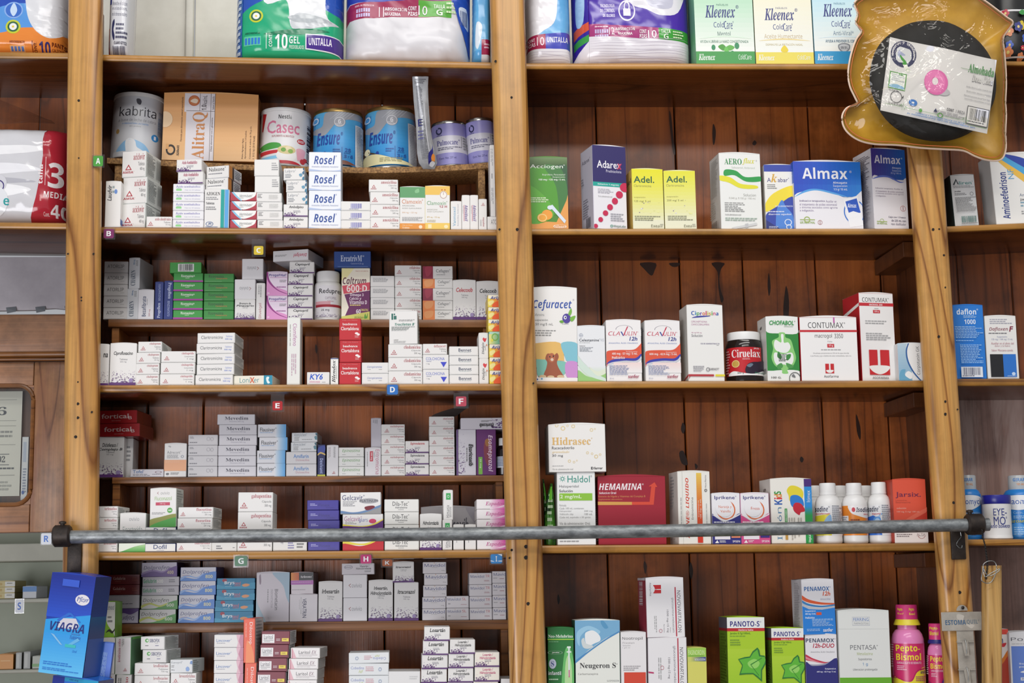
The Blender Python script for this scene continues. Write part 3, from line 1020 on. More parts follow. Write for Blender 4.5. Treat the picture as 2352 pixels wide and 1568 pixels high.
D('blank', f'{W_} dfe0de E', 'l 70 20 96 70 4 a2a2a4')
D('blank print', f'{W_} dfe0de E', 'l 10 20 82 62 4 a0a0a2')
D('blank grey', 'd6d4d6 cfcdd0 E', 'l 5 18 20 40 2 8a8a90;l 5 70 42 86 1 7a7a80;o 68 40 6 18 1 b5b3b8;o 80 42 5 18 1 b5b3b8')
D('lalpro', f'{W_} dcdedc E', 't Lalpro® 8 12 60 42 8a8f98 r;l 8 48 40 86 3 8a8f96;p 6a9fbc 74 55 80 46 88 46 92 58 88 72 80 72;p 3f6f92 90 40 94 28 100 24 100 50 94 54;p 3f7fa0 90 90 93 74 100 72 100 100 92 100;p 2f5f82 93 0 100 0 100 22 95 16')
D('rosel', 'eef1f6 dfe3ec E', 't Rosel 16 18 82 64 31519c i;t ® 84 16 87 26 31519c;t Amantadina,_Clorfenamina,_Paracetamol 9 72 92 84 7a86b4 o;p b9c8e6 0 88 40 96 40 100 0 100;p b9c8e6 62 100 100 92 100 100')
D('bar boxes', f'{W_} dfe0de E', 'b 34 24 70 76 5a5ac0;l 28 80 72 92 1 9a9ab8')
D('clamoxin', f'{W_} e6e4da', 'r 0 0 100 25 5f9e68;w 86bf8a 60 8 74 4 76 12 62 14;t Clamoxin® 8 29 92 39 d2855c r;t AMOXICILINA, 9 42 60 46 9a9a92 r;t ÁCIDO_CLAVULÁNICO 9 47.5 86 51 9a9a92 r;t 500_mg_-_125_mg 9 58 68 62 dcae84 r;l 9 70 90 80 4 aaa;r 0 85 100 100 e5963c;t Caja_con_frasco 10 88 50 91 f5e6c8 r;t 12_tabletas 10 93 38 97 f5e6c8 b;c 82 93 7 4 f3e2c4')
D('clamoxin yellow', f'{W_} efe6c0', 'r 0 0 100 20 eec25a;c 74 20 15 9 f2ede4;o 74 20 14 8.4 2 a98a84;r 73 14 75 20 a98a84;r 66 7 70 10 c03c3c;r 78 7 82 10 c03c3c;t Clamoxin® 7 34 90 43 7fae84 r;t 12_H 57 44 88 49 b25a60 b;t AMOXICILINA/ 8 52 50 55 b5b5a8 r;t ÁCIDO_CLAVULÁNICO 8 56 74 59.5 b5b5a8 r;t 875_mg_-_125_mg 8 69 58 73 d8b868 r;l 8 77 46 83 2 c8b890;r 0 84 100 100 f1cb62;r 12 87 26 96 f7e7b8;c 84 92 8 4 f7e7b8')
D('vanmoxol', f'{W_} {W_}', 't Vanmoxol 18 20 46 86 5fa2c6 r 90;t Amoxicilina,_Ambroxol 60 10 74 86 9a9aa8 r 90')
D('admidoxil', f'{W_} {W_}', 't Admidoxil 36 28 76 74 6a4a92 i 270;r 24 28 30 74 c03a68;l 12 30 20 60 1 999 v')
D('ampicilina', f'{W_} {W_}', 'a 55 16 7;t ampicilina 46 58 70 88 b05a62 s 90;l 18 66 40 86 2 999 v')
D('tall thin', f'{W_} {W_}', 'l 20 5 70 30 2 b0b0b4 v;r 30 40 45 47 8a8a90;l 20 60 70 90 2 b0b0b4 v')
D('ato', f'{W_} {W_} E', 't ATO 26 22 70 56 6a6a6e n')
D('atorlip', 'cfcccb c6c3c2 E', 't ATORLIP 14 28 84 58 4c4a4a n;l 70 70 92 76 1 999')
D('charyn', 'd8dade cfd0d4', 't CHARYN 20 40 62 90 4a5a6e s 90;t 500_mg 40 6 60 22 5a7fa8 b 90;l 66 8 88 30 2 888 v')
D('bezafibrato', 'e2e0e4 d6d4d8', 't Bezafibrato 24 22 50 90 3c4a6c b 90;l 56 30 62 60 1 888 v;t 200_mg 68 66 80 90 b0606a r 90')
D('progel', '28387c 1f2c66', 't Progelben® 32 56 74 96 c8d0e8 s 90;t BENZONATATO 42 6 66 50 a8b4d8 r 90')
D('progel down', '28387c 1f2c66', 't Progelben® 36 4 80 46 c8d0e8 s 270;t BENZONATATO 40 52 66 92 a8b4d8 r 270')
D('green bar', '47a24a 3b8a3e E', 'r 26 14 76 86 eef0ec;b 30 18 72 74 26262a;l 30 78 72 86 1 555')
D('green purple', '3f9a46 358a3c E', 't Riomesina+ 26 16 72 44 e6efe2 h;l 40 50 60 62 1 cfe4c8;r 0 78 100 96 a83a9e')
D('green 2', '3d8f42 327a38 E', 't Riomesina 16 14 66 48 3a5f3c h;t Compuesta 40 46 78 66 d0704a o;r 4 84 60 87 8ac08a')
D('ovivio', f'eae8ea dfdde0 E', 'p b08a8a 22 46 32 38 32 42 26 47 32 53 32 57;t ovivio 36 38 78 56 9a9a9e n')
D('ovivio flip', f'eae8ea dfdde0 E', 'p b08a8a 80 46 70 38 70 42 76 47 70 53 70 57;t ovivio 24 38 66 56 9a9a9e n 180')
D('divelgel', f'{W_} {W_}', 't Divelgel® 30 55 70 96 a84a5c n 90;l 24 6 70 40 2 aaa v')
D('divelgel big', f'e6e4e6 d8d6d8 E', 't Divelgel 58 28 96 70 c85a72 i 180;l 6 40 44 60 2 999')
D('progofhal', 'f0dff0 d9b8d6', 'w e59ad0 0 12 10 34 40 62 100 82 120 120 -20 120;w 9a3a8a -2 0 6 0 14 34 50 72 100 92 100 94 50 77 8 42;t ProgoFHal® 12 8 96 22 4a3a92 b;r 16 23 96 24.5 c06ab0;l 62 34 94 46 2 888;l 48 62 96 70 1 a05a9a;c 10 90 6 4 f2c8e6')
D('caltrum', 'f0e7c4 e2d8b4', 'r 0 0 100 100 f2ead6;p f3e9a8 0 0 44 0 16 20 0 24;t TABLETAS_RECUBIERTAS 48 4 94 6.4 c07a70 r;t Caltrum. 4 17 92 31 5e1f3c i;p d44a5c 2 34 100 27 100 42 8 50;t 600·D 18 32.5 90 46 f6e9e4 b;p 6a1f5c 10 51 100 43 100 84 22 92 12 94 26 76;t Omega_3 30 49 78 56 f0dfe8 b;t Calcio_y 28 56 70 63 f0dfe8 b;t Vitamina_D 28 62 90 70 f0dfe8 b;l 30 71 74 75 1 e2cd7a;t 60 52 80 68 88 f3e9f0 b;t TABLETAS 68 79 94 83 e8d67a b;p d3cf6a 0 94 100 84 100 100 0 100;t Michelson 46 93 78 98 7a8a3a i;w 5aa03a 80 97 84 88 88 94 92 87 92 96 86 98;@R;r 0 0 100 100 c8bfa4')
D('ercatriv', '24478c 1c3a74 E', 't ErcatrivM® 18 24 82 62 c8d2e8 s;t Calcitriol_0.25_µg 46 70 80 82 a8b6d8 r;r 10 92 92 95 6a86bc')
D('cefagen maroon', f'{W_} dcdcd8 E', 'r 0 0 34 100 8f2440;w a8384f 8 10 30 4 26 60 12 80;t Cefagen® 44 24 92 58 6a6a6e r;l 46 66 80 76 1 999')
D('cefagen orange', f'{W_} dcdcd8 E', 'r 0 0 40 100 ee8a4a;w f2a468 6 20 34 8 30 70 10 84;t Cefagen® 50 18 92 56 6a6a6e r;l 50 66 76 78 1 999')
D('claritro', f'{W_} dddedb E', 't Claritromicina 10 26 68 58 55585c r;t Tabletas 76 26 94 44 7a8fd0 o;t 500_mg 74 54 93 72 7a8fd0 i;@R;l 6 10 94 90 6 a8acac')
D('lonixer', f'ece8d8 dcd8c8 E', 't LoniXer 16 22 66 74 3f8a94 n;t X 42 18 54 78 d0582a b;r 78 0 100 100 1f8fae;w e8f4f4 86 16 92 20 90 50 94 78 88 84 84 40')
D('clomifeno', 'e8e8e3 dcdcd6', 't Clomifeno 44 9 74 42 b0589c n 270;l 20 10 32 44 1 a8a8a0 v;l 34 54 76 86 3 c8a8b8 v')
D('ky6', f'{W_} dfe0de E', 't KY6 12 14 70 60 2a5ac8 k;t Clorfenamina_compuesta 10 66 58 90 d26a98 n;l 66 78 86 86 1 888')
D('blendox', 'eeede8 dcdcd6', 't Blendox 18 8 62 92 1f1f24 j 90;l 74 30 86 80 1 888 v;r 0 0 100 3 2a3f7c')
D('betadvance', 'c4242e a81e28 E', 't Caja_con_frasco 14 6 84 10 e8a8a8 r;t beadvance 16 20 82 31 f6ecea h;t Clortalidona 8 38 90 54 f6ecea h;c 80 68 8 5 f6ecea;c 88 73 7 4.5 f6ecea;l 72 78 90 90 2 e8a8a8')
D('cloropi', f'{W_} dfe0de E', 't Cloropiramina 20 30 76 56 4a62b0 o;l 22 62 36 70 1 999;l 64 62 76 70 1 999')
D('trociletas', f'{W_} d4d8d6', 'r 8 7 14 26 2f6f64;r 16 7 21 12 2f6f64;r 16 14 26 25 2f6f64;l 34 26 90 32 2 888;t Trociletas_B® 20 36 92 44 4a8a78 i;l 8 47 90 60 4 88908c;t CARNOT 16 86 32 89 888 b;l 16 91 76 97 2 aaa;@R;l 20 5 90 95 8 889090')
D('colchicina', f'{W_} dfe0de E', 't COLCHICINA 12 18 84 38 5468c4 r;l 14 44 40 52 1 8a8fb0;t 1_mg 14 58 26 68 6a6a74 r;p 3f48c8 68 50 92 50 80 86')
D('bennet', f'{W_} dfe0de E', 't Bennet 32 22 76 56 3c4660 h;l 34 62 76 70 1 9aa')
D('dialgin', f'{W_} {W_}', 't Dialgin® 30 38 62 84 3a3a3c j 90;w d84048 40 24 52 18 64 22 80 20 76 30 62 36 50 32;c 82 48 8 4 d89a80;l 68 50 78 70 1 888 v')
D('ariflu', 'f6efd8 e8c84a E', 'g 0 30 78 100 f4e04a f08038 x;w f2602a 30 100 40 66 72 50 100 60 110 110;t Ariflu 16 10 104 44 33439a i;w f8ec9a 2 60 30 44 40 60 12 90')
D('ariflu green', 'b8e0c8 58b0a0 E', 'g 0 20 100 100 f2e88a 3fa8a0 x;o 40 44 22 30 6 7ab848;t Ill 66 40 100 80 3a3f9a i;c 20 70 8 12 e8e05a')
D('fortical', 'b01f24 8a1a1e EG', 't fortical 16 26 80 62 f0d8d4 h;t B 80 46 88 70 f0d8d4 r;l 40 78 66 84 1 d89a94')
D('tofel', 'd4d0d6 c4c0c6 E', 't Tofel® 8 10 42 52 4a6fa0 h;l 8 62 60 90 2 77757c;o 84 38 10 14 2 7a4a5a;l 66 62 96 74 1 77757c')
D('adrecort', 'eceae8 dddbd9', 'w bbb 16 8 22 6 30 9 26 12;t Adrecort® 12 22 76 31 8a8a8e r;l 12 34 64 46 3 a0a0a2;o 81 39 6 4 1.4 6a7a94;r 0 49 100 82 f0b288;l 6 52 90 60 2 f4c09c;c 16 91 7 3 77777a;l 30 87 80 94 2 999')
D('mevedim', 'dddbe0 cbc9ce EG', 't Mevedim 20 22 82 54 4c4a5a s;t Diosmina_600_mg 32 64 70 78 9a98a8 r')
D('flausiver', 'e4e4e8 c4c2c4 E', 'g 62 0 100 100 e2e6ec 5fa8e2 x;t Flausiver® 8 26 66 56 55585e r;l 8 62 58 70 1 8ab0d8')
D('kenciclen', 'd8dadc c8cacc E', 't Kenciclen® 10 8 60 38 77808c o;l 10 46 30 90 3 999;l 40 70 80 82 1 999;p 5f8894 88 46 94 36 100 44 100 76 92 78;p 3f6878 92 10 100 4 100 34 95 30')
D('amifarin', 'dbd9da cccacb EG', 't Amifarin 24 20 74 52 5a8ac4 h;t Dicloxacilina 32 58 76 76 c08a96 r')
D('white amsa up', 'dedcde d0ced0', 'l 16 6 36 50 2 b0a8ac v;l 60 5 76 40 2 999 v;a 62 88 6')
D('epinastina', 'e6e6e2 d4d4d0 E', 't Epinastina 14 18 84 58 5c9a48 o;l 14 74 30 84 1 999;t 20_mg 72 72 84 84 888 r')
D('eritromicina', 'e2dfe2 d6d4d6', 't Eritromicina 66 6 90 94 b85a7a n 270;r 30 12 50 48 c43a4c;t 500_mg 34 16 46 44 f2dede b 270;l 12 14 22 70 1 aaa v;t Tableta 54 14 62 34 8aa r 270')
D('grey up', 'c4c0c8 b2aeb6', 'l 20 5 70 20 3 8a8a90 v')
D('etori lying', 'dedae2 d0ccd4 E', 'm 66 2 98 90 5c2f72 9 40;t Etoricoxib 42 50 74 84 2a2a2e k 180;l 46 24 70 40 2 888')
D('etori up', 'e0dde4 d0ccd4', 'm 8 2 44 96 5c2f72 12 80;r 0 0 8 100 6a4a86;t Etoricoxib 62 32 84 80 1f1f22 k 270;l 50 40 58 70 1 888 v')
D('esomeprazol', '6a2a70 5a2462', 'w 8a3a4a 40 30 70 20 80 50 60 80 40 60;w a8703a 44 24 62 20 66 34 50 36;t Esomeprazol 54 12 84 92 e8cfe4 i 270;r 10 60 30 98 7fc04a;t 20_mg 16 64 24 84 e8f2dc b 270')
D('finasterida', f'{W_} d6dad2', 't ovivio 36 10 74 20 9a9a9e n;t Finasterida 12 34 86 50 8a9a94 n;l 34 54 64 59 1 aaa;r 24 64 74 72 b8405a;g 0 80 100 100 b8dca0 4aa63c;w e8f0e0 -5 76 60 74 110 78 60 86 -5 100')
D('fluconazol', f'{W_} d6dad2', 'p b08a8a 26 12 32 8 32 10 29 12 32 14 32 16;t ovivio 40 8 74 16 a8a8a6 n;t Fluconazol 18 21 82 31 8ab85c n;r 22 36 76 44 c4405c;t 100_mg 38 38 58 42 f2dede r;c 76 57 10 7 5aa84a;r 70 56 82 58 eef4ea;l 8 62 60 68 2 999;w 8a8f3a -5 84 40 74 110 68 110 110 -5 110;w 3f9a34 0 98 40 86 110 76 110 110 -5 110;r 0 98 100 100 3f9a34;@R;l 10 5 90 95 14 a8aca8')
D('dofil', 'e8e8e4 2f3f74 E', 't Dofil 28 12 70 66 2f3f74 h;l 38 78 62 88 1 889')
D('plain printed', 'e2e1dc d6d5d0 E', 'l 20 66 44 92 2 6a6a6e;l 84 76 92 84 1 888')
D('upside text', 'e4e3df d6d5d0 E', 't Hidrox 22 56 30 70 4a4a6a r 180;l 44 62 62 94 3 8a86b8;l 70 66 94 92 2 777')
D('blue emboss', '3a2f94 2a2274 EG', 't Finex 36 34 72 64 31287e h;l 10 34 32 62 2 b0aede;l 60 74 92 82 1 31287e')
D('gelcavit plat', 'eceae8 dad8d6 E', 't Gelcavit® 4 12 60 36 3f4474 r;c 70 40 24 12 a8a8ac;t PLATINUM 48 34 92 46 4a4a54 r;l 6 40 40 66 4 a0a0a4;w 6a8ab4 0 84 30 92 60 84 104 56 104 64 60 96 0 96;w 9a9a9a 0 98 50 98 104 70 104 110 0 110;w 7a2430 60 68 80 62 84 72 66 84')
D('gelcavit glars', 'eceae8 dad8d6 E', 't Gelcavit® 4 12 48 44 b07aa0 r;t glars 40 24 62 54 5a6aae n;l 6 48 34 64 2 aaa;w e8d64a 0 62 40 74 70 66 104 28 104 36 70 76 0 72;w 5c2a78 0 74 50 80 80 66 104 40 104 110 -4 110;c 74 44 9 14 d2406a;r 88 88 98 96 e8e0ea')
D('gelcavit red', 'eceae8 dad8d6 E', 't Gelcavit® 4 4 48 34 b07aa0 r;w e8d64a 0 50 40 66 70 56 104 20 104 34 70 72 0 66;w c42430 0 66 40 78 70 66 104 36 104 110 -4 110')
D('dilatec', 'e9e8e3 dad9d4 E', 't Dila-Tec® 24 18 72 52 4a4a4c r;t Hidralazina 32 58 66 72 6a6a6c b;l 40 80 60 88 1 999')
D('coxib', 'b4b0b4 a4a0a4', 't coxib 56 24 86 56 5a5860 k;w a09ca4 80 0 100 0 100 40')
D('himanix', f'{W_} {W_}', 'r 28 10 76 32 3faa5c;o 52 21 12 5 4 d8f0dc;t Himanix 30 50 62 92 6a6a6e n 90;l 66 56 86 96 2 999 v')
D('small H', f'{W_} {W_}', 't H 60 30 80 46 77777c n 270;l 30 34 40 80 1 999 v')
D('espadiva', 'f0ecec dcd8d8 E', 'g 40 0 100 100 f0e2ea e0309a x;w f4d8e8 50 88 70 70 96 40 100 30 100 44 80 76;t Espadiva® 26 20 92 72 f6f0f4 j;t Espadiva® 26.6 22 91.4 70 c8609a j;l 56 82 96 92 1 f0c8e0')
D('maroon lobrin', '741a20 5c161a EG', 't Gelubrin 30 22 62 52 c8a8a4 s;l 34 66 58 74 1 a86a5a;l 80 30 96 70 2 9a4a3a')
D('grey printed', 'd2cdd2 c6c1c6 E', 'l 10 62 88 74 1 77757a;l 10 6 90 10 1 999')
D('dolpro 400', 'c9c2d4 4f3f78 E', 'w 6a4a92 0 88 30 60 60 70 80 40 104 30 104 110 -4 110;w 9a82b8 0 74 30 50 60 62 80 34 80 42 60 72 30 62 0 86;t Dolprofen 6 22 78 56 3f3568 o;t 400 72 58 90 82 d8c8a8 i')
D('dolpro flip', 'c9c2d4 4f3f78 E', 'w 6a4a92 100 12 70 40 40 30 20 60 -4 70 -4 -10 104 -10;t Dolprofen 4 44 84 82 3f3568 o 180')
D('dolpro 600', 'd8d6d2 3f6f38 E', 'w 4f9a44 0 100 40 92 66 60 104 36 104 110 -4 110;w c8cf5a 0 74 24 52 50 72 70 56 70 66 50 84 24 66 0 92;t Dolprofen 5 20 76 54 5a5a56 o;t 600 70 58 90 82 dfe6d2 i;l 6 58 28 64 1 c08a8a')
D('dolpro 800', 'd2d2dc 4a62a8 E', 'w 4f86d2 0 104 10 74 46 84 70 44 104 36 104 110;w 8fb2e6 0 78 20 56 46 72 66 38 66 46 48 80 20 68 0 96;t Dolprofen 6 20 80 54 4f4f80 o;t 800 70 56 90 80 e8e0a8 i;l 6 58 28 64 1 c08a8a')
D('gelubrin600', 'c6c2c8 b6b2b8 E', 't Gelubrin 3 22 38 66 2fa268 b;t 600 39 28 56 66 f0f0ea b;l 72 30 94 70 2 77757c')
D('brys', '2a86ae 1f6a8c E', 'w 3f9cc0 0 60 40 80 100 40 100 110 0 110;c 20 20 6 16 a83a4a;t Brys 20 28 46 64 eef2f4 b;t tend 46 30 62 62 c87a8c h;r 46 68 62 72 d04a4a;w e8a070 66 62 76 50 86 60 80 76 70 78;l 22 74 44 82 1 a8d0e0')
D('biometacin', 'dad4da cac4ca', 'w a9c2d2 48 0 104 0 104 60 92 52 80 26;w b4ccd8 -4 40 6 66 30 102 -4 104;t Biometacin 56 34 66 76 3f3f44 n 270;t INDOMETACINA 44 34 50 72 a8a4aa n 270;l 34 34 38 62 1 888 v;w 9a8a98 8 8 12 4 14 20 10 24')
D('ardosons', 'dcd4d8 8a7a80 T', 'r 0 0 100 36 26262a;g 0 0 36 36 e08a2a c85a2a x;t Ardosons® 42 14 96 25 eae6e8 s;r 0 37 100 56 b060b0;l 4 44 92 48 1 e0c0e0;c 9 80 2 1.2 222;l 14 79 64 82 1 888')
D('veratrin', 'e4dfe2 d4cfd2', 't VERATRIN 46 16 60 86 4a4c64 h 270;l 40 10 43 90 1 aaa v;l 34 20 36 60 1 bbb v')
D('irbe lying', 'd8d3d8 cac5ca E', 't Irbesartán_/ 56 16 84 36 55535a h;t Hidroclorotiazida 44 38 90 56 55535a h;l 70 66 90 84 2 888;c 20 34 13 18 9a98a8;c 20 34 11 14 d8d3d8;t avivia 10 26 28 40 77757f i')
D('mavidol', 'e0dcde cdc9cc E', 't Mavidol 7 14 94 42 50588c n;p d08a4a 46 6 52 6 49 12;l 38 48 64 53 1 999;t 10_mg 80 70 92 80 888 r')
D('mavidol sl', 'e0dcde cdc9cc E', 't Mavidol 6 16 64 38 50588c n;t SL 70 14 88 36 c86a6a n;p d08a4a 36 8 40 8 38 13;l 8 60 18 72 2 888;l 64 70 92 76 1 b87a82')
D('mavidol tr', 'e0dcde cdc9cc E', 't Mavidol 6 18 66 42 50588c n;t TR 71 16 90 38 c86a72 n;p d08a4a 36 10 40 10 38 15;l 66 62 90 76 2 b8868c')
D('mavidol long', 'e0dcde cdc9cc E', 't Mavidol 10 14 130 38 50588c n;p d08a4a 44 8 48 8 46 13;l 8 54 40 64 2 999;l 54 60 86 70 1 b8868c')
D('green label', '8abf3f 7aa838', 'w e6e8e2 46 0 104 0 104 92 90 84 58 60 50 30;r 8 38 26 92 e8ece2;t Levod 54 8 96 22 6a7a88 o;l 60 40 90 62 2 888;w 3a3a34 52 86 70 76 88 82 100 74 100 80 86 88 70 82;@R;r 0 0 100 100 6a9a34')
D('keto up', f'{W_} d6d5d2', 'a 34 18 9;t ketoprofeno 44 46 84 98 b03a4a s 270;l 14 80 30 98 1 888 v')
D('levot up', f'e4e1e2 86b884', 't levotiroxina_sódica 16 4 34 66 b0607a s 90;l 42 4 60 24 2 999 v;a 66 86 6;@R;r 0 0 100 100 5f8a68;r 10 0 90 6 6fbf5a')
D('small prints', 'dcdad8 c8c6c4 ', 't ketoprofeno 56 6 86 96 b03a4a s 90;l 14 8 40 80 2 888 v')
D('sibofix', f'{W_} d0d2d0 E', 'c 27 30 8 15 5fae5a;c 29 30 4.4 8 e0ecd8;t SIBOFIX 38 18 80 44 50567a h;l 60 50 80 56 1 aaa;l 20 66 36 76 1 666;l 62 66 76 76 1 88a;@R;l 6 6 94 94 8 9aa09c')
D('kenopril', 'e0e2e2 c2c8c6 E', 't Kenopril® 6 12 56 34 9aa0a4 r;l 6 42 20 62 2 999;t 500_g 6 72 20 82 888 b;p 8aa8d8 70 64 76 52 84 56 88 74 82 88 72 84;p 7090c0 88 30 92 10 100 10 100 36;@R;l 6 6 50 94 6 98a09c')
D('lincover', f'{W_} dcdadc E', 't Lincover® 8 32 60 56 4a76b8 r;l 9 64 44 72 1 99a;p c88aa0 76 0 100 0 100 100 78 100 82 60;p e2b8c4 76 0 90 0 84 50 92 100 78 100 82 60')
D('dilostop', 'e85f40 c84a30', 'w f08a54 20 100 30 50 80 70 90 110 10 110;t Dilostop 44 8 78 58 f6e6e0 r 270;l 20 10 30 50 1 f0b0a0 v;@R;r 0 0 100 100 d8d0cc;l 10 6 90 94 12 aaa')
D('laritol', '7c2436 5c1a28 E', 'r 3 22 46 88 e9e6e6;t Laritol 9 28 40 60 55525a r;r 8 66 42 69 777;l 10 76 38 82 1 888;l 52 56 66 76 2 e0c8cc;r 72 52 96 76 e8cf4a;l 76 60 92 70 1 8a6a2a;@R;r 0 0 100 100 d8d8d6;l 6 8 94 92 7 8a9094')
D('laritol ex', f'ece8e6 d6d4d2 E', 'p c07a88 4 0 8 20 16 100 4 100;p e0b0b8 6 0 20 100 8 100;t Laritol 28 26 66 58 4a484c r;t EX 72 26 88 58 8a6a78 o;r 28 66 92 69 9a8a90;l 28 78 82 84 1 aaa;@R;l 4 8 96 92 6 b0b4b2')
D('cobedina', 'e6e9ea d2d6d6 E', 't Cobedina 5 24 38 48 8a94c8 r;t NF 25 56 36 80 c0cc6a o;l 42 26 62 70 3 d8a8b0;o 78 48 4 16 1.4 a8b4cc')
D('cobedina flip', 'e6e9ea d2d6d6 E', 't Cobedina 60 44 92 70 8a94c8 r 180;t NF 64 22 76 40 c0cc6a o 180;l 38 28 58 70 3 d8a8b0;o 20 50 4 16 1.4 a8b4cc')
D('white plain', 'e8e7e6 d6d5d4 E', 'l 66 24 92 44 2 ccc')
# the wider bay
D('acciogen', '4f8a2c 3c5a24', 'g 0 0 100 14 6f8a5a 3a5a2a;r 0 14 100 80 4f9a2a;w 2f5a3a 60 14 104 14 104 60 84 90 98 50 90 30;w 3f7a3c 40 12 80 14 96 34 98 58 80 86 70 40;p e8a050 0 88 70 90 96 60 100 52 100 100 0 100;w 5fae34 -2 40 50 60 60 84 0 90;t Acciogen® 5 10 94 17 eef2e8 r;t Ibuprofeno,_Paracetamol 36 23 94 26 dfe8d8 r;t Suspensión 62 26.5 94 29 dfe8d8 r;t 100_mg_/_125_mg_/_5_mL 26 30 94 33 eef2ea b;l 3 56 50 64 3 dfe8cc;c 46 80 14 7 f0a03a;c 34 84 13 6 f2b04a;c 34 84 11 5 f6dc9a;c 34 84 9.5 4.2 f2a83a;p d8e4f0 52 68 60 66 94 88 90 92;c 54 70 7 3 dfe8f2;t Silanes 64 94 94 98 f6e6d0 s;o 78 96 17 2.6 2 f6e6d0')
D('adarex', 'eeecf0 d0ccda', 'r 0 0 100 45 2f2766;t Adarex 13 18 86 27 f2f0f6 h;t x 73 20.5 88 27.5 c82a54 k;t Prednisolona 40 28.6 86 32 dcd8ea r;r 0 44 100 49 22a89a;t Solución_1_mg/mL 14 45.5 78 48 eaf6f4 b;l 14 52 60 58 4 b4b2bc;t Vía_de_administración_oral 14 60 56 62 aaa r;c 95 49 15 5.5 cc2a54;c 78 58 10.5 4.4 cc2a54;c 64 66 9 4 cc2a54;c 49 73.6 8.6 3.7 cc2a54;c 35 81 8 3.3 cc2a54;c 20 89 7 3 cc2a54;c 5 97 6.4 2.6 cc2a54;l 50 81 94 91 4 a8a8b0;t MegaLabs 58 94.5 94 97.6 6a8a80 b;o 52 96 4 1.6 1.6 3a9a80;@L;t Adarex® 12 12 80 17 5a5666 r;l 16 60 60 84 8 8a8894;b 40 84 80 96 34323a;l 10 34 30 44 3 8a8894')
D('adel', 'eae7a8 d8d08a', 'g 0 0 100 84 e9e31f e9e8ba;r 0 84 100 100 e9e8cc;t Adel. 6 12 72 23 28603f h;t Claritromicina 6 26 62 30 a8a45a r;t suspensión 6 46 42 49 aaa55a r;t 125_mg/_5_ml 6 52 58 56 8a864a r;m 20 50 90 74 eeeca0 4 14;l 6 78 88 87 3 8a8a70;t Exea 58 92 84 96.5 6a6a50 n;l 86 91 98 97 2 b0b0a0;@L;r 0 0 100 100 d8b860;t del 10 14 90 22 3a4a2a b')
D('adel 250', 'eae8b4 d8d08a', 'g 0 0 100 84 e6e238 eae9c4;r 0 84 100 100 e9e8cc;t Adel. 8 9 74 20 28603f h;t Claritromicina 7 23 64 27 a8a45a r;t suspensión 8 43 44 46 aaa55a r;t 250_mg/_5_ml 8 49 60 53 8a864a r;m 20 50 90 74 eeeca0 6 14;l 9 77 88 86 3 8a8a70;t Exea 60 92 84 96.5 6a6a50 n;l 86 91 98 97 2 b0b0a0')
D('aeroflux', 'eff0ec cfcdc9', 't AERO 13 7 55 15 2f8a4a s;t flux 56 6 86 15 d8d43a j;t ® 89 8 92 10.5 999 r;t Salbutamol,_Ambroxol 30 17.5 86 20.5 b8c4b4 r;w 2fa04f 14 22 40 23 62 31 100 30 100 36 64 37 36 29 12 30;w e8e23a 0 30 26 32 50 40 88 42 88 46 50 46 22 39 0 36;t Solución 56 53 86 56.5 9a9a94 n;t 0.040_g,_0.150_g_/_100_mL 21 58 85 61 aaa8a0 o;l 10 65 58 78 6 9a9a98;t Vía_de_administración_oral 10 80 48 82 999 b;l 10 85 86 90 2 a0b4a4;p d4d6d6 24 98 84 91 86 94 30 100;p c4c6c8 56 93 64 92 65 97 58 98;t SILANES 58 99 82 100 c8c4c0 b;@L;l 20 5 90 55 24 a8a8a4;l 20 60 60 84 8 a8a8a4;b 30 88 90 98 4a4646 v')
D('akabar', 'f0eee8 dcdad2', 'r 0 0 100 10.5 3348a8;t A 10 20 24 26.5 3a3a80 r;t k 24 14 46 27 d8a83a j;t abar® 48 20 88 26.5 3a3a80 r;l 10 30 44 38 3 888;w f2dc3a -2 62 30 44 100 32 104 50 50 62 2 72;w 3348a8 2 76 40 64 104 50 104 104 -4 104 2 90;w 4f86d8 44 64 60 54 72 64 96 78 92 100 40 100 36 80;p 28327a 0 84 56 100 0 100;t VIA_DE_ADMINISTRACIÓN 34 62 96 64.5 dfe4f4 b;l 10 71 92 74 1 dfe4f4;t diarreas_agudas 10 74.5 90 77.6 eef0fa b;o 78 88 13 5 3 dfe8f6;o 80 95 10 4 3 dfe8f6;l 10 94 46 98 2 c8d0ea;@L;l 20 10 80 40 10 aaa;b 30 50 80 58 555')
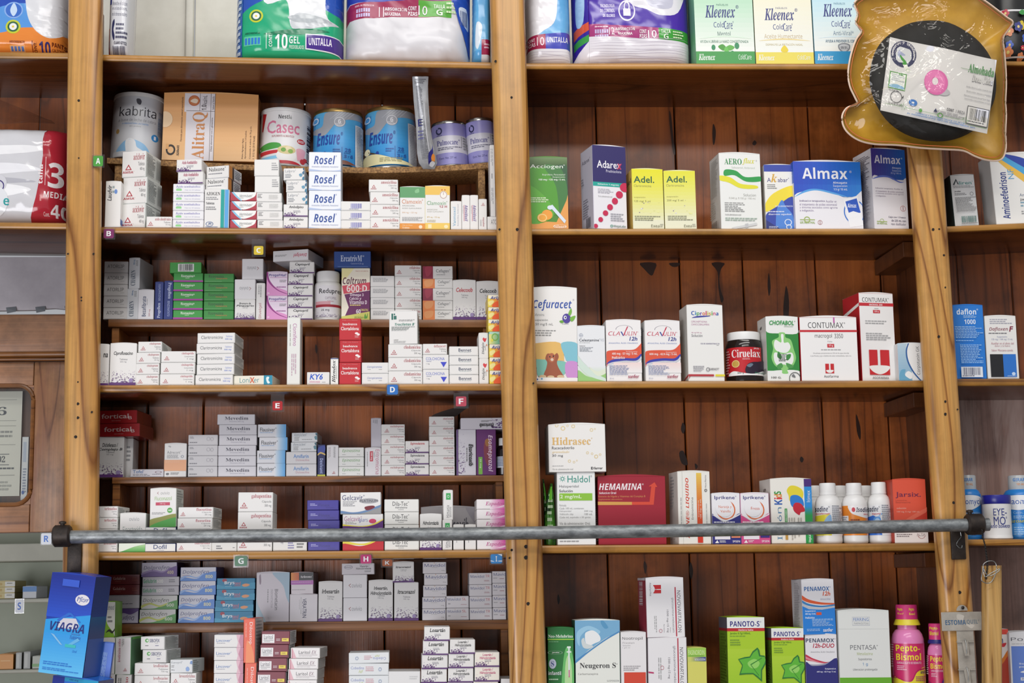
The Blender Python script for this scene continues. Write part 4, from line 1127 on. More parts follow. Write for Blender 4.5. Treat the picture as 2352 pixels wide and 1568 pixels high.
D('almax', 'f0eef2 2f5fc0', 'g 0 0 100 34 2a4ac0 1f78d8 x;g 0 34 100 52 2a50c4 2a86de x;w f0eef2 -2 55 16 44 34 42 60 48 84 55 104 45 104 104 -2 104;w 5aa8e8 0 53 16 43 34 40.6 60 46 80 52.6 60 48.6 34 43 16 46;t Almax 13 9 80 26 f2f2f8 b;t ® 83 13 86.6 16.6 dfe6f8 r;t Almagato 58 29.5 79 33.6 e8eefa b;t Suspensión 58 34 79 38.5 dfe6f8 r;t 1.5_g/_15_mL 58.6 39.4 79 43.6 dfe6f8 b;t Indicación_terapéutica: 7 57 45 60.6 6a5a86 b;t Auxiliar_en 46 57 62 60.6 8a7a9e r;t el_tratamiento_de_acidez_estomacal 7 61.6 62 65.4 8a7a9e r;t y_síntomas_asociados_como_agruras 7 66.4 63 70.4 8a7a9e r;t e_indigestión. 7 71 28 75 8a7a9e r;o 88 74 16 18 1.6 3a78d0;p f6f6f8 72 56 94 50 102 94 80 97;p 2a5ac4 75 59 92 54 97 75 80 79;t Almax 78 61.6 91 68 e8eefa b;p f6f6f8 78 76 86 73 96 76 98 80 80 84;o 17 86 4.6 4.6 1.4 a8bc6a;t GRÜNENTHAL 6.5 88 28.6 92 9ab45a b;r 6.5 85.6 28.6 86.8 a8bc6a;o 36 90 3.4 3.4 .7 c09090;r 35.4 87 36.6 93 c0a0a0;@L;r 0 32 100 100 e4e2e8;t ax 20 10 90 20 dfe6f8 b;l 30 40 80 80 10 99a')
D('almax tall', 'e9e5e8 d6d2d4', 'g 0 0 100 38 43358c 2a66b8 x;w e9e5e8 -2 40 24 35 50 36 80 42 104 39 104 104 -2 104;w 5a70c8 0 38.6 24 33.6 50 34 80 40 94 40 80 41.4 50 36 24 36;t Almax 9 8 86 18.5 dfdcea b;t ® 88 10 92 12 dfe;t Almagato 60 22 87 25 c8d0ea b;t Suspensión 60 25.4 87 28.4 c8d0ea r;t 13.3_g/_100_mL 56 28.8 87 31.6 c8d0ea r;t Indicación_terapéutica:_Auxiliar_en 8 48.6 88 51 6a5a76 r;t el_tratamiento_de_acidez_estomacal 8 52 90 54.4 8a7a90 r;t y_síntomas_asociados_como_agruras 8 55 90 57.4 8a7a90 r;t e_indigestión. 8 58.2 38 60.6 8a7a90 r;o 86 73.6 8 3.6 1.2 c07a7a;r 85 71 87 76 b08080;t Caja_con_1_Frasco 42 83.6 92 86.4 6a6476 b;t de_225_mL_con 50 87.6 92 90.4 6a6476 b;t vaso_dosificador 48 91.6 92 94.6 6a6476 r;o 22 90 6 2.6 1.2 a8bc6a;r 7 90.4 37 91.4 a8bc6a;t GRÜNENTHAL 7 92 37 94.4 9ab45a b;@L;l 14 6 94 92 40 77747c')
D('aliren', 'e0e0de 3a4a48', 'p 3a4448 10 18 24 7 34 18 29 18 24 11 14 20;t liren® 35 12 92 19 5f9a94 h;l 10 21 94 26 2 9a9a9a;t Jarabe 12 30 38 33.4 4a4a4c b;o 82 37 7 3.6 1.2 777;l 12 35 60 40 2 8a8a8a;l 12 43 96 72 13 8c8c8c;b 28 80 86 92 4a7a74;l 26 93 90 96 1 888')
D('aminoef', 'f0eee9 d8d6d2 ', 'w f0c050 16 0 50 22 104 66 104 74 44 34 10 6;w 4fa8dc 20 0 60 20 104 50 104 64 52 28 14 4;w 2f48a8 26 0 60 8 104 30 104 46 60 22 24 2;t Aminoefedrison 12 26 25 92 2f3f86 b 90;t NF® 28 22 38 36 5fa2cc r 90;t Ambroxol,_Teofilina 44 57 96 62 6a7a94 r;t Jarabe 44 64 66 68 4a4a50 b;l 44 69 94 78 2 8ab;l 44 82 80 88 2 999')
D('cefuracet', 'f0eeea dcdad4 ', 't Cefuracet 1 13 88 25 3a58a8 i;t ® 90 12 94 14 889 r;t Cefuroxima 2 27.6 26 30.6 999 r;t Suspensión 2 33.6 34 36.6 6a6a6c r;t 250_mg/5_mL 2 38 46 41.4 6a6a6c r;l 2 45.6 60 53 3 9a9a98;c 76 33 9.4 5.2 4f3f9a;c 73 32 3.4 2 eef;c 73.6 32 1.6 1 223;w 7ab848 80 28 86 22 88 26 84 30;w 7ab848 84 32 96 30 92 35 86 36;w 6aa83c 60 36 66 35 70 37 64 38;l 66 38.6 88 39.6 1 999;w e9bc6a 4 61 4 60 60 59 70 77 66 78 4 76;w 84c4d4 64 59.4 100 60 100 79 78 78.6 72 74;w 84c4b4 4 77 70 79 74 84 66 94 16 96 8 84;w d094d2 74 80 100 80 100 95 76 95;w a0583c 26 95 30 86 32 80 28 76 32 71 40 71 46 73 54 70 58 74 54 80 58 86 68 94 62 96;c 42 75 8 5 b86a48;c 38 74 1.4 1 222;c 46 73.4 1.4 1 222;c 43 77 3.4 1.6 e0c8b0;c 22 95 8 1.8 d8bc94;c 40 95.4 8 1.6 d8bc94;c 62 95 8 1.8 d8bc94;r 0 96 100 100 f0eeea;c 10 98 2 1 3f6fb0;c 20 97.4 2 1 5fa0d0')
D('celestamine', 'eaecee d8dadc', 'o 14 17 7 3.6 1.2 8a94a8;r 13.4 14 14.6 20 8a94a8;r 8 16.6 20 17.4 8a94a8;t Celestamine® 7 23 82 28 3f434c h;t NS 84 23 96 28 b8bcc8 n;l 8 30 60 31.4 1 999;t Solución 8 35 28 37 6a6a70 b;l 8 38.4 56 47 4 9aa0a8;g 0 72 100 100 eaecee c2e0b8;w 9acb7a 0 80 30 90 64 92 104 78 104 104 0 104;w d4e6da 0 54 20 66 60 84 104 96 104 100 40 90 0 70;w e2ead4 40 74 70 82 104 76 104 84 70 90')
clav = 'p b8485c 62 10 64 10 52 26 49 26;p 3a3f8c 41 18 45 18 51 26 48 26;o 52 15 24 7 1.2 6a6478;r 20 15.4 100 26 f2efee;p c8405c 60 10.6 63.4 10.6 51 25.6 48 25.6;p 3a4a9c 41.4 18.6 45.6 18.6 51 25.6 48 25.6;t CLA 7 18.4 40 25 c8405c o;t ULIN® 53 18.4 92 25 c8405c o;t 12h 66 27 89 33.4 3f4a94 k;t Amoxicilina,_Ácido_Clavulánico 7 35.6 90 38.8 6a86c0 o;w e0583c 0 56 6 50 40 48.6 78 48 96 40 100 38 100 56 84 64 50 63 10 68 0 76;w 3a3fa8 0 72 14 65 50 62 82 62 98 55 98 59 84 66 50 66 14 69;w cfd0d8 0 75 14 69 50 66.4 82 66.6 100 60 100 63 84 69 50 68.4 14 72;g 20 69 100 86 f4dcd8 f2efee'
D('clavulin 400', 'f2efee dcdad8', clav + ';t Suspensión 56 50.4 88 53 f6e2dc r;t 400_mg_-_57_mg_/_5_mL 16 53 88 57.6 f8ece8 b;t Pediátrico 16 59 52 63.4 f8ece8 b;l 8 74 66 90 8 8a94b8;t sanfer 60 89 91 94.6 a83a5c h;t 50_mL 8 94 20 96.4 8a94b8 r')
D('clavulin 600', 'f2efee dcdad8', clav + ';t Suspensión 58 51 88 53.6 f6e2dc r;t 600_mg_-_42.9_mg_/_5_mL 12 53.6 90 58 f8ece8 b;l 8 74 66 90 8 8a94b8;t sanfer 60 89 91 94.6 a83a5c h;t 50_mL 8 94 20 96.4 8a94b8 r;@L;l 20 8 90 94 24 8a8c9a')
cols = ['2f5aae', '3f8ac0', '3f9a5a', '6a48a0', 'd86a3a', 'c83a5c', 'c8b83a', 'd8a83a', '6ab04a', 'd85a8a']
D('ciprolisina', 'efeeea c9c6bf', ';'.join(f't {c} {u0} {v0} {u1} {v1} {cols[i % 10]} b' for i, (c, u0, v0, u1, v1) in enumerate((('C', 13, 8, 22, 13.6), ('i', 23.4, 8, 26.4, 13.4), ('p', 28, 9.8, 36, 15), ('r', 37.4, 9.8, 42.6, 13.6), ('o', 43.6, 9.8, 51.6, 13.6), ('l', 53, 7.8, 55.6, 13.6), ('i', 57.2, 8, 60, 13.6), ('s', 61.2, 9.8, 67.6, 13.6), ('i', 69, 8, 71.8, 13.6), ('n', 73.2, 9.8, 80.2, 13.4), ('a', 81.4, 9.8, 88, 13.6)))) + ';w 3a3fa0 14 17 30 14.6 62 14 62 15 34 16.4;t CIPROHEPTADINA 12 20.8 56 23.2 c89ab4 r;t CIANOCOBALAMINA 12 24.4 62 26.8 c89ab4 r;t 40_mg/100_mg 12 35.6 40 37.6 b87a9a r;t Solución 12 38.4 42 42 77747c r;t VIA_DE_ADMINISTRACIÓN 36 49.6 88 51.6 8a86a0 b;l 80 52.4 88 53.6 1 999;l 14 80 44 88 6 9a98a0;t CARNOT® 56 82.6 86 85.6 77757a h;o 54 84.6 5 2.6 1.4 77757a;r 0 91 70 93.6 b8343c;p b8343c -1 98 4 91 8 91 0 98;r 74 91 100 93.6 e8d83a;@L;p b8343c 0 99 100 91 100 94 0 100;l 10 16 50 44 14 bab6b0')
D('chofabol', 'eff0ec d4d2cc', 'r 0 23 100 84 2f8a3c;w eff0ec -2 22 40 26 104 24 104 -6 -4 -6;w eff0ec -2 88 40 83 104 85 104 104 -4 104;w 8fd07a 40 25 58 25 60 32 76 36 84 50 90 64 80 76 62 82 64 88 46 88 44 82 24 76 14 64 20 50 18 38 38 32;w f0f2ee 24 40 30 36 46 40 46 28 54 28 54 40 68 40 74 48 60 56 34 54 24 48;w eef0ec 24 56 50 58 78 56 82 68 70 76 50 74 32 76 22 68;w 3f8a44 36 54 46 62 42 66 32 62;w 3f8a44 60 60 74 58 72 64 62 68;w 4f9a50 30 76 44 72 48 78 34 82;w 4f9a50 58 72 74 74 82 78 66 80;l 36 58 62 70 6 3a4a3c;t CHOFABOL® 10 6 92 13 2f9a4a k;t GRANULADO 56 14 84 16 7aa07a o;t 100_G. 11 93 42 96 4a4a4a h;o 84 96 18 10 2 555;w 77787a 74 92 80 89 86 94 80 94;@L;w 6a6a6a 30 14 50 12 50 16 36 17;b 30 80 90 88 444;l 10 32 60 60 10 b8b6b0')
logo = 'r {a} {b} {m1} {c} c8262c;r {m2} {b} {d} {c} c8262c;r {a} {c} {d} {e} c8262c;w f0eeea {a1} {c} {d1} {c} {d2} {c2} {mm} {e1} {a2} {c2}'
D('contumax', 'f2f0ee b02028', 't CONTUMAX® 15 8 80 17 2f2f32 n;r 0 20 100 23.4 c8303a;r 59 0 61.6 9 c060a8;t macrogol 26 26 56 34 4a4a4e n;t 3350 60 26 75 33 4a4a4e n;t Polvo 48 37 56 39.4 999 r;r 47 42 59 47.6 c8303a;t 17_g 49.6 43.2 56.6 46.8 f6e6e6 b;l 36 50.6 70 53 1 999;t Disuélvase_previamente_en_250_ml_de_agua_hervida 22 55.4 84 58 999 n;t o_purificada,_jugo_o_bebida_de_sabor_embotellada,_café_o_té. 17 59.6 88 62.2 999 n;' + logo.format(a=42, d=57, b=73, c=83, e=88, m1=48.4, m2=51, a1=43.6, d1=55.6, a2=45, d2=54, c2=86, mm=49.6, e1=87.4) + ';t Asofarma 39 90.6 64 94.6 4a4a4e n;@L;r 0 20 100 24 f0eeea')
D('contumax tall', 'f2f0ee b8242c', 't CONTUMAX® 10 5 88 10 3a3a3e n;r 0 11 100 14.6 c8303a;t MACROGOL_3350 30 12 68 14 f6e6e6 b;l 44 17 56 18.4 1 999;r 40 19 60 22.6 c8303a;t 255_g 44 19.8 56 22 f6e6e6 b;l 16 31 86 36 2 aaa;l 16 45 86 54 4 aaa;' + logo.format(a=22, d=80, b=64, c=82, e=92, m1=46, m2=54, a1=24, d1=78, a2=30, d2=72, c2=88, mm=51, e1=91.4) + ';t ASOFARMA 29 94 76 96.6 4a4a4e n;@L;p f0eeea 0 19 100 11 100 14.6 0 23')
D('corpotasin', 'e8ebec d8dcdc', 'g 0 0 46 100 b8d0de 8ab4d0;w f0f0ee 40 -2 30 20 34 50 54 80 84 104 104 104 104 -6;w 2f62a0 38 -2 28 20 32 50 52 80 80 104 84 104 56 78 37 48 33 20 42 -2;w eef0f0 22 82 34 74 48 82 44 94 28 92;w 6aa8c8 6 74 24 70 20 84 40 96 60 104 4 104;t Corpotasin_GK® 64 8 78 84 55585c n 90;l 84 40 88 84 1 aaa v')
D('daflon', '1f78d0 1a62b0', 't daflon® 13 5 84 13 e8f0fa b;l 34 14 80 18 3 a8ccf0;t 1000 36 19.6 73 26 dfeafa b;l 4 29 96 46 8 9cc4ee;l 4 48 70 50 1 9cc4ee;l 16 54 88 80 12 9cc4ee;r 14 84 84 98 e4e8ee;b 20 85 78 95 4a4a66;l 18 95.6 80 97.6 1 667')
D('dafloxen', 'eae8e4 d4d2cc', 'l 16 5 86 14 3 a8a8b4;t Dafloxen 13 18 72 25 8a2a44 o;t F 76 16.6 90 25 8a2a44 k;l 10 27 94 29.6 1 6a6a70;t Suspensión 36 32 68 35 9aa0c0 r;t 125_mg_/_100_mg_/_5_mL 18 36 86 39 9aa0c0 r;t Auxiliar_en_el_alivio_del 16 42 88 45.4 c08a94 r;t dolor_y_la_fiebre 27 46.4 76 49.8 c08a94 r;t Sabor_Manzana-canela 16 53 84 56.4 c08a94 r;r 10 61 51 97 1c1c20;r 51 61 92 97 2a72c8;c 82 92 6 2.6 c8dcf4;l 62 95 92 96.6 1 c8dcf4')
D('haldol', 'eff0ee cfd0ce', 'o 15 9 5 2.6 2 3a9a8a;' + ';'.join(f'p 3a9a8a {15 + 6 * cos(a) - .8 * sin(a):.1f} {9 + 3.1 * sin(a) + .4 * cos(a):.1f} {15 + 9.5 * cos(a):.1f} {9 + 5 * sin(a):.1f} {15 + 6 * cos(a) + .8 * sin(a):.1f} {9 + 3.1 * sin(a) - .4 * cos(a):.1f}' for a in [k * pi / 4 for k in range(8)]) + ';t Haldol 28 4.6 86 14 2f9484 r;t ® 88 4 92 7 999 r;t Haloperidol 6 17.6 57 22 77777a r;t Solución 6 23.8 41 27.6 55555a h;r 6 29 92 39 8fc63f;t 2_mg/mL 8 31 64 37.4 eef6e2 h;t Fórmula: 6 44 24 47 aaa r;t Cada_100_mL_contienen: 6 48.4 70 51 aaa r;t Haloperidol 6 52.4 36 55 aaa r;t 200_mg 70 52.4 92 55 999 r;t Vehículo_cbp 6 56.4 42 59.4 aaa r;t 100_mL 71 56.4 92 59 999 r;t Cada_mL_equivale_a_20_gotas. 6 60.6 88 63.6 aaa r;t Vía_de_administración:_Oral. 6 68.6 86 72 999 r;l 6 94 80 97 1 999;@R;l 20 4 80 96 30 b0b2b0')
bub = ';'.join(f'o {u} {v} {r_} {r_ * 1.2} {r_ * 0.35:.2f} e6cf98' for u, v, r_ in ((15, 2, 3), (26, 8, 4), (34, 3, 2), (44, 4, 3.2), (76, 12, 3), (82, 10, 1.6), (68, 60, 2.4), (76, 62, 2), (83, 68, 3.4), (90, 64, 2), (36, 77, 2.6), (44, 79, 2), (49, 76, 1.4)))
D('hidrasec', 'f0eeea dcdad6', bub + ';t Hidrasec 6 27 74 43 e2b870 s;t ® 75 28 77 31 e2b870 r;t Racecadotrilo 6 46 45 52 55555a r;t granulado 6 55 36 61 ead3a4 j;t 30_mg 6 62.6 25 69 55555a r;l 6 86 30 89 1 bbb;t Vía_de_administración_oral 6 92 42 95.4 aaa r;t ferrer 79 89.6 94 95 2f2f34 h;r 73.6 89.6 75 95 2f2f34;o 76 92.4 2 2.4 .8 2f2f34;@R;r 0 0 100 100 d8d6d2')
D('hemamina', 'a01c30 801626', 't HEMAMINA® 2 10.6 68 20 f2e8ea k;t Solución_Oral 2 22.6 27 26 f0dfe2 b;t Extracto_de_Hígado_y_Vitaminas_del_Complejo_B 1 28 70 31.6 d8945a r;t Suplemento_alimenticio 1 32.6 36 35.4 d8945a r;p d8a050 0 37 50 37.6 50 42 0 42;p d84a34 50 37.6 76 37.6 79 15 75 15 84 9 88 16 85 16 82 42 50 42;t CONTENIDO:_10_ampolletas_de_10_mL 8 72 90 76.6 f0e4e6 k')
D('liquido', 'f0eee6 d6d0c8', 'p 9a9890 14 0 14.6 0 14.6 100 14 100;t ISONE®_LIQUIDO 24 9 36 92 d84a34 i 90;t Eritromicina 41 36 47 66 4a4a4c n 90;g 58 2 74 44 ecc85a e07a34;g 58 44 74 98 e06a30 d83a28;t Suspensión 61 40 65 63 f6e2d0 b 90;t 125_mg_/_5_mL 67 38 71.6 65 f6e2d0 b 90;l 8 36 12 96 1 aaa v;o 86 26 4 2 1.6 4a4a4c;t More_Pharma 84 5 88 22 6a6a6e r 90;l 86 44 89 96 1 aaa v;@L;l 20 6 60 50 10 aaa;l 20 80 70 96 4 b09a94')
ipr = 't Iprikene® 10 5 88 14 33327c h;l 34 15 62 18 2 aaa;o 50 33 33 19 4 e0703a;c 44 29 31 18 f0eef0;{x};w {c} -2 44 14 48 40 56 66 52 104 42 104 104 -4 104;w f0eef0 -2 42 14 45 40 53 66 49 104 39 104 41 66 52 40 55 14 47;l 6 56 94 64 2 eee;r 8 78 62 91 eeeaf0;r 66 78 98 88 {d};t IPSEN 70 93 96 97 f0e8f0 b;p f0eef0 8 98 16 92 22 98;l 24 93 46 98 2 eee'
D('iprikene orange', 'f0eef0 d8d4da', ipr.format(x='t Naranja_y 24 24 70 31 d86a3a r;t Vainilla 30 33 66 38 d86a3a r', c='2f2f80', d='e08a6a'))
D('iprikene pink', 'f0eef0 e0a8c4', ipr.format(x='t Fresa 36 27 66 33 d0583a r', c='d8508c', d='3a2f80'))
D('kids', 'f0ede4 d6cfc8', 't Itirón 14 44 26 94 5a86a8 n 90;t K 9 32 28 40 2a5aae b 90;t i 9 29 28 31.6 d8303a b 90;t d 9 24 28 29 e08a2a b 90;t s 9 19.4 26 24 3f9a4a b 90;w e8d83a 44 26 40 18 48 11 62 11 76 16 80 24 74 34 58 36 46 34;w 2f7fd0 48 38 48 28 56 25 68 26 78 32 80 42 70 46 54 44;w c8283a 56 50 54 42 60 37 72 38 80 44 82 50 72 52 68 56;r 82 0 100 12 4a2878;r 82 12 100 42 2f8fd8;g 82 42 100 58 2f8fd8 2fa04a;r 82 58 100 100 2fa050;t Itimex 87 18 96 36 dfeaf6 r 90;t MegaLabs 88 84 96 98 e2f2e4 b 90;r 33 46 39 68 3f9a4a;t HIERRO_VITAMINA_B 34.4 48 37.6 66 dff0e0 b 90;r 33 80 39 94 c89a4a;l 42 60 60 94 3 b8b4aa v;l 64 60 76 94 2 b8b4aa v;@L;t ids 30 14 60 30 4a3a3c b 90;l 30 50 70 92 5 aaa')
D('jarsix', 'e2583f b8402c', 'w d0402f 8 80 50 66 104 50 104 82 -4 82;w ea7058 -4 82 40 62 104 44 104 50 50 66 10 82;r 0 80 100 100 efe4de;t Jarsix. 8 20 84 30 7a2a4a h;t Loratadina, 8 32 42 34.6 b04a3a r;t Betametasona 8 35 52 37.6 b04a3a r;t solución 10 44 38 47 f0b8a8 r;t 100_mg,_5_mg/_100_mL 10 50 78 53 f2c0b0 r;l 6 86 52 92 2 8a7a7a;t ALTIA® 66 85 94 89 8a6a6a n;o 80 88 11 5.4 1 b05a5a;r 66 80 94 89 efe4de;t ALTIA® 66 85 94 89 8a6a6a n')
D('neomelu', '2a7a3a 1f5a2a', 'z 0.75;g 0 0 100 18 1f6a30 2f8a44;r 0 18 100 19.6 a8d84a;t Neo-Melubrina 2 11 96 16 f0f4ec s;w 6abf6a 60 50 80 30 100 60 96 100 50 100;w b8e0a0 66 64 80 44 92 70 86 100 66 100;r 74 30 88 33 e8f0ea;r 78 33 84 78 dfe8e6;r 72 38 90 40 e8f0ea;r 79.6 68 83 80 c83a7a;o 28 40 28 3 1 e8f0ea;t Jarabe 16 38.6 44 41.4 f0f4ec b;c 18 58 14 8 c8d0e4;t S 12 54 24 62 3a4a8a s;t infantil 2 70 50 76 f0f0f4 b;l 4 22 46 24 1 8ac08a;l 4 82 40 86 1 c8e8c8')
D('neugeron', 'eceee6 3f6a5a', 'z 0.75;w 7ab0d4 -4 -4 104 -4 104 14 70 26 30 44 -4 60;w 9ccbe6 4 30 6 16 30 8 56 16 46 22 30 14 12 24 10 38;w f0f2f2 22 26 24 18 40 15 54 22 56 30 44 34 30 38 24 34;w d4dcdc 14 30 20 26 24 34 40 38 30 42 18 40;w 4f8fc4 -4 62 30 45 70 26.6 104 14 104 16 70 29 30 47.6 -4 66;w 5a9ac4 60 -2 74 10 66 12 58 4;t Neugeron_S 10 63 90 73 3a3a3c s;t ® 91 64 94 66 888 r;t Carbamazepina 6 78 50 81.6 8a8a86 n;t SUSPENSIÓN 70 88 97 91 999 n')
D('nootropil', 'edeaea d6d2d2', 'z 0.6;t Nootropil 7 10 86 18 4a484c n;t Piracetam 8 21 54 25 aaa6a8 n;t Solución 8 27 38 30 aaa6a8 r;t 1_g/5_ml 8 32 36 35 aaa6a8 r;l 10 72 76 84 3 aaa6a8;r 12 86 96 140 d84a34;c 54 104 40 16 f0eeee')
nov = 't NOVOVARTALON® 82 22 91 92 55535a n 270;r 76 16 79 100 b82a40;t glucosamina-meloxicam 66 34 73 92 77757c n 270;t 1500_mg-15_mg 52 54 58 92 6a686e r 270;t Polvo 60 84 63 92 999 r 270;t Para_Solución 44 78 47 92 999 r 270;l 20 64 28 92 2 b0b0b0 v'
D('novovartalon', 'edebec d4ccd0', nov + ';r 20 12 40 19 c8262c;r 20 20 40 26 c8262c;c 17.6 19 6 6 edebec;r 29 18.9 40 20.1 edebec;t Asofarma 10 8 14.6 30 8a888c n 270;o 36 89 4.4 3 1 c07a84;@L;r 0 0 100 100 9a3244;b 16 6 60 46 d8ccd0 v;r 0 0 100 4 d4ccd0')
D('novovartalon lower', 'edebec d4ccd0', 't NOVOVARTALON® 82 14 91 71 55535a n 270;r 76 1 79 100 b82a40;t glucosamina-meloxicam 64 12 72 78 77757c n 270;t 1500_mg-15_mg 50 28 57 57 6a686e r 270;l 26 28 36 60 2 b0b0b0 v;o 36 42 4.4 3 1 c07a84;p c03068 0 47 14 48 14 50 0 49')
D('pasinordin', 'd8d870 b8b850', 'z 0.57;r 0 0 100 26 a0cc54;t PASINORDIN 4 6 92 20 d8ecb0 r;l 6 22 92 25 1 3f8a3a;r 0 26 100 40 d0d470;g 18 26 98 38 c8cc70 3f4a94 x;t SOLUCIÓN 38 28.6 94 36 e4e8f2 h;r 0 40 100 100 dcd86c')
D('panoto', 'a8cf2a 5a7a1f', 'z 0.69;r 0 0 100 17 eef0ec;t PANOTO-S® 8 6 92 14.6 2f2a80 b;r 0 17 100 22 c0282f;t Hedera_helix 30 18.4 70 21.4 f4dede b;r 0 22 100 100 aed22f;g 0 50 100 100 b4d63a 9acb28;t Jarabe_0.7g/100mL 7 23.6 62 27.6 5a8a2a h;l 7 29 52 31.6 1 7aa03a;l 7 35 36 46 3 7aa03a;p 2f7a3a 27 66 44 63 58 62 66 54 79 48 84 52 86 60 98 61 103 67 100 74 90 84 89 102 78 96 66 90 48 90 29 91 34 82 37 76;p 63bb3c 30 67 46 65 59 64 68 56 79 51 83 62 97 63 101 67 97 73 87 83 86 98 78 93 66 88 48 88 33 88.4 38 80 39 75;w 9ad86a 52 72 70 66 84 72 76 80 60 80;p 3f8a34 60 74 90 64 91 65 62 75.4;p 3f8a34 60 74 82 92 80.6 92.6 59 75;@L;r 0 0 100 12 5a5660;r 0 12 100 15 8a2028;l 20 18 90 90 22 4f6a1c')
D('penamox', 'e9e7ea d0ccd2', 't PENAMOX® 8 13 90 21 2f64a4 h;t 12h 64 22 88 30 d8582f k;t Amoxicilina 56 34 88 38 9aa0b8 o;w e05f34 -2 28 20 36 60 42 104 44 104 46 60 46 20 42 -2 35;w 3f86c4 -2 37 20 44 60 48 104 45.6 104 48 60 51 20 48 -2 41;w c2c4ca -2 42 20 49 60 52 104 48.6 104 52 60 55 20 54 -2 47;p 2a82d8 0 48 20 54 60 55.4 104 52 104 102 -2 102;t Suspensión 8 56 40 59.6 e8f0fa b;t 400_mg_/_5_mL 8 61 40 65 e8f0fa b;r 42 60 58 65 d8583a;t Pediátrico 8 67.6 36 71.4 e8f0fa b;l 28 72 92 86 7 a8ccf0;l 10 90 50 95 2 a8ccf0;t sanfer 60 89 90 95.6 f0f4fa h;@L;l 30 6 80 90 26 aaa6ae')
D('penamox duo', 'e9e7ea d0ccd2', 'z 0.68;t PENAMOX® 2 8 96 16 3a4660 h;t 12h-DUO 24 18 92 27 b82a44 k;t Amoxicilina,_Ácido_Clavulánico 16 33 92 37 8a8a90 o;w c8344a 0 40 24 48 60 55 80 54 60 58 24 54 -2 50;w e08a94 0 44 24 51 60 57 104 52 60 58 24 54 -2 48;w 9a9cb0 -2 56 20 60 60 58 104 46 104 52 60 62 20 63 -2 60;w 2f2f78 -2 60 20 63 60 61 104 52 104 104 -2 104;t Suspensión 60 67 94 71 dfe0ee b;t 600_mg_-_42.9_mg_/_5_mL 34 73 94 76.6 dfe0ee k')
D('pentasa', 'e4e6e2 c8cac6', 'z 0.74;r 28 9 62 21 b0b4c0;r 28.5 9.5 61.5 15 e4e6e2;r 28.5 15.4 61.5 20.4 e4e6e2;t FERRING 30 10.4 60 14.6 4a72b8 r;t PHARMACEUTICALS 31 16.6 60 19.4 8a8c94 r;r 0 25.6 100 25.9 ccd0cc;t PENTASA® 22 48 76 54.6 77787c n;t Mesalazina 35 58 65 62 b8c48a n;t Supositorios 37 66 63 70 77787c n;t 1_g 45 72.6 55 77.4 6a9ac8 n;t Liberación_prolongada 26 80.4 73 84 77787c n;r 0 93 100 108 6ab02f')
D('red ion', 'e4dcd8 c8c0bc', 'z 0.7;r 0 0 100 10 d8483a;t Posion 4 14 78 28 3a4a86 b;w d87a2a -4 90 30 70 70 56 104 44 104 104 -4 104;w b8402a -4 104 30 80 70 66 104 54 104 104;w c8303a 60 30 90 26 80 34;c 20 78 6 4 e8e0d8')
D('posi', 'e9e8ea d4d2d6', 'z 0.72;t Posipen 4 9 98 18 6a6a70 n;l 6 21 60 23 1 aaa;r 4 26 100 100 6a8ad8;t Suspensión 20 58 80 62 e8ecf6 b;t pediátrica 20 64 70 68 e8ecf6 b;w eef0f6 22 76 40 72 70 74 70 78 40 78;r 22 86 90 92 e8ecf6;t 250_mg/5_mL 24 87 88 91 4a5a98 b')
D('viagra', '1d3fae 14246a G', 'g 0 0 100 44 1a2f92 2a55cc;p 2fa0e8 0 47 100 38 100 100 0 100;g 0 60 100 100 38a0ea 66c4f6;p 2f6fd0 26 46 50 38 56 38 80 46 78 47 54 40 30 48;p d8d4dc 40 44 68 43 78 50 74 54 30 54 28 50;c 77 24 16 5.4 e9e4e8;t Pfizer 64 21 91 27 2a4a9c j;t VIAGRA 12 48 90 57 22327e i;t Sildenafil 62 57.6 82 59.4 5a7ab8 r;t Tableta 60 60 84 63.6 3a62b0 o;p 8cc4ea 16 60 40 70 46 70.6 24 61;p 6ab8e8 84 64 62 71 56 70 78 62;r 52 69 76 72 3fc0c0;t Oral 70 74 80 76.6 2a7ad0 o;l 8 88 74 92 2 2a7ad0;l 8 94 90 97 2 2a7ad0;r 28 5 66 12 3a5fd0;@R;g 0 0 100 40 10205e 1a3a80;g 0 40 100 62 1a5a8a 14306e;r 0 62 100 100 1a4a9c')
D('viagra lower', '2a6fd0 14246a G', 'r 0 0 26 100 1a2f92;r 26 0 100 6 1f9ac8;t 100_mg 36 2 56 5 1a3a90 b;r 22 12 52 40 d8c8d0;b 25 14 49 32 6a5a70;l 54 12 96 40 6 2a4ab0')
D('viagra back', '3f6fd0 2a4aa0', 'l 20 10 60 60 6 8ab0e8 v;l 30 70 60 90 2 8a4a8a v')

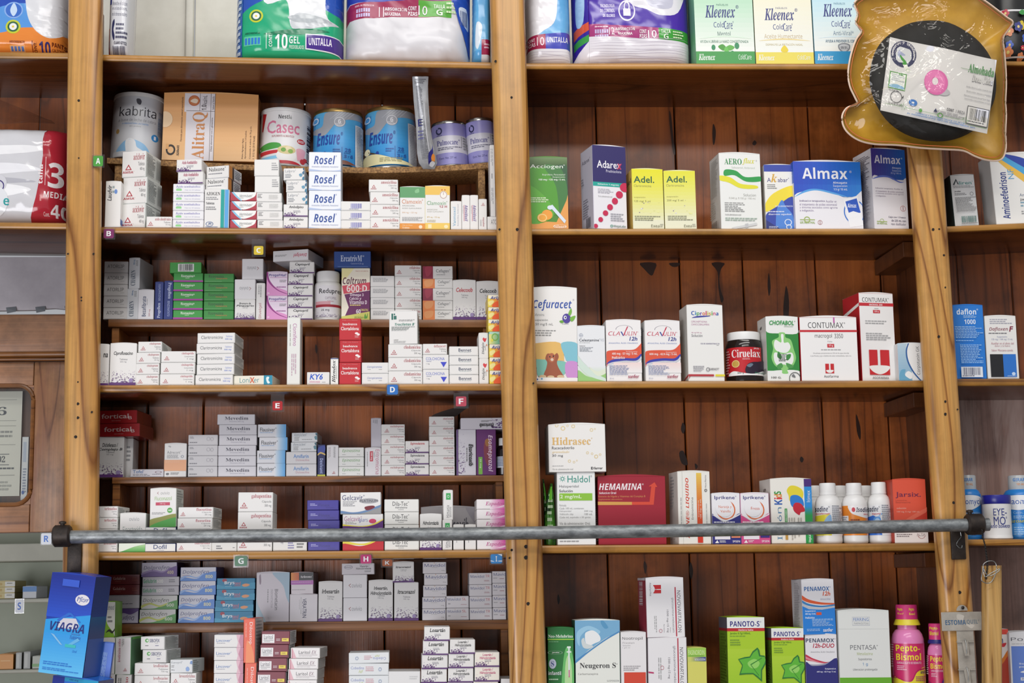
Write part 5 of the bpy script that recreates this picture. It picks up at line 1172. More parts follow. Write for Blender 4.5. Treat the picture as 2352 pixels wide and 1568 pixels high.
D('x_foil', '232a5c 1a2048 N', 'w 3a4a9a 10 10 90 4 90 24 10 30;w d8b86a 4 30 40 24 96 30 96 34 40 29 4 35;t Dexivant 30 44 74 92 a8b4e0 b 270;r 0 95 100 100 c8c83a')
kl = 'g 0 0 100 84 {c1} eef0ea;r 0 84 100 100 {c2};t PAÑUELOS 38 24 58 27 {t1} r;t Kleenex® 18 26 76 42 26307c j;t Cold 32 47 50 54 3a4a8a n;t Care® 50 46 66 56 3a4a8a n;{mid}t Kleenex 4 87 32 95 f0f2ee j;t ColdCare 72 87.6 94 94 e8f0e8 n'
D('tissue green', '9ad0a8 7ab890', kl.format(c1='a8d8b4', c2='3f9a4a', t1='5a8a7a', mid='t Mentol 38 59 60 64.6 5a7a74 n;w d8ecd8 6 68 50 64 96 68 50 66;t AYUDA_A_LIBERAR_LA_NARIZ_CONGESTIONADA 8 70 90 73.4 4a7a64 r;w 4a9a3a 38 78 46 75 52 80 46 83;w 5fb04a 50 80 58 76 66 79 58 83;w 6abf54 48 82 52 78 56 84 52 88;c 30 79 3.4 3.4 2f8a5a;c 70 77 4 4 2f8a5a;c 62 86 3 3 2f8a5a;r 0 84 100 100 3f9a4a;'))
D('tissue yellow', 'e8e4c8 d0ccb0', kl.format(c1='ece8cc', c2='e8d85a', t1='8a86a0', mid='t Aceite_Humectante 16 60 82 66 d0bc98 n;w f0d890 6 69 50 66 96 69 50 67.6;t DISMINUYE_LA_IRRITACIÓN_NASAL 18 72 82 75.4 c8b88a r;w e8d03a 50 75 56 80 55 83.4 50 84 45 83.4 44 80;'))
D('tissue blue', 'b8dce8 8ac0d4', kl.format(c1='b0dcec', c2='2f9ad0', t1='5a8aa8', mid='t Anti-Viral* 34 59 70 64.6 6a86a0 n;w d8ecf4 6 68 50 65 96 68 50 66.6;t AYUDA_A_PREVENIR_EL_CONTAGIO 20 70 84 73.4 4a6a84 b;w 8a8f96 42 76 52 74 62 76 61 82 52 86 43 82;w c8ccd0 44 77 52 75.4 60 77 59 81 52 84.6 45 81;t 99.9% 46 78 58 81.4 4a4f58 b;r 0 84 100 100 2f9ad0;'))
D('alitra', 'dba468 b07a44', 'g 0 0 100 100 d89a5c e6b884;r 24 0 54 100 dcd6da;r 22 0 24.4 28 dcd6da;o 32 11 6 8 1.2 b8623a;c 32 11 5 6.6 c87a4a;w ecd8c0 28 12 32 8 36 10 34 15;r 24 26 54 26.6 4a3a34;r 38 0 38.4 26 4a3a34;r 49.6 0 50 100 4a3a34;r 54 0 54.4 100 4a3a34;t 1,0 40 17 46 25 3a3034 b 90;t kcal/mL 41 3 45.6 16 3a3034 r 90;t Sabor_a_Vainilla 51 4 53.4 24 5a4a48 r 90;t AlitraQ® 31 28 47 98 c8844a s 90;t Dieta_elemental_con_L-glutamina 50.6 36 53 86 5a4a48 r 90;t Fórmula_para_alimentación_enteral_especializada 18.6 6 21 72 5a3c28 r 90;o 9 85 5 8 1.8 2a201c;r 4 76 7 84 dba468;t Abbott 15 78 18 94 2a201c s 90;t Polvo_Agregue_Agua 84 66 86 96 4a3020 r 90;t Aproximadamente_1.0_kcal/mL 87 54 89 96 4a3020 r 90;t Contenido_6_sobres_de_76_g_c/u 92 48 94 96 4a3020 r 90;t 1_312_kJ_(310_kcal) 95.6 62 98 96 4a3020 r 90;c 2 40 8 12 e8c8a0')
D('far yellow', 'c8b87a b0a060', 'r 46 6 100 90 d8d8d0;l 56 30 90 60 1 6a6a5a;r 0 30 30 70 b89a4a')
D('far blue', 'c8ccd0 b0b4b8', 'r 0 0 100 44 4a82c0')
D('far orange', 'd8923a b87a2a', 'r 20 40 80 46 e8b878')
D('far grey', 'a8aaa6 8a8c88', 'r 20 10 60 90 c0c2bc')
D('far green', 'b8bcb0 a0a498', 'r 0 60 100 84 7aa86a')

# ------------------------------------------------------------------ cartons of the narrower-packed bay, upper shelf
R_ = RY + 0.004
A = 'aciclovir400_mg'
K('laudvir', 241, 277, 416, 's1b', 'white carton with sideways lettering standing first on the shelf by the letter A post', d=70)
K('amsa ' + A, 279, 336, 347, 's1b', '{} white cube carton with red triangle, leaning stack of three before the goat milk tin', 3, r=14, dx=[0, 2, -2], d=72, Y=0.03)
K('amsa acido_alendrónico10_mg', 336, 395, 497, 's1b', 'single flat white carton with red triangle lying alone beside the stack of cubes', d=70)
K('acetil lilac', 397, 468, 422, 's1b', '{} white carton with lilac lettering and green dash, stack of five', 5)
LB = LAST[0]
K('gen Acido_Acetilsalicílico', 406, 465, 366, '^', '{} white carton with crimson lettering and purple base, on the lilac lettered stack', 2, r=6, dx=[-1, 2], d=70)
K('azogen', 469, 526, 435, 's1b', 'upright white carton with teal and blue stripes under two flat cartons', d=80)
K('nalixone', 472, 526, 381, '^', '{} of two flat white cartons with orange striped side, on the teal striped carton', 2, r=16, dx=[1, -1], d=62, Y=0.022)
K('vermisen', 528, 590, 441, 's1b', '{} red and white carton with pale blue curve, stack of four', 4)
K('blank amlodi', 589, 648, 443, 's1b', '{} of four nearly blank cartons under two blank ones, by the salad tin', 4, dx=[-1, 0, 1, 2])
K('blank', 585, 642, 366, '^', '{} blank white carton on top of the plain white stack before the pink lettered tin', 2, dx=[-1, 0])
K('gen Amlodipino', 651, 707, 469, 's1b', '{} of two white cartons with purple base line under the blue hexagon cartons', 2)
K('lalpro', 655, 703, 386, '^', '{} white carton with blue hexagons, stack of three', 3, dx=[-4, 2, 3], r=3, d=75)
K('rosel', 709, 783, 349, 's1b', '{} white carton with large blue italic lettering, tall stack before the blue tin', 4)
K('bar boxes', 783, 851, 462, 's1b', '{} white carton showing a violet bar code, stack of three', 3)
K('amsa amoxicilina500_mg', 850, 917, 412, 's1b', '{} white carton with red triangle, stack of four beside the bar code cartons', 4, dx=[-3, 0, 1, 1])
K('clamoxin', 918, 976, 429, 's1b', 'upright white carton with green top and orange foot', d=75)
K('clamoxin yellow', 976, 1033, 427, 's1b', 'upright white carton with yellow top and a printed clock', d=75)
K('vanmoxol', 1035, 1060, 462, 's1b', 'narrow white carton on edge with blue sideways lettering', d=80)
K('admidoxil', 1060.5, 1079, 448, 's1b', 'narrow white carton with purple sideways lettering, nearer the yellow topped carton', d=80)
K('admidoxil', 1079.5, 1098, 448, 's1b', 'narrow white carton with purple sideways lettering, next to the small triangle carton', d=80)
K('ampicilina', 1099, 1118, 457, 's1b', 'narrow white carton on edge with a small red triangle', d=80)
K('ato', 1119.5, 1150, 497, 's1b', 'small white carton half hidden by the middle post, under a tall thin carton', d=70)
K('tall thin', 1126, 1137, 333, '^', 'very tall thin white carton standing against the middle post', d=60)
# riser r1b
K('atorlip', 238, 293, 600, 'r1b', '{} grey carton with dark lettering, stack of five beside the letter B', 5, Y=R_, d=95)
K('charyn', 292, 318, 592, 'r1b', '{} of two pale cartons on edge with blue sideways lettering by the grey stack', 2, Y=R_, d=80, dx=[3, -1], r=9)
K('bezafibrato', 317, 353, 665, 'r1b', 'white carton on edge with indigo sideways lettering before the back planks', Y=R_, d=80)
K('progel', 355, 375, 647, 'r1b', 'dark blue carton on edge with lettering running upwards', Y=R_, d=90)
K('progel down', 376, 397, 645, 'r1b', 'dark blue carton on edge with lettering running downwards', Y=R_, d=90)
K('green purple', 398, 466, 627, 'r1b', '{} green carton with purple stripe, stack of five under the bar code carton', 5, Y=R_, d=90)
K('green bar', 390, 463, 602, '^', 'green carton showing a white bar code panel, on the purple striped stack', Y=R_, d=90)
K('green 2', 468, 537, 628, 'r1b', '{} plain green carton with dull lettering, stack of five', 5, Y=R_, d=90)
K('gen Bromuro_dePinaverio100_mg', 539, 586, 687, 'r1b', 'white carton with black lettering and purple mosaic under two pale boxes', Y=R_, d=80)
K('ovivio flip', 539, 587, 641, '^', 'pale box with upside-down mark, on the mosaic carton', Y=R_, d=80)
K('ovivio flip', 556, 605, 594, '^', 'pale box with upside-down mark, highest on its pile near the letter C', Y=R_, d=80)
K('divelgel', 588, 608, 650, 'r1b', 'narrow white carton on edge with crimson sideways lettering', Y=R_, d=80)
K('progofhal', 612, 660, 624, 'r1b', '{} of two pink and white cartons with purple curve', 2, Y=R_, d=80)
K('gen Captopril', 662, 719, 601, 'r1b', '{} purple mosaic carton in the stack of five beside the white pill bottle', 5, Y=R_, d=85, dx=[3, 0, -1, -1, -1])
K('divelgel big', 626, 709, 574, '^', 'flat white carton with upside-down red lettering, resting on the mosaic stack', Y=R_ - 0.01, d=90, r=16)
K('caltrum', 784, 849, 616, 'r1b', 'cream and purple vitamin carton under the navy carton', Y=R_, d=70)
K('ercatriv', 767, 852, 577, '^', 'navy blue carton with pale serif lettering, on the cream and purple carton', Y=R_ - 0.006, d=100)
K('blank print', 851, 906, 633, 'r1b', '{} tiny printed white carton, stack of four beside the vitamin carton', 4, Y=R_, d=85)
K('amsa cefalexina500_mg', 907, 968, 609, 'r1b', '{} red triangle carton, stack of five beside the maroon and orange ones', 5, Y=R_, d=85)
a = 'white carton with orange end panel'
K('cefagen orange', 971, 1040, 690, 'r1b', '{} of two orange ended cartons at the foot of the maroon and orange stack', 2, Y=R_, d=85)
K('cefagen maroon', 971, 1040, 662, '^', 'lower white carton with maroon end panel between orange ones', Y=R_, d=85)
K('cefagen orange', 971, 1040, 640, '^', a + ' between the two maroon ones', Y=R_, d=85)
K('cefagen maroon', 971, 1040, 611, '^', 'white carton with maroon end panel on top of its stack', Y=R_, d=85)
K('gen Celecoxib', 1040, 1093, 643, 'r1b', 'upright white carton with red italic lettering and purple mosaic', Y=R_, d=80)
K('gen Celecoxib black', 1094, 1148, 646, 'r1b', 'upright white carton with black italic lettering, purple mosaic, behind the yellow stack', Y=R_, d=80)
# main shelf s1c
K('ciprofloxacina', 214, 250, 790, 's1c', 'white carton with purple mosaic mostly hidden by the first post', d=60)
K('gen Ciprofloxacino250_mg', 252, 313, 788, 's1c', 'upright white carton with italic black lettering and large purple mosaic', d=80)
K('amsa citalopram20_mg', 313, 368, 784, 's1c', '{} white carton with red triangle, stack of four with its topmost turned', 4, dx=[4, 0, -2, -3], r=4)
K('amsa cinitaprida1_mg', 369, 448, 806, 's1c', '{} wide white carton with red triangle, stack of three', 3, dx=[1, 0, -2])
K('claritro', 451, 538, 764, 's1c', '{} white carton with grey lettering and blue dose, stack of five', 5, dx=[2, 0, 1, 0, -3], r=5)
K('lonixer', 536, 626, 862, 's1c', 'low cream carton with teal end, lying alone on the shelf', r=6, d=75)
K('clomifeno', 659, 689, 729, 's1c', 'tall slim white carton with purple vertical lettering, alone', d=60)
K('ky6', 705, 757, 854, 's1c', 'small white carton with bold blue letters K and Y', d=75)
K('blendox', 759, 777, 822, 's1c', 'narrow white carton with black sideways italic lettering beside the red stack', d=75)
K('betadvance', 779, 829, 731, 's1c', '{} bright red carton, stack of three', 3, dx=[0, 1, 0], d=65)
K('cloropi', 831, 892, 832, 's1c', '{} of two white cartons with small blue italic lettering beside the red stack', 2)
K('amsa clindamicina300_mg', 892, 970, 790, 's1c', '{} white carton with red triangle, stack of three under the tall white carton', 3)
K('trociletas', 894, 959, 714, '^', 'upright white carton with green lettering, standing on red triangle cartons', d=65, r=3)
K('colchicina', 971, 1031, 814, 's1c', '{} of two white cartons with a blue inverted triangle', 2)
K('amsa deflazacort6_mg', 971, 1027, 789, '^', 'white carton with red triangle on the blue inverted triangle cartons', d=80)
K('bennet', 1032, 1099, 795, 's1c', '{} white carton with plain navy lettering, stack of four', 4)
K('dialgin', 1100, 1122, 764, 's1c', '{} of two slim white cartons with a red splash', 2, d=75)
K('ariflu', 1124, 1158, 790, 's1c', '{} yellow and orange carton below the green one, cut off by the middle post', 3, Y=0.006, d=80)
K('ariflu green', 1123, 1158, 761, '^', 'green and yellow carton within the yellow stack at the middle post', Y=0.006, d=80)
K('ariflu', 1121, 1156, 677, '^', '{} yellow and orange carton above the green one, against the middle post', 3, Y=0.006, d=80)
# riser r1c
K('gen Diclofenaco_/Complejo_B50_mg', 220, 284, 1003, 'r1c', 'upright white carton with purple mosaic under the two shiny red cartons', Y=R_, d=70)
LB = LAST[0]
K('blank print', 285, 305, 1006, 'r1c', 'white carton standing behind the mosaic carton under the red ones', Y=R_ + 0.03, d=60)
LAST[0] = LB
K('fortical', 220, 319, 942, '^', '{} of two shiny red flat cartons near the letter A post', 2, Y=R_ - 0.004, d=100, dx=[-3, 3], r=6)
K('tofel', 299, 376, 1077, 'r1c', 'low grey carton with blue lettering, lying in front of the back planks', Y=R_ - 0.004, d=80)
K('adrecort', 377, 428, 1018, 'r1c', 'upright white carton with peach lower half', Y=R_, d=80)
K('blank grey', 432, 500, 998, 'r1c', '{} dull grey carton with faint print, stack of four beside the peach carton', 4, Y=R_, d=90)
K('mevedim', 501, 588, 951, 'r1c', '{} glossy grey carton with dark serif lettering, stack of six', 6, Y=R_, d=90, dx=[-2, 2, 2, 0, 0, 0])
K('flausiver', 592, 657, 974, 'r1c', '{} white carton fading to blue at one end, stack of four', 4, Y=R_, d=90, dx=[0, 3, -2, -2])
K('amifarin', 657, 727, 1037, 'r1c', '{} of two glossy grey cartons with blue lettering and pink line', 2, Y=R_, d=90)
K('kenciclen', 669, 728, 993, '^', '{} of two pale cartons with teal hexagons, on the glossy grey cartons', 2, Y=R_, d=85, dx=[1, -1], r=3)
K('white amsa up', 750, 777, 1022, 'r1c', 'narrow pale carton on edge with a red triangle at its foot', Y=R_, d=90)
K('epinastina', 778, 836, 1027, 'r1c', '{} white carton with green italic lettering, stack of three', 3, Y=R_, d=85)
K('eritromicina', 838, 875, 1028, 'r1c', 'white carton on edge with red vertical lettering and red dose bar', Y=R_, d=85)
K('grey up', 852, 876, 960, '^', 'tall grey carton balanced above the red vertical lettered carton', Y=R_ + 0.01, d=90)
K('amsa escitalopram10_mg', 876, 930, 974, 'r1c', '{} white carton with red triangle, stack of five beside the tall grey carton', 5, Y=R_, d=85)
K('gen Espiro2', 931, 985, 1040, 'r1c', '{} of two cartons with black italic lettering and purple mosaic, under the red lettered one', 2, Y=R_, d=85)
K('gen Espironolactona', 931, 985, 1012, '^', 'white carton with red italic lettering on top of a purple mosaic stack', Y=R_, d=85)
K('amsa etoricoxib90_mg', 986, 1044, 956, 'r1c', '{} white carton with red triangle, stack of six below the letter F', 6, Y=R_, d=85)
K('etori up', 1048, 1093, 986, 'r1c', 'carton on edge with purple mosaic strip and black vertical lettering', Y=R_, d=85)
K('esomeprazol', 1094, 1139, 986, 'r1c', 'deep purple carton with white vertical lettering', Y=R_, d=85)
K('etori lying', 1058, 1160, 959, '^', 'flat white carton with upside-down lettering, lying across the purple carton', Y=R_ - 0.004, d=95)
# main shelf s1d, partly behind the pipe
K('amsa terfenadina100_mg', 226, 270, 1162, 's1d', '{} of four red lettered cartons cut off by the post behind the pipe', 4, r=6, d=78)
K('finasterida', 274, 334, 1178, 's1d', 'upright white carton with green foot passing behind the pipe', d=78)
K('dofil', 333, 404, 1210, 's1d', '{} white carton with navy lettering behind the pipe, stack of three', 3)
K('fluconazol', 344, 405, 1121, '^', 'upright white carton with green lettering and green lower edge, on navy lettered ones', d=62, r=4)
K('amsa fluoxetina20_mg', 407, 488, 1164, 's1d', '{} white carton with red triangle behind the pipe, beside the green lettered carton', 4, r=4, dx=[2, 0, -2, -2])
K('plain printed', 485, 544, 1226, 's1d', 'white carton with blurred tiny print just under the pipe', d=80)
K('amsa gabapentina300_mg', 546, 626, 1130, 's1d', '{} tall white carton with red triangle and red lettering, stack of three behind the pipe', 3, dx=[1, 0, -1])
K('upside text', 627, 705, 1213, 's1d', 'white carton with upside-down tiny print behind the pipe', d=80)
K('blue emboss', 706, 779, 1148, 's1d', '{} deep blue carton, stack of five behind the pipe', 5, dx=[-1, 0, 1, 1, 1], r=3)
K('gelcavit red', 787, 881, 1217, 's1d', 'white carton with red and yellow curves just under the pipe', d=82)
K('gelcavit glars', 787, 880, 1180, '^', 'white carton with yellow and violet curves just above the pipe', d=82)
K('gelcavit plat', 782, 875, 1130, '^', 'white carton with silver oval and dark red capsule', d=82)
K('dilatec', 883, 962, 1146, 's1d', '{} white carton with grey lettering, stack of four behind the pipe', 4)
K('gen Hidroclorotiazida25_mg', 964, 1014, 1180, 's1d', 'upright white carton with black italic lettering, purple mosaic foot under the pipe', d=78)
K('himanix', 1017, 1039, 1125, 's1d', '{} of two slim white cartons with a green square', 2, d=75, dx=[1, -1])
K('small H', 1041, 1065, 1204, 's1d', 'slim white carton behind the pipe, next to the green square cartons', d=75)
K('small H', 1068, 1093, 1204, 's1d', 'slim white carton behind the pipe, next to the pink cartons', d=75)
K('espadiva', 1095, 1172, 1146, 's1d', '{} white and magenta carton, stack of five at the middle post', 5)
K('coxib', 966, 1094, 1164, 's1d', 'large dull grey carton standing behind the slim white cartons', Y=0.13, d=40)
# riser r1d
K('dolpro flip', 258, 318, 1397, 'r1d', 'violet and white carton with upside-down lettering, behind the green carton', Y=R_, d=90)
K('grey printed', 238, 320, 1366, '^', 'plain pale grey carton between maroon and violet ones', Y=R_, d=90)
K('maroon lobrin', 234, 321, 1319, '^', '{} of two dark maroon flat cartons beside the letter A post', 2, Y=R_, d=95)
K('dolpro 600', 322, 406, 1367, 'r1d', '{} of two white cartons with green and yellow waves', 2, Y=R_, d=90, dx=[2, -2])
K('gelubrin600', 326, 411, 1324, '^', '{} of two flat silver cartons with green lettering', 2, Y=R_, d=90, dx=[1, 0])
K('dolpro 400', 325, 407, 1291, '^', 'white carton with purple waves on top of the silver cartons', Y=R_, d=90)
K('dolpro 800', 411, 494, 1302, 'r1d', '{} white carton with blue waves, stack of four', 4, Y=R_, d=90, dx=[3, 2, -1, -2], r=3)
K('brys', 496, 584, 1327, 'r1d', '{} teal blue carton with orange tablets, stack of four', 4, Y=R_, d=90, dx=[2, 1, -2, -3])
K('biometacin', 588, 664, 1314, 'r1d', 'large upright mauve carton with pale blue corner', Y=R_, d=85)
K('veratrin', 665, 729, 1364, 'r1d', 'pale carton with dark vertical lettering under the orange and black one', Y=R_, d=85)
K('ardosons', 668, 720, 1314, '^', 'carton with black and orange top and violet band', Y=R_, d=75, r=4)
K('gen Irbesartán150_mg', 731, 786, 1335, 'r1d', 'upright white carton with purple mosaic beside two pale boxes', Y=R_, d=85)
K('ovivio', 788, 843, 1319, 'r1d', '{} of two pale square boxes with a faint grey mark below the letter H', 2, Y=R_, d=80)
K('irbe lying', 785, 860, 1293, '^', 'flat pale carton with an oval mark, lying on the square boxes', Y=R_, d=90)
K('gen Irbesartán,Hidroclorotiazida150_mg', 846, 902, 1332, 'r1d', 'upright white carton with two lines of italic lettering and purple mosaic', Y=R_, d=85)
K('gen Itraconazol100_mg', 905, 961, 1337, 'r1d', 'upright white carton with purple mosaic under a shorter one', Y=R_, d=85)
K('gen Itraconazol100_mg', 902, 951, 1290, '^', 'shorter mosaic carton on an upright one, beside the orange letter K', Y=R_, d=80)
K('mavidol', 971, 1025, 1290, 'r1d', '{} pale carton with indigo lettering, stack of five', 5, Y=R_, d=85, dx=[0, 3, 1, -1, -1])
K('mavidol sl', 1025, 1077, 1368, 'r1d', '{} of two pale cartons with indigo lettering and short red suffix, lowest pile', 2, Y=R_, d=85)
K('mavidol tr', 1078, 1130, 1315, 'r1d', '{} pale carton with indigo lettering and red suffix, stack of four', 4, Y=R_, d=85)
K('mavidol long', 1131, 1162, 1311, 'r1d', '{} of four pale indigo lettered cartons cut off by the middle post', 4, Y=R_, d=85)
# lowest visible shelf s1e
K('small prints', 228, 262, 1548, 's1e', 'white carton at the frame foot beneath the one with vertical red lettering', d=75)
K('keto up', 229, 263, 1464, '^', 'white carton on edge with vertical red lettering and red triangle', d=75)
K('green label', 222, 264, 1382, '^', 'bright green and white carton standing beside the blue hanging cartons', d=70)
K('small prints', 265, 300, 1549, 's1e', 'white carton at the frame foot beneath the pale sideways lettered one', d=75)
K('levot up', 264, 301, 1463, '^', 'white carton on edge with pale crimson sideways lettering and green side', d=75, r=6)
K('amsa levofloxacino750_mg', 308, 389, 1522, 's1e', '{} wide white carton with red triangle, low stack under the green ring cartons', 4)
K('sibofix', 324, 381, 1461, '^', '{} of two white cartons with a green ring mark', 2, r=13, dx=[-2, 2], d=70)
K('amsa levocetirizina5_mg', 391, 450, 1545, 's1e', '{} of three white cartons with red triangle beneath the hexagon carton', 3, d=80)
K('kenopril', 390, 443, 1514, '^', 'pale carton with blue hexagons on a red triangle carton', r=10, d=70)
K('lincover', 491, 558, 1457, 's1e', '{} white carton with pink end beside the orange vertical carton', 6)
K('dilostop', 560, 587, 1522, 's1e', 'lower orange carton on edge, cut off by the frame', d=75, r=6)
K('dilostop', 559, 586, 1420, '^', 'upper orange carton on edge with white vertical lettering', d=75, r=6)
K('laritol', 594, 660, 1449, 's1e', '{} maroon carton with white name panel and yellow tag', 6, dx=[6, 3, -1, -4, -2, -3], r=4, d=80)
K('laritol ex', 663, 731, 1487, 's1e', '{} white carton with pink corner and grey lettering', 6, dx=[4, 0, -2, -3, -3, -3], r=7, d=75)
K('cobedina', 801, 893, 1523, 's1e', '{} of four white cartons with lilac lettering and pink lines', 4)
K('cobedina flip', 801, 894, 1498, '^', 'white carton with upside-down lilac lettering on top of its stack')
K('white plain', 892, 965, 1541, 's1e', '{} of two plain white wide cartons before the bare planks', 2)
K('gen Losartán', 969, 1028, 1439, 's1e', '{} white carton with purple mosaic base, tallest of the three stepped stacks', 6, dx=[5, 2, 0, -2, -4, -4])
K('gen Losartán_/Hidroclorotiazida', 1030, 1088, 1468, 's1e', '{} white carton with two lines of black lettering, purple base, middle stepped stack', 5, dx=[3, 0, -1, -3, -3])
K('gen LosHidro pink', 1089, 1146, 1497, 's1e', '{} white carton with two lines of pink lettering, lowest stepped stack', 4, dx=[1, 1, -2, -2])
K('white plain', 1150, 1186, 1558, 's1e', 'small white carton at the frame foot against the middle post')

# ------------------------------------------------------------------ wider bay
F = 0.012
K('acciogen', 1214, 1304, 361, 's2b', 'green carton with oranges and a syringe beside the middle post', Y=F, d=55)
K('adarex', 1361, 1440, 335, 's2b', 'tall navy and white carton with a rising row of red dots', Y=F, d=65, r=-14)
K('adel', 1452, 1524, 388, 's2b', 'yellow carton beside the navy and red dotted one', Y=F, d=60, r=-4)
K('adel 250', 1526, 1598, 392, 's2b', 'paler yellow carton farther from the navy one', Y=F, d=60)
K('aeroflux', 1653, 1750, 352, 's2b', 'tall white carton with green and yellow wavy bands', Y=F, d=65, r=-5)
K('akabar', 1757, 1822, 378, 's2b', 'white and blue carton with a yellow arc and a printed torso', Y=0.02, d=60)
K('almax', 1824, 1980, 371, 's2b', 'wide blue and white carton with a printed sachet', Y=F, d=75, r=-2)
K('almax tall', 2002, 2085, 342, 's2b', 'tall violet and white carton beside the wide blue one', Y=F, d=75, r=-11)
K('cefuracet', 1222, 1324, 660, 's2c', 'tall white carton with blue lettering and a printed brown cub', Y=F, d=60, lean=-0.6)
K('celestamine', 1326, 1390, 748, 's2c', 'white carton with a faint green wave at its foot', Y=F, d=60)
K('clavulin 400', 1392, 1473, 735, 's2c', 'white carton with red and blue swoosh beside the green wave carton', Y=F, d=60)
K('clavulin 600', 1481, 1563, 736, 's2c', 'white carton with red and blue swoosh farther from the middle post', Y=F, d=60, r=-3)
K('ciprolisina', 1578, 1662, 700, 's2c', 'tall white carton with rainbow lettering and red and yellow bars', Y=F, d=62, r=-3)
K('chofabol', 1760, 1835, 727, 's2c', 'green and white carton with a printed stomach and leaves', Y=F, d=55, r=-4)
K('contumax', 1838, 1970, 728, 's2c', 'square white carton with one red line and small red emblem', Y=F, d=70)
K('contumax tall', 1974, 2057, 673, 's2c', 'tall white carton with large red emblem and red side', Y=0.03, d=75, r=-8)
K('corpotasin', 2063, 2128, 788, 's2c', 'pale blue and white carton half hidden behind the far post', Y=F, d=55)
K('haldol', 1279, 1367, 1084, 's2d', 'white carton with teal lettering and lime dose bar', Y=F, d=55)
K('hidrasec', 1260, 1391, 974, '^', 'white square carton with ochre lettering, balanced on the lime barred carton', Y=F - 0.004, d=75)
K('hemamina', 1373, 1529, 1093, 's2d', 'large crimson carton with an orange arrow', Y=0.022, d=70)
K('liquido', 1556, 1632, 1082, 's2d', 'cream carton with red sideways lettering and orange stripe', Y=F, d=60, r=-6)
K('iprikene orange', 1635, 1700, 1132, 's2d', 'small white and navy carton with an orange crescent', Y=F, d=50)
K('iprikene pink', 1701, 1767, 1132, 's2d', 'small white and pink carton with an orange crescent', Y=F, d=50)
K('kids', 1769, 1866, 1099, 's2d', 'white carton with yellow, blue and red child heads', Y=0.018, d=65, r=-5)
K('jarsix', 2051, 2129, 1100, 's2d', 'bright coral carton beside the white bottles', Y=F, d=60, r=-3)
K('neomelu', 1257, 1317, 1441, 's2e', 'dark green carton with a printed syringe beside the middle post', Y=F, d=55)
K('neugeron', 1320, 1423, 1424, 's2e', 'blue and cream carton with a large white tablet picture', Y=F, d=60)
K('nootropil', 1425, 1484, 1451, 's2e', 'plain white carton with pale lettering between blue and red striped ones', Y=F, d=55)
K('novovartalon lower', 1488, 1577, 1463, 's2e', 'lower white carton with red stripe and vertical lettering', Y=F, d=70)
K('novovartalon', 1484, 1572, 1326, '^', 'upper white carton with red stripe and small red emblem', Y=F, d=70, r=-3)
K('pasinordin', 1579, 1622, 1487, 's2e', 'narrow yellow carton with green top', Y=F, d=50)
K('panoto', 1670, 1757, 1417, 's2e', 'larger lime green carton with an ivy leaf', Y=F, d=60, r=-3)
K('panoto', 1772, 1847, 1442, 's2e', 'smaller lime green carton with an ivy leaf', Y=F, d=55, r=-3)
K('penamox duo', 1850, 1923, 1456, 's2e', 'white and navy carton beneath the bright blue one', Y=0.016, d=55)
K('penamox', 1842, 1918, 1330, '^', 'white and bright blue carton standing on the navy one', Y=0.016, d=60, r=-4)
K('pentasa', 1926, 2044, 1401, 's2e', 'large plain pale carton with a lime green foot', Y=F, d=65)
K('aliren', 2190, 2246, 401, 's3b', 'small white carton full of tiny print with a teal bar code', Y=0.02, d=50)
K('aminoef', 2284, 2420, 352, 's3b', 'white carton with navy sideways lettering and blue and yellow curves', Y=F, d=60)
K('daflon', 2192, 2262, 700, 's3c', 'bright blue carton with white print and a bar code', Y=F, d=55)
K('dafloxen', 2265, 2337, 725, 's3c', 'white carton with black and blue squares', Y=F, d=55)
K('red ion', 2262, 2318, 1444, 's3e', 'red and white carton behind the wooden stick', Y=0.03, d=55)
K('posi', 2320, 2420, 1452, 's3e', 'white carton with a large blue panel at the frame edge', Y=0.02, d=55)
K('x_foil', 729, 747, 1020, 'r1c', 'slim navy foil wrapped pack with a gold ring between grey and white cartons', Y=R_, d=80, name='foil_pack', cat='medicine pack')
for des, x0, x1, yt, lab in (('tissue green', 1597, 1731, -36, 'green and white tissue box with mint leaves'), ('tissue yellow', 1734, 1866, -26, 'cream and yellow tissue box with an oil drop'), ('tissue blue', 1869, 1999, -40, 'blue and white tissue box partly behind the hanging cushion bag')):
    K(des, x0, x1, yt, 's2a', lab, Y=0.01, d=110, cat='tissue box', name='tissue_box', g='tissue boxes on the top shelf')


# ------------------------------------------------------------------ round things: tins, jars, bottles
def rad_at(prof, z):
    for (ra, za), (rb, zb) in zip(prof, prof[1:]):
        if za <= z <= zb and zb > za:
            return ra + (rb - ra) * (z - za) / (zb - za)
    return prof[-1][0]


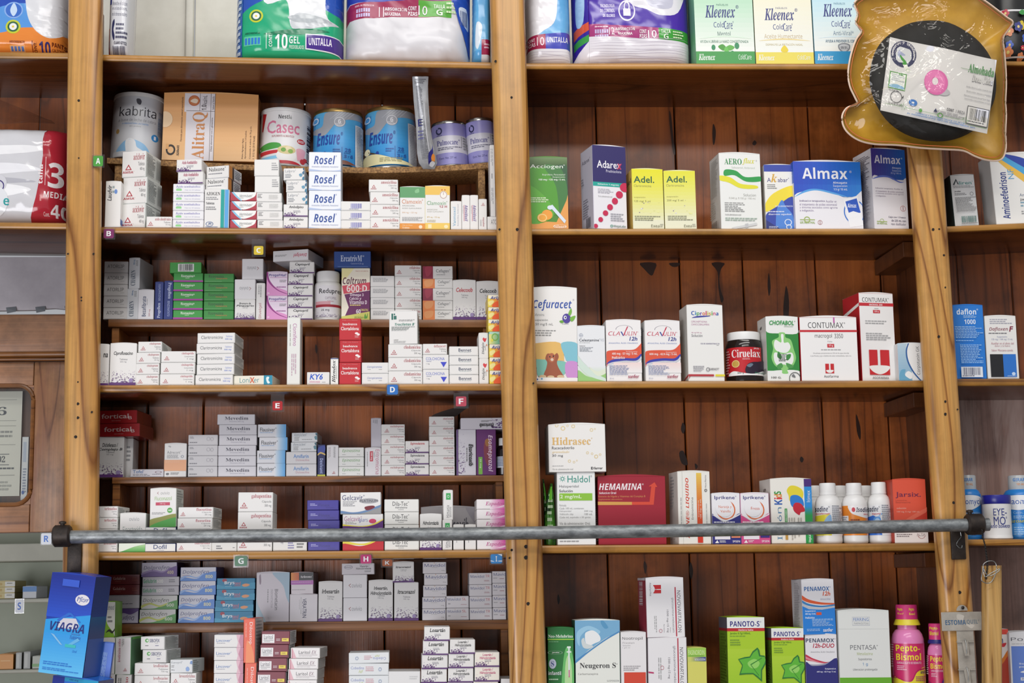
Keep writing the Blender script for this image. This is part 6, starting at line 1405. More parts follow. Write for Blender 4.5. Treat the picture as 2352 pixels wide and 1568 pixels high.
def turned(name, label, cat, x0, x1, yt, s_, Y, pieces, art=None, group=None, turn=0.0):
    """pieces: (part name, profile in fractions of radius and height, material); art: (v0, v1 in height fractions, ops, label name)"""
    xm = (x0 + x1) / 2
    a, b = P(x0, yt + 60, Y), P(x1, yt + 60, Y)
    r = (b.x - a.x) / 2
    top = P(xm, yt, Y - r * 0.9)
    zb = surf_z(s_, (a.x + b.x) / 2)[0] + (0.0016 if s_ == 'r1a' else 0.0006)
    h = top.z - zb
    root = empty(name, ((a.x + b.x) / 2, Y, zb), label, cat, group, turn + atan2(-(a.x + b.x) / 2, 2.85 + Y))
    root.rotation_euler[1] = -surf_z(s_, (a.x + b.x) / 2)[1]
    for pn, prof, m in pieces:
        MB().lathe([(p * r, q * h) for p, q in prof], m).build(pn, root)
    for v0, v1, ops, ln, prof in art or ():
        pr = [(p * r, q * h) for p, q in prof]
        zt, zl = v0 * h, v1 * h

        def fn(u, v, q):
            z = zt + (zl - zt) * v
            R2 = rad_at(pr, z) + 0.0003 + q
            w = asin(max(-0.995, min(0.995, (2 * u - 1) * 0.995)))
            return (R2 * sin(w), -R2 * cos(w), z)
        mb = MB()
        stamp(mb, ops, 2 * r, zt - zl, fn, cuts=(18, 1), rough=0.3)
        mb.build(ln, root)
    return root


TINM = mat('c8c6c0', 0.25, 1.0, tag='tin')
GOLD = mat('c9a86a', 0.3, 0.9, tag='gold_tin')
PLW = mat('e9e8e6', 0.35, tag='white_plastic')


def tin(x0, x1, yt, lab, ops, lidm, bodycol, Y=0.182, gp='tins of milk powder on the chipboard riser'):
    body = [(0.97, 0.0), (1.0, 0.012), (1.0, 0.03), (0.985, 0.04), (0.985, 0.93), (0.98, 0.94)]
    turned('powder_tin', lab, 'tin', x0, x1, yt, 'r1a', Y,
           [('body', body, mat(bodycol, 0.3)), ('base_rim', [(1.0, 0.0), (1.008, 0.01), (1.008, 0.025), (0.99, 0.032)], TINM), ('lid', [(0.985, 0.935), (1.01, 0.94), (1.01, 0.975), (0.99, 0.998), (0.93, 1.0)], lidm)],
           [(0.935, 0.036, ops, 'label', body)], gp)


tin(255, 372, 212, 'grey white goat milk powder tin beside the cream box', 'r 0 0 100 100 d3d5da;w 4a4a52 44 5 50 4 54 8 52 14 46 12;t kabrita 13 17 84 33 2f2f38 n;t a_base_de_leche_de_cabra 12 37 84 42 8a8a92 n;t FÓRMULA_PARA_LACTANTES 20 44 70 47 6a9ad0 b;t en_polvo 34 49 56 52 888 n;c 12 58 3 4 b8965a;c 84 65 7 6 3a8fd0;t 1 82 62 86 68 eef;w 8fc0e8 14 96 22 78 40 72 66 80 72 96;w e9ebee 30 94 28 76 36 70 46 74 50 84 58 88 66 92 66 98 30 98;r 6 92 78 104 d8dce2;b 88 20 99 60 8aa0c0 v', PLW, 'd3d5da')
tin(594, 710, 247, 'white tin with large pink lettering and a picture of salad', 'r 0 0 100 100 e4e2e2;p b8242c 0 0 12 4 6 40 0 60;t Nestlé 36 7 62 15 2a2a30 b;t Casec 14 18 78 43 d87a98 h;t SUPLEMENTO_ALIMENTICIO 24 46 68 50 9a4a52 b;c 82 55 8 5 b8242c;t BOOST 76 52.6 88 57.4 f0e0e0 b;w 4fa04a 2 66 20 60 40 62 40 70 4 74;p c83a40 2 76 38 74 38 80 4 84;p 8ac8e8 2 88 40 84 40 90 2 95;c 54 84 20 12 f0eeec;c 54 74 18 8 d8c890;c 48 74 5 4 6aa03a;c 58 71 6 4 e8d8b0;c 62 76 5 4 88b050;c 82 72 9 4 e8b0bc;p e8a8b8 73 72 91 72 88 92 76 92;c 86 92 5 5 c83a3a;c 91 88 4 4 c83a3a;w c02a38 18 104 20 96 60 94 80 98 80 106;b 93 20 100 90 3a2a30 v', PLW, 'e4e2e2')
ens = 'g 0 0 100 100 5fb4e4 2f8ad0;w a4a6ac 30 -2 104 -2 104 10 70 14 46 22 22 44 -2 34 -2 28 18 26;{rays}c 53 19 12 10 9a9ca4;o 53 19 11 9 1.6 d8d8dc;t 6 50 14 56 22 e8e8ec b;l 44 22 62 27 2 d8d8dc;t Ensure® 8 38 60 62 24449a i;t 28 64 68 76 75 2f5aa4 b;t 3 62 80 68 86 2f5aa4 b;t y 70 82 73 86 2f5aa4 r;t 6 75 80 80 86 2f5aa4 b;l 40 70 56 78 2 2f5aa4;r 58 66 58.8 88 2f5aa4;l 62 76.5 78 78.6 1 2f5aa4;c 24 78 3 4 24449a;r 2 8 12 20 4f9ad8;o 6 14 6 6 2 cfe0f2;r 84 22 100 100 dfe2e6;l 86 24 99 98 26 8a9098;{foot}'
rays = ''.join(f'p c4c6cc {52 + 6 * i} 0 {54 + 6 * i} 0 {34 + 7 * i} 14 {33 + 7 * i} 14;' for i in range(6))
tin(719, 832, 249, 'blue powder tin with gold rim and brown foot, directly behind the blue italic lettered stack', ens.format(rays=rays, foot='w 7a4a3a 40 104 60 92 84 100 84 106'), GOLD, '4a9ad8')
tin(840, 955, 244, 'blue powder tin with gold rim and cream foot, beside the silver sachet', ens.format(rays=rays, foot='w e0d8a8 -2 84 20 80 50 88 84 96 84 104 -2 104;c 8 74 5 6 f0e8c0;w 4a3a2a 10 74 24 80 14 79;l 30 88 78 96 3 8a845a'), GOLD, '4a9ad8')
pul = 'g 0 0 100 30 9a94d0 aaa4da;r 0 30 100 72 dcdae4;r 0 72 100 100 9c98d2;o 22 17 9 9 3.6 2f2f5a;r 13 8 20 12 9a94d0;t Abbott 14 26 30 29.6 3a3a6a s;t Pulmocare® 14 40 80 53 4f4a90 s;r 84 32 84.8 58 555;l 16 58 84 66 2 6a6a80;t Cont._Net._237_ml 18 82 66 87 5a5690 r;l 88 34 100 66 5 888'
for x0, x1, yt, lab in ((996, 1075, 277, 'small lilac and white tin next to the silver sachet'), (1076, 1142, 270, 'small lilac and white tin against the middle post')):
    tin(x0, x1, yt, lab, pul, TINM, 'b0acd6', 0.172, 'small lilac tins')
K('alitra', 373, 590, 215, 'r1a', 'large peach box with vertical ochre lettering between two tins', Y=R_, d=95, lean=1.6, lift=0.0015, cat='box', name='nutrition_box')

bot = [(0.90, 0.0), (0.98, 0.01), (1.0, 0.04), (1.0, 0.72), (0.96, 0.76), (0.84, 0.795), (0.84, 0.82)]
turned('pill_bottle', 'white pill bottle with white screw cap and red label band', 'bottle', 722, 783, 621, 'r1b', R_ + 0.028,
       [('body', bot, PLW), ('cap', [(0.86, 0.8), (0.88, 0.805)] + [(0.88, 0.97), (0.84, 1.0), (0.5, 1.0)], PLW)],
       [(0.70, 0.05, 'r 0 0 100 100 e6e3e6;t Reduprex 18 10 108 30 2a2a30 h;t CAPTOPRIL 40 36 82 44 9a8a98 r;t Tabletas 48 47 72 52 c07a8a r;r 6 50 60 60 e0a8b0;r 6 60 100 68 a8283a;t 25_mg 26 74 56 82 55505a b;m 4 84 96 98 b0a8b8 3 60', 'label', bot)])
jar = [(0.93, 0.0), (0.99, 0.02), (1.0, 0.06), (1.0, 0.62), (0.985, 0.72), (0.93, 0.79), (0.86, 0.83), (0.86, 0.85)]
turned('jam_jar', 'dark brown jar with white cap and red label', 'jar', 1666, 1751, 760, 's2c', 0.052,
       [('body', jar, mat('1c0f0a', 0.12, tag='dark_glass')), ('cap', [(0.86, 0.84), (0.88, 0.845), (0.88, 0.975), (0.85, 1.0), (0.5, 1.0)], PLW)],
       [(0.68, 0.12, 'r 0 0 100 100 c41f28;t Ciruelax 18 8 92 36 f4ecea s;t JALEA 76 2 90 8 f0dfe0 b;l 46 39 66 46 2 e8b0b0;c 28 58 10 13 c8a24a;o 28 58 10 13 1.6 e8d08a;l 4 10 14 96 9 e0a0a0;w 2a1c30 52 82 58 62 70 54 84 52 100 50 100 90 60 94;w 6a7a8a 56 66 66 58 72 62 64 72;w eef0ee 16 102 22 84 50 92 76 94 104 80 104 104;t 300_g 32 88 48 96 3a3a3a b;t MegaLabs 76 88 98 95 2f7a5a b', 'label', jar)])
bd = [(0.92, 0.0), (0.98, 0.015), (1.0, 0.05), (0.985, 0.10), (1.0, 0.14), (1.0, 0.62), (0.96, 0.69), (0.85, 0.75), (0.66, 0.79), (0.60, 0.80), (0.60, 0.815)]
cp = [(0.62, 0.80), (0.645, 0.806), (0.645, 0.83), (0.62, 0.836), (0.62, 0.985), (0.58, 1.0), (0.4, 1.0)]
iso = {'throat': ('white bottle with yellow and blue label, first of three beside the child heads carton', 'r 0 0 100 100 e9e9ea;p e8dc3a 0 34 54 28 60 100 0 100;w 8fb8e0 30 60 46 36 60 34 60 80 40 70;c 40 84 6 5 d8a03a;t Isodine® -6 2 56 20 2f3450 i;t Bucofaríngeo 4 24 56 31 d8484a b;l 64 0 98 60 9 8a8f9a;r 66 60 92 72 e8e8ea;r 0 76 30 100 c8c02a'),
       'solution': ('white bottle with orange label and red shield, middle of the three', 'r 0 0 100 100 e98a2a;w f0eeee 30 -4 104 -4 104 40 60 34 34 22;c 46 14 7 8 c8283a;t Isodin 56 6 104 22 2f3450 i;t Solución 84 26 100 32 d8484a b;p f0eeee 2 34 26 34 26 60 2 60;l 4 38 24 56 3 8a90a0;l 34 46 80 62 2 8a3a20;r 34 64 94 72 f0e8e4;t 10 38 65 50 71 c84a2a b;w 3a4aa0 88 60 100 54 100 80'),
       'foam': ('white bottle with blue bubbles on its label, beside the coral carton', 'r 0 0 100 100 e9e9ea;p 2f6fd0 0 40 24 34 44 44 58 100 0 100;w 5a9ae0 24 46 40 38 54 44 56 80 40 86 26 70;c 40 58 13 14 a8ccf0;c 50 36 4 4 a8ccf0;c 58 30 3 3 8ab8e8;t Isodine® -2 4 52 22 2f3450 i;t Espuma 20 26 54 34 c84a5c b;l 60 0 96 64 10 8a8f9a;t 60_mL 30 86 56 94 3a4a8a b')}
for (x0, x1, yt), k_ in (((1872, 1931, 1108), 'throat'), ((1933.5, 1990, 1108), 'solution'), ((1992.5, 2045, 1106), 'foam')):
    lab, ops = iso[k_]
    turned('antiseptic_bottle', lab, 'bottle', x0, x1, yt, 's2d', 0.042, [('body', bd, PLW), ('cap', cp, PLW)], [(0.62, 0.13, ops, 'label', bd)], 'white antiseptic bottles')
for x0, lab in ((1842, 'child heads carton'), (1899, 'first two white bottles'), (1957, 'last two white bottles')):
    turned('antiseptic_bottle', f'white bottle in the back row, its cap showing behind the {lab}', 'bottle', x0, x0 + 56, 1114, 's2d', 0.108, [('body', bd, PLW), ('cap', cp, PLW)], None, 'white antiseptic bottles')
PINK = mat('e98ac0', 0.2, tag='pink_liquid')
HOT = mat('d8387c', 0.3)
pb = [(0.9, 0), (0.98, 0.012), (1.0, 0.04), (1.0, 0.62), (0.985, 0.66), (0.9, 0.71), (0.74, 0.748), (0.6, 0.76), (0.585, 0.82)]
pops = 'z 0.72;r 0 0 100 100 d2306e;w e8d83a -4 78 20 80 40 86 60 84 76 64 104 58 104 104 -4 104;w b82060 -2 72 16 77 40 83 58 81 74 61 104 55 104 58 76 64 60 84 40 86 18 80 -2 78;t Pepto- 14 3 86 22 f2e23a b;t Bismol 14 22 88 38 f2e23a b;t SUBSALICILATO_DE_BISMUTO 16 41 88 46 f2c8d8 b;l 16 50 44 62 3 f2c8d8;t ADULTOS 84 62 108 68 3a2a6a b;l 70 74 100 86 3 a8507a;l 0 2 9 56 10 e8d0d8'
capw = [(0.66, 0.83), (0.66, 0.985), (0.63, 1.0), (0.4, 1.0)]
turned('stomach_syrup_bottle', 'larger pink syrup bottle with yellow collar', 'bottle', 2045, 2117, 1389, 's2e', 0.05,
       [('body', pb, PINK), ('collar', [(0.82, 0.80), (0.8, 0.815), (0.68, 0.86), (0.66, 0.87)], mat('ecd93a', 0.35)), ('cap', [(0.7, 0.82), (0.655, 0.985), (0.63, 1.0), (0.4, 1.0)], HOT)],
       [(0.62, 0.02, pops, 'label', pb), (0.98, 0.88, 't Pepto- 10 10 34 46 f2e23a b;t Bismol 10 54 36 94 f2e23a b;t Pepto- 62 10 86 46 f2e23a b;t Bismol 62 54 88 94 f2e23a b', 'cap_print', capw)], 'pink syrup bottles')
turned('stomach_syrup_bottle', 'smaller pink syrup bottle with navy collar, against the far post', 'bottle', 2129, 2173, 1432, 's2e', 0.036,
       [('body', pb, PINK), ('collar', [(0.92, 0.76), (0.9, 0.79), (0.72, 0.82), (0.7, 0.83)], mat('2a2a7c', 0.35)), ('cap', [(0.8, 0.80), (0.79, 0.985), (0.76, 1.0), (0.4, 1.0)], HOT)],
       [(0.62, 0.02, pops.replace('e8d83a', '2f3a9a'), 'label', pb), (0.975, 0.85, 't Pepto- 8 10 60 46 f2e23a b;t Bismol 8 54 60 92 f2e23a b', 'cap_print', [(0.79, 0.8), (0.79, 1.0)])], 'pink syrup bottles')
kb = [(0.94, 0), (1.0, 0.02), (1.0, 0.60), (0.95, 0.70), (0.8, 0.76), (0.6, 0.785), (0.55, 0.79)]
kops = 'r 0 0 100 100 2f86d6;w f0f2f4 6 6 50 2 94 6 96 22 60 36 20 34 4 22;t Kaomycin 12 9 106 28 2a5ab0 r;t Caolín,_Pectina 30 40 90 46 a8d0f0 r;l 30 50 90 58 2 a8d0f0;t NEOMICINA 18 60 96 66 b8b85a i;c 40 82 24 16 4a9ae4;l 30 76 90 96 4 a8d0f0'
for (x0, x1), lab in (((2196, 2252), 'blue syrup bottle with grey cup, half behind the far post'), ((2304, 2378), 'blue syrup bottle with grey cup, at the frame edge behind the white jar')):
    turned('syrup_bottle', lab, 'bottle', x0, x1, 1090, 's3d', 0.075,
           [('body', kb, mat('2f86d6', 0.3)), ('dosing_cup', [(0.64, 0.77), (0.62, 0.985), (0.58, 1.0), (0.4, 1.0)], mat('b4b8ba', 0.25))],
           [(0.70, 0.03, kops, 'label', kb), (0.97, 0.82, 't GIRAR 24 10 80 44 4a86c8 b;t 10_mL 40 62 80 86 d8905a b', 'cup_print', [(0.63, 0.77), (0.62, 1.0)])], 'blue syrup bottles')
ej = [(0.93, 0), (0.99, 0.015), (1.0, 0.04), (0.97, 0.07), (0.96, 0.10), (0.96, 0.80), (0.9, 0.82)]
turned('wipes_jar', 'white plastic jar with royal blue lid by the pipe end', 'jar', 2258, 2322, 1136, 's3d', 0.034,
       [('body', ej, PLW), ('lid', [(0.98, 0.80), (1.0, 0.81), (1.0, 0.955), (0.97, 1.0), (0.5, 1.0)], mat('25268c', 0.3))],
       [(0.74, 0.10, 't EYE- 38 8 84 32 2f3a8a r;t MO® 38 36 84 66 2f3a8a r;t USO_DIARIO 28 66 92 76 2f3a8a i', 'label_print', ej)])
db = [(0.94, 0), (1.0, 0.03), (1.0, 0.66), (0.9, 0.74), (0.6, 0.79), (0.6, 0.82)]
turned('medicine_bottle', 'dark bottle with white cap tucked between the purple carton and middle post', 'bottle', 1140, 1172, 1005, 'r1c', R_ + 0.016,
       [('body', db, mat('1d1214', 0.15, tag='dark_glass')), ('cap', [(0.66, 0.80), (0.66, 0.985), (0.6, 1.0), (0.4, 1.0)], PLW)],
       [(0.5, 0.2, 'r 0 0 100 100 c8ccd4;l 8 8 60 90 6 6a7a9a', 'label', db)])


# ------------------------------------------------------------------ soft packs in film
def pack(name, label, cat, x0, x1, yt, s_, ops, bg, Y=0.02, d=0.12, bulge=0.018, wr=0.004, seed=1, group=None, yb=None, rough=0.16, side=None, fr=7, n=26):
    ym = yt + 120
    a, b = P(x0, ym, Y), P(x1, ym, Y)
    zb = surf_z(s_, (a.x + b.x) / 2)[0] + 0.0006
    h = P((x0 + x1) / 2, yt, Y).z - zb
    w = b.x - a.x

    def depth(u, v):
        e = max(0.0, 1 - abs(2 * u - 1) ** 5) ** 0.5 * max(0.0, 1 - abs(2 * v - 1) ** 8) ** 0.5
        q = Vector((u * fr * w / h, v * fr, seed * 3.1))
        c = noise.noise(q) + 0.5 * abs(noise.noise(q * 2.3))
        edge = 0.35 + 0.65 * (abs(2 * u - 1) ** 2 + abs(2 * v - 1) ** 2) / 2
        return e, wr * c * edge

    def front(u, v, q=0.0):
        e, c = depth(u, v)
        y = d / 2 * (1 - e) - bulge * 0 - q + (c if e > 0.05 else c * e * 20)
        k = 1.0 - 0.012 * (1 - e)
        return ((u - 0.5) * w * k, y, (1 - v) * h)
    mb = MB()
    bgm, sm = mat(bg, rough), mat(side or bg, rough)
    vs_ = [front(i / n, j / n) for j in range(n + 1) for i in range(n + 1)]
    fs = [f for j in range(n) for i in range(n) for f in ([j * (n + 1) + i, (j + 1) * (n + 1) + i, (j + 1) * (n + 1) + i + 1], [j * (n + 1) + i, (j + 1) * (n + 1) + i + 1, j * (n + 1) + i + 1])]
    mb.add(vs_, fs, bgm, True)
    grid = vs_

    def flat(u, v, q):      # on the very triangle of the film under it
        fu, fv = min(max(u * n, 0), n - 1e-6), min(max(v * n, 0), n - 1e-6)
        i, j = int(fu), int(fv)
        a_, b_ = fu - i, fv - j
        p00, p11 = Vector(grid[j * (n + 1) + i]), Vector(grid[(j + 1) * (n + 1) + i + 1])
        if b_ >= a_:
            p = Vector(grid[(j + 1) * (n + 1) + i]) * (b_ - a_) + p00 * (1 - b_) + p11 * a_
        else:
            p = Vector(grid[j * (n + 1) + i + 1]) * (a_ - b_) + p00 * (1 - a_) + p11 * b_
        return (p.x, p.y - q, p.z)
    back = []
    for j in range(n + 1):
        for i in range(n + 1):
            e, c = depth(i / n, j / n)
            x, y, z = front(i / n, j / n)
            back.append((x, d / 2 + d / 2 * e, z))
    mb.add(back, [f[::-1] for f in fs], sm, True)
    lid = mb.build(name)
    stamp(mb2 := MB(), ops, w, h, flat, step=0.00006, base=0.0003, cuts=(n, n), rough=rough)
    # artwork joins the film of the same pack
    me = MB()
    me.v, me.f, me.m, me.mats, me.sm = list(mb.v), list(mb.f), list(mb.m), list(mb.mats), list(mb.sm)
    k0 = len(me.v)
    mp_ = [me.mi(m) for m in mb2.mats]
    me.v += mb2.v
    me.f += [[i + k0 for i in f] for f in mb2.f]
    me.m += [mp_[i] for i in mb2.m]
    me.sm += mb2.sm
    lid.data = me.mesh(name)
    lid.location = ((a.x + b.x) / 2, Y, zb + 0.0005)
    lid.rotation_euler[1] = -surf_z(s_, (a.x + b.x) / 2)[1]
    return tag(lid, label, cat, group)


GP = 'diaper packs on the top shelf'
daisy = 'c {u} {v} {r} {s} c8d03a;c {u} {v} {r2} {s2} 3a6a4a;c {u} {v} {r3} {s3} f0f0ec;c {u} {v} {r4} {s4} e8d04a'
dz = lambda u, v, r, s: daisy.format(u=u, v=v, r=r, s=s, r2=r * .75, s2=s * .75, r3=r * .5, s3=s * .5, r4=r * .16, s4=s * .16)
pack('diaper_pack', 'orange and blue adult diaper pack with a white garment picture', 'diaper pack', -120, 150, -110, 's0a',
     'r 0 0 100 100 2a4fb4;w 5a9ae0 36 60 66 50 104 66 104 80 40 84;w e98a3a -4 84 44 79 60 74 84 73 104 70 104 104 -4 104;w dfe0e4 64 -4 104 -4 104 62 96 78 84 82 72 72 66 50;c 56 57 8 8 3f6fc8;o 56 57 8 8 1.2 8ab0ea;w c8dcf4 56 50 59 57 56 63 53 57;' + dz(56, 73, 6.4, 6.6) + ';t ABSORBENCIA 53 86 66 88 8a3a1a b;r 53 90 66 100 f0b070;' + ';'.join(f'r {54 + 3 * i} {91 + 4.4 * j} {56 + 3 * i} {94.6 + 4.4 * j} 5a78b8' for i in range(4) for j in range(2)) + ';r 72 86 72.6 98 7a2a1a;t CONT. 73.6 87 76 98 6a2a1a b 90;t 10 78 86 87 97 2f2a6a b;t PANTS 88.4 86 98.6 90 6a2a1a b;t CALZONES 88.4 91.4 98 94 6a2a1a r;t DESECHABLES 88.4 95 99 97.4 6a2a1a r', '2a4fb4', seed=2, group=GP)
pack('diaper_pack', 'narrow white pack side with a bar code and printed telephone, beside the letter A post', 'diaper pack', 244, 297, -110, 's1a',
     'r 0 0 20 50 2a3f9a;r 0 72 14 100 e06a3a;r 0 84 14 100 a8283a;r 20 0 100 100 dcdde2;t Después_de_su_uso 24 42 86 46 5a5a72 r;t deseche_el_calzón 24 47 86 51 5a5a72 r;t en_un_bote_de_basura, 24 52 86 56 5a5a72 r;t no_lo_tire_en_el_inodoro 24 57 86 61 5a5a72 r;w 2a2f5a 26 68 34 64 36 68 32 74 38 80 34 84 26 78;l 42 68 90 84 4 5a5a72;t CLAVE_67722 36 85 88 87.6 2a2a4a b;b 30 89 84 98 3a3a5a', 'dcdde2', d=0.1, wr=0.002, seed=5, group=GP)
pack('diaper_pack', 'bright green folded underpad pack with purple size panel', 'diaper pack', 533, 787, -90, 's1a',
     'r 0 0 100 100 1fa878;w 2a55b4 -2 -2 104 -2 104 50 70 42 50 30 20 44 -2 52;w e4e6e8 26 -2 78 -2 84 52 92 62 60 68 52 64 48 40 28 42;w c4c8cc 52 64 60 52 92 60 92 63 62 69;w aeb4b8 50 56 70 54 90 61 60 62;' + dz(21, 56, 6.4, 6.4) + ';w 0f7a54 28 74 60 68 88 70 60 74;t ABSORBENCIA 11 72 25 74 0f5a44 b;r 10 76 26 85 5fc8a0;' + ';'.join(f'r {11 + 3 * i} 77.6 {13 + 3 * i} 84 2f7ad0' for i in range(5)) + ';r 30.4 73 31 88 dff0e8;t CONT. 33 74 36 86 e8f4ee b 90;t 10 38.6 74 50 88 f2f6f4 b;t GEL 51.4 76 61 83 e8f4ee b;t PREDOBLADOS 51.4 84.4 65 88 c8ecd8 b;p e8e8f0 66 73 100 74 100 91 66 88;p 4a2f8a 67 74 100 75 100 90 67 87;t UNITALLA 69 77 90 84 eeeaf6 b;r 0 0 8 100 3a6ab0;l 1 6 7 96 14 c8d8e8', '1fa878', seed=3, group=GP)
ridge = lambda v0, v1, u0, u1, n_, col='c4bcc8': ';'.join(f'w {col} {u0} {v0 + (v1 - v0) * i / n_:.1f} {(u0 * 2 + u1) / 3:.1f} {v0 + (v1 - v0) * (i + .25 - .3 * sin(i)) / n_:.1f} {(u0 + u1 * 2) / 3:.1f} {v0 + (v1 - v0) * (i + .1 + .4 * sin(i * 2)) / n_:.1f} {u1} {v0 + (v1 - v0) * (i + .3) / n_:.1f} {(u0 + u1 * 2) / 3:.1f} {v0 + (v1 - v0) * (i + .3 + .4 * sin(i * 2)) / n_:.1f} {(u0 * 2 + u1) / 3:.1f} {v0 + (v1 - v0) * (i + .45 - .3 * sin(i)) / n_:.1f}' for i in range(n_))
icons = lambda u, v, n_, c: ';'.join(f'r {u + 1.9 * (i % n_):.1f} {v + 5 * (i // n_)} {u + 1.4 + 1.9 * (i % n_):.1f} {v + 3.6 + 5 * (i // n_)} {c}' for i in range(2 * n_))
pack('diaper_pack', 'white diaper pack with crimson band and green size panel', 'diaper pack', 789, 1082, -90, 's1a',
     'r 0 0 100 100 d8d6da;r 0 0 100 41 2a3fa8;w c8e0f4 30 -4 60 -4 70 20 40 24;p 9c2450 0 42 84 37 84 54 0 58;p 58a83a 58 39 84 38 84 54 58 54.6;t NIVEL_DE_PROTECCIÓN 8 43 23 45 f0d0dc b;' + icons(9, 47, 6, 'c8b8e0') + ';t 11 27 46 31 56 f4e8ee r;t ABSORCIÓN 31.6 46 49 50 f4e8ee b;t MÁXIMA 31.6 51 44 55 f4e8ee b;t CONT. 50 45 57 49 f4e8ee b;t PZAS 50 50 57 54 f4e8ee b;t 10 58 44 65 53 f4e8ee r;t TALLA 70 42 79 46 e8f4e0 b;t G 72 47 77 53 e8f4e0 b;l 80 40 90 52 3 d0e8b8;w 2a50b4 86 36 100 36 100 86 94 70 88 50;w e0e6f0 90 44 97 44 98 62 92 56;b 91 46 97 60 5a6a9a', 'd8d6da', seed=4, wr=0.016, fr=6, rough=0.3, group=GP)
pack('diaper_pack', 'pale blue pack sliver with crimson panel, against the middle post', 'diaper pack', 1084, 1128, -90, 's1a',
     'g 0 0 100 86 4a9ad8 7ac0ea;w e0ecf6 20 60 50 64 30 84 14 80;r 46 76 100 90 a82a50;r 46 90 100 100 e6e4e8;r 0 86 46 100 5aa8e0;l 60 80 90 86 2 e8c0d0', '7ac0ea', d=0.1, wr=0.003, seed=6, group=GP)
pack('diaper_pack', 'pale blue diaper pack with crimson and blue band, between the middle post and violet pack', 'diaper pack', 1210, 1315, -90, 's2a',
     'g 0 0 100 100 4f9ad6 7abce8;w e8e6ea -4 -4 60 -4 66 50 40 66 -4 68;p a82a50 0 72 40 70 40 84 0 86;p 4a50b8 40 70 100 68 100 84 40 84;t CONT. 1 74 18 77 f4e0e8 b;t PZAS 1 78 18 81.4 f4e0e8 b;t 10 21 73 37 81 f4e0e8 r;t UNITALLA 43 73 90 78 eceaf6 b;r 0 84 100 100 e8e5ea;' + ridge(86, 99, 0, 98, 6), '7abce8', d=0.11, seed=7, group=GP)
pack('diaper_pack', 'violet diaper pack with magenta band and ribbed white base', 'diaper pack', 1319, 1594, -90, 's2a',
     'r 0 0 100 100 4a2aa4;w e8e6ec 40 -4 96 -4 90 44 74 52 60 46 46 38;w 4a2aa4 44 -6 56 -6 60 30 52 34;w c8c8d8 62 20 80 20 82 44 62 42;t TECNOLOGÍA 22 41 34 44.6 e0d8f0 b;t DE_CONTROL 22 46 34 49.4 e0d8f0 b;t DE_OLORES 24 51 34 54 e0d8f0 b;o 44 48 7 10 1 eae4f4;r 41 46 47 53 eae4f4;o 44 44 2.4 5 .8 eae4f4;p a83a78 12 60 70 64 70 76 12 72;p 3fa03a 70 64 98 66 98 77 70 76;l 17 62.6 28 64.6 1 f0d0e0;' + icons(17, 65.6, 6, 'c8b8e0') + ';t 12 28.6 64 33 71 f4e8ee r;t ABSORCIÓN 34 63.6 50 67 f4e8ee b;t MÁXIMA 36 68 48 71 f4e8ee b;t CONT. 54 66 60 69.6 f4e8ee b;t PZAS 54 70.4 60 74 f4e8ee b;t 10 61 66.6 68 74 f4e8ee r;t TALLA 72 66 80 69.4 e8f4e0 b;t G 74 70 78 75 e8f4e0 b;l 82 67 92 75 3 d0e8b8;p e4e0e6 12 72 98 77 98 100 4 100;' + ridge(74, 99, 12, 97, 11) + ';p 3a2a9a 0 0 12 0 12 84 0 88;p d8583a 1 62 12 58 12 66 1 71;p 3fa04a 1 74 12 70 12 76 1 81;w a8c8e8 3 30 9 26 8 56 3 60;p e4e0e6 0 90 12 76 12 100 0 100', '4a2aa4', seed=8, wr=0.006, group=GP)
fl = []
rf = random.Random(12)
for i in range(46):
    u, v, s_ = rf.uniform(0, 90), rf.uniform(34, 92), rf.uniform(4, 10)
    c = rf.choice(('c8304a', '4a6ac8', 'd86ab0', 'e0c83a', '3f9a4a', 'e08a5a', '3a3f8a'))
    if c == '3f9a4a':
        fl.append(f'w {c} {u} {v} {u + s_ * .6} {v - s_ * .4} {u + s_ * 1.3} {v} {u + s_ * .6} {v + s_ * .3}')
    else:
        fl += [f'c {u + s_ * .45 * cos(a):.1f} {v + s_ * .4 * sin(a):.1f} {s_ * .34:.1f} {s_ * .3:.1f} {c}' for a in (0, 1.26, 2.5, 3.8, 5.0)] + [f'c {u:.1f} {v:.1f} {s_ * .22:.1f} {s_ * .2:.1f} f0d880']
pack('gift_bag', 'black bag printed with bright flowers on the top shelf beyond the far post', 'bag', 2290, 2440, -60, 's3a', 'r 0 40 100 42 e8e8ea;' + ';'.join(fl) + ';r 0 93 100 94.4 e8e8ea', '141416', d=0.1, wr=0.002, seed=9, rough=0.35)
pack('diaper_bag', 'clear bag of white diapers with a red size panel, beside the letter A post', 'diaper pack', -110, 149, 282, 's0b',
     'r 0 0 100 100 d2d2d6;w f0f0f2 0 26 60 22 80 26 60 30 0 34;w eeeef2 0 44 50 40 78 46 50 50 0 54;w f4f4f6 0 64 40 60 70 66 40 74 0 74;w b8b8c0 0 56 40 54 74 58 40 60 0 60;w a8323c 80 2 104 2 104 104 70 104 76 70 79 40;p b02a38 81 3 100 2 100 99 69 99 74 74 78 44;t talla 75.4 41 79.4 60 f0e6e6 b 90;r 81.4 33 81.8 61 f0d8d8;t 3 84 38 96 63 f0e8e8 b;t MEDIANA 81 67 108 73 f0e2e2 b;t Cont. 81 87 86 91 f0d8d8 r;t 40 87 79 101 92 f0e6e6 b;t Por_Tu_bienestar 65 97 104 99.6 f0d8d8 r;c 42 60 6 8 d4d4da;o 41 63 5 6 1 4a3f7a;c 40 78 10 14 e4e6ea;t e 46 75 51 82 3aa0a0 b', 'd2d2d6', d=0.14, wr=0.006, seed=10, rough=0.12)
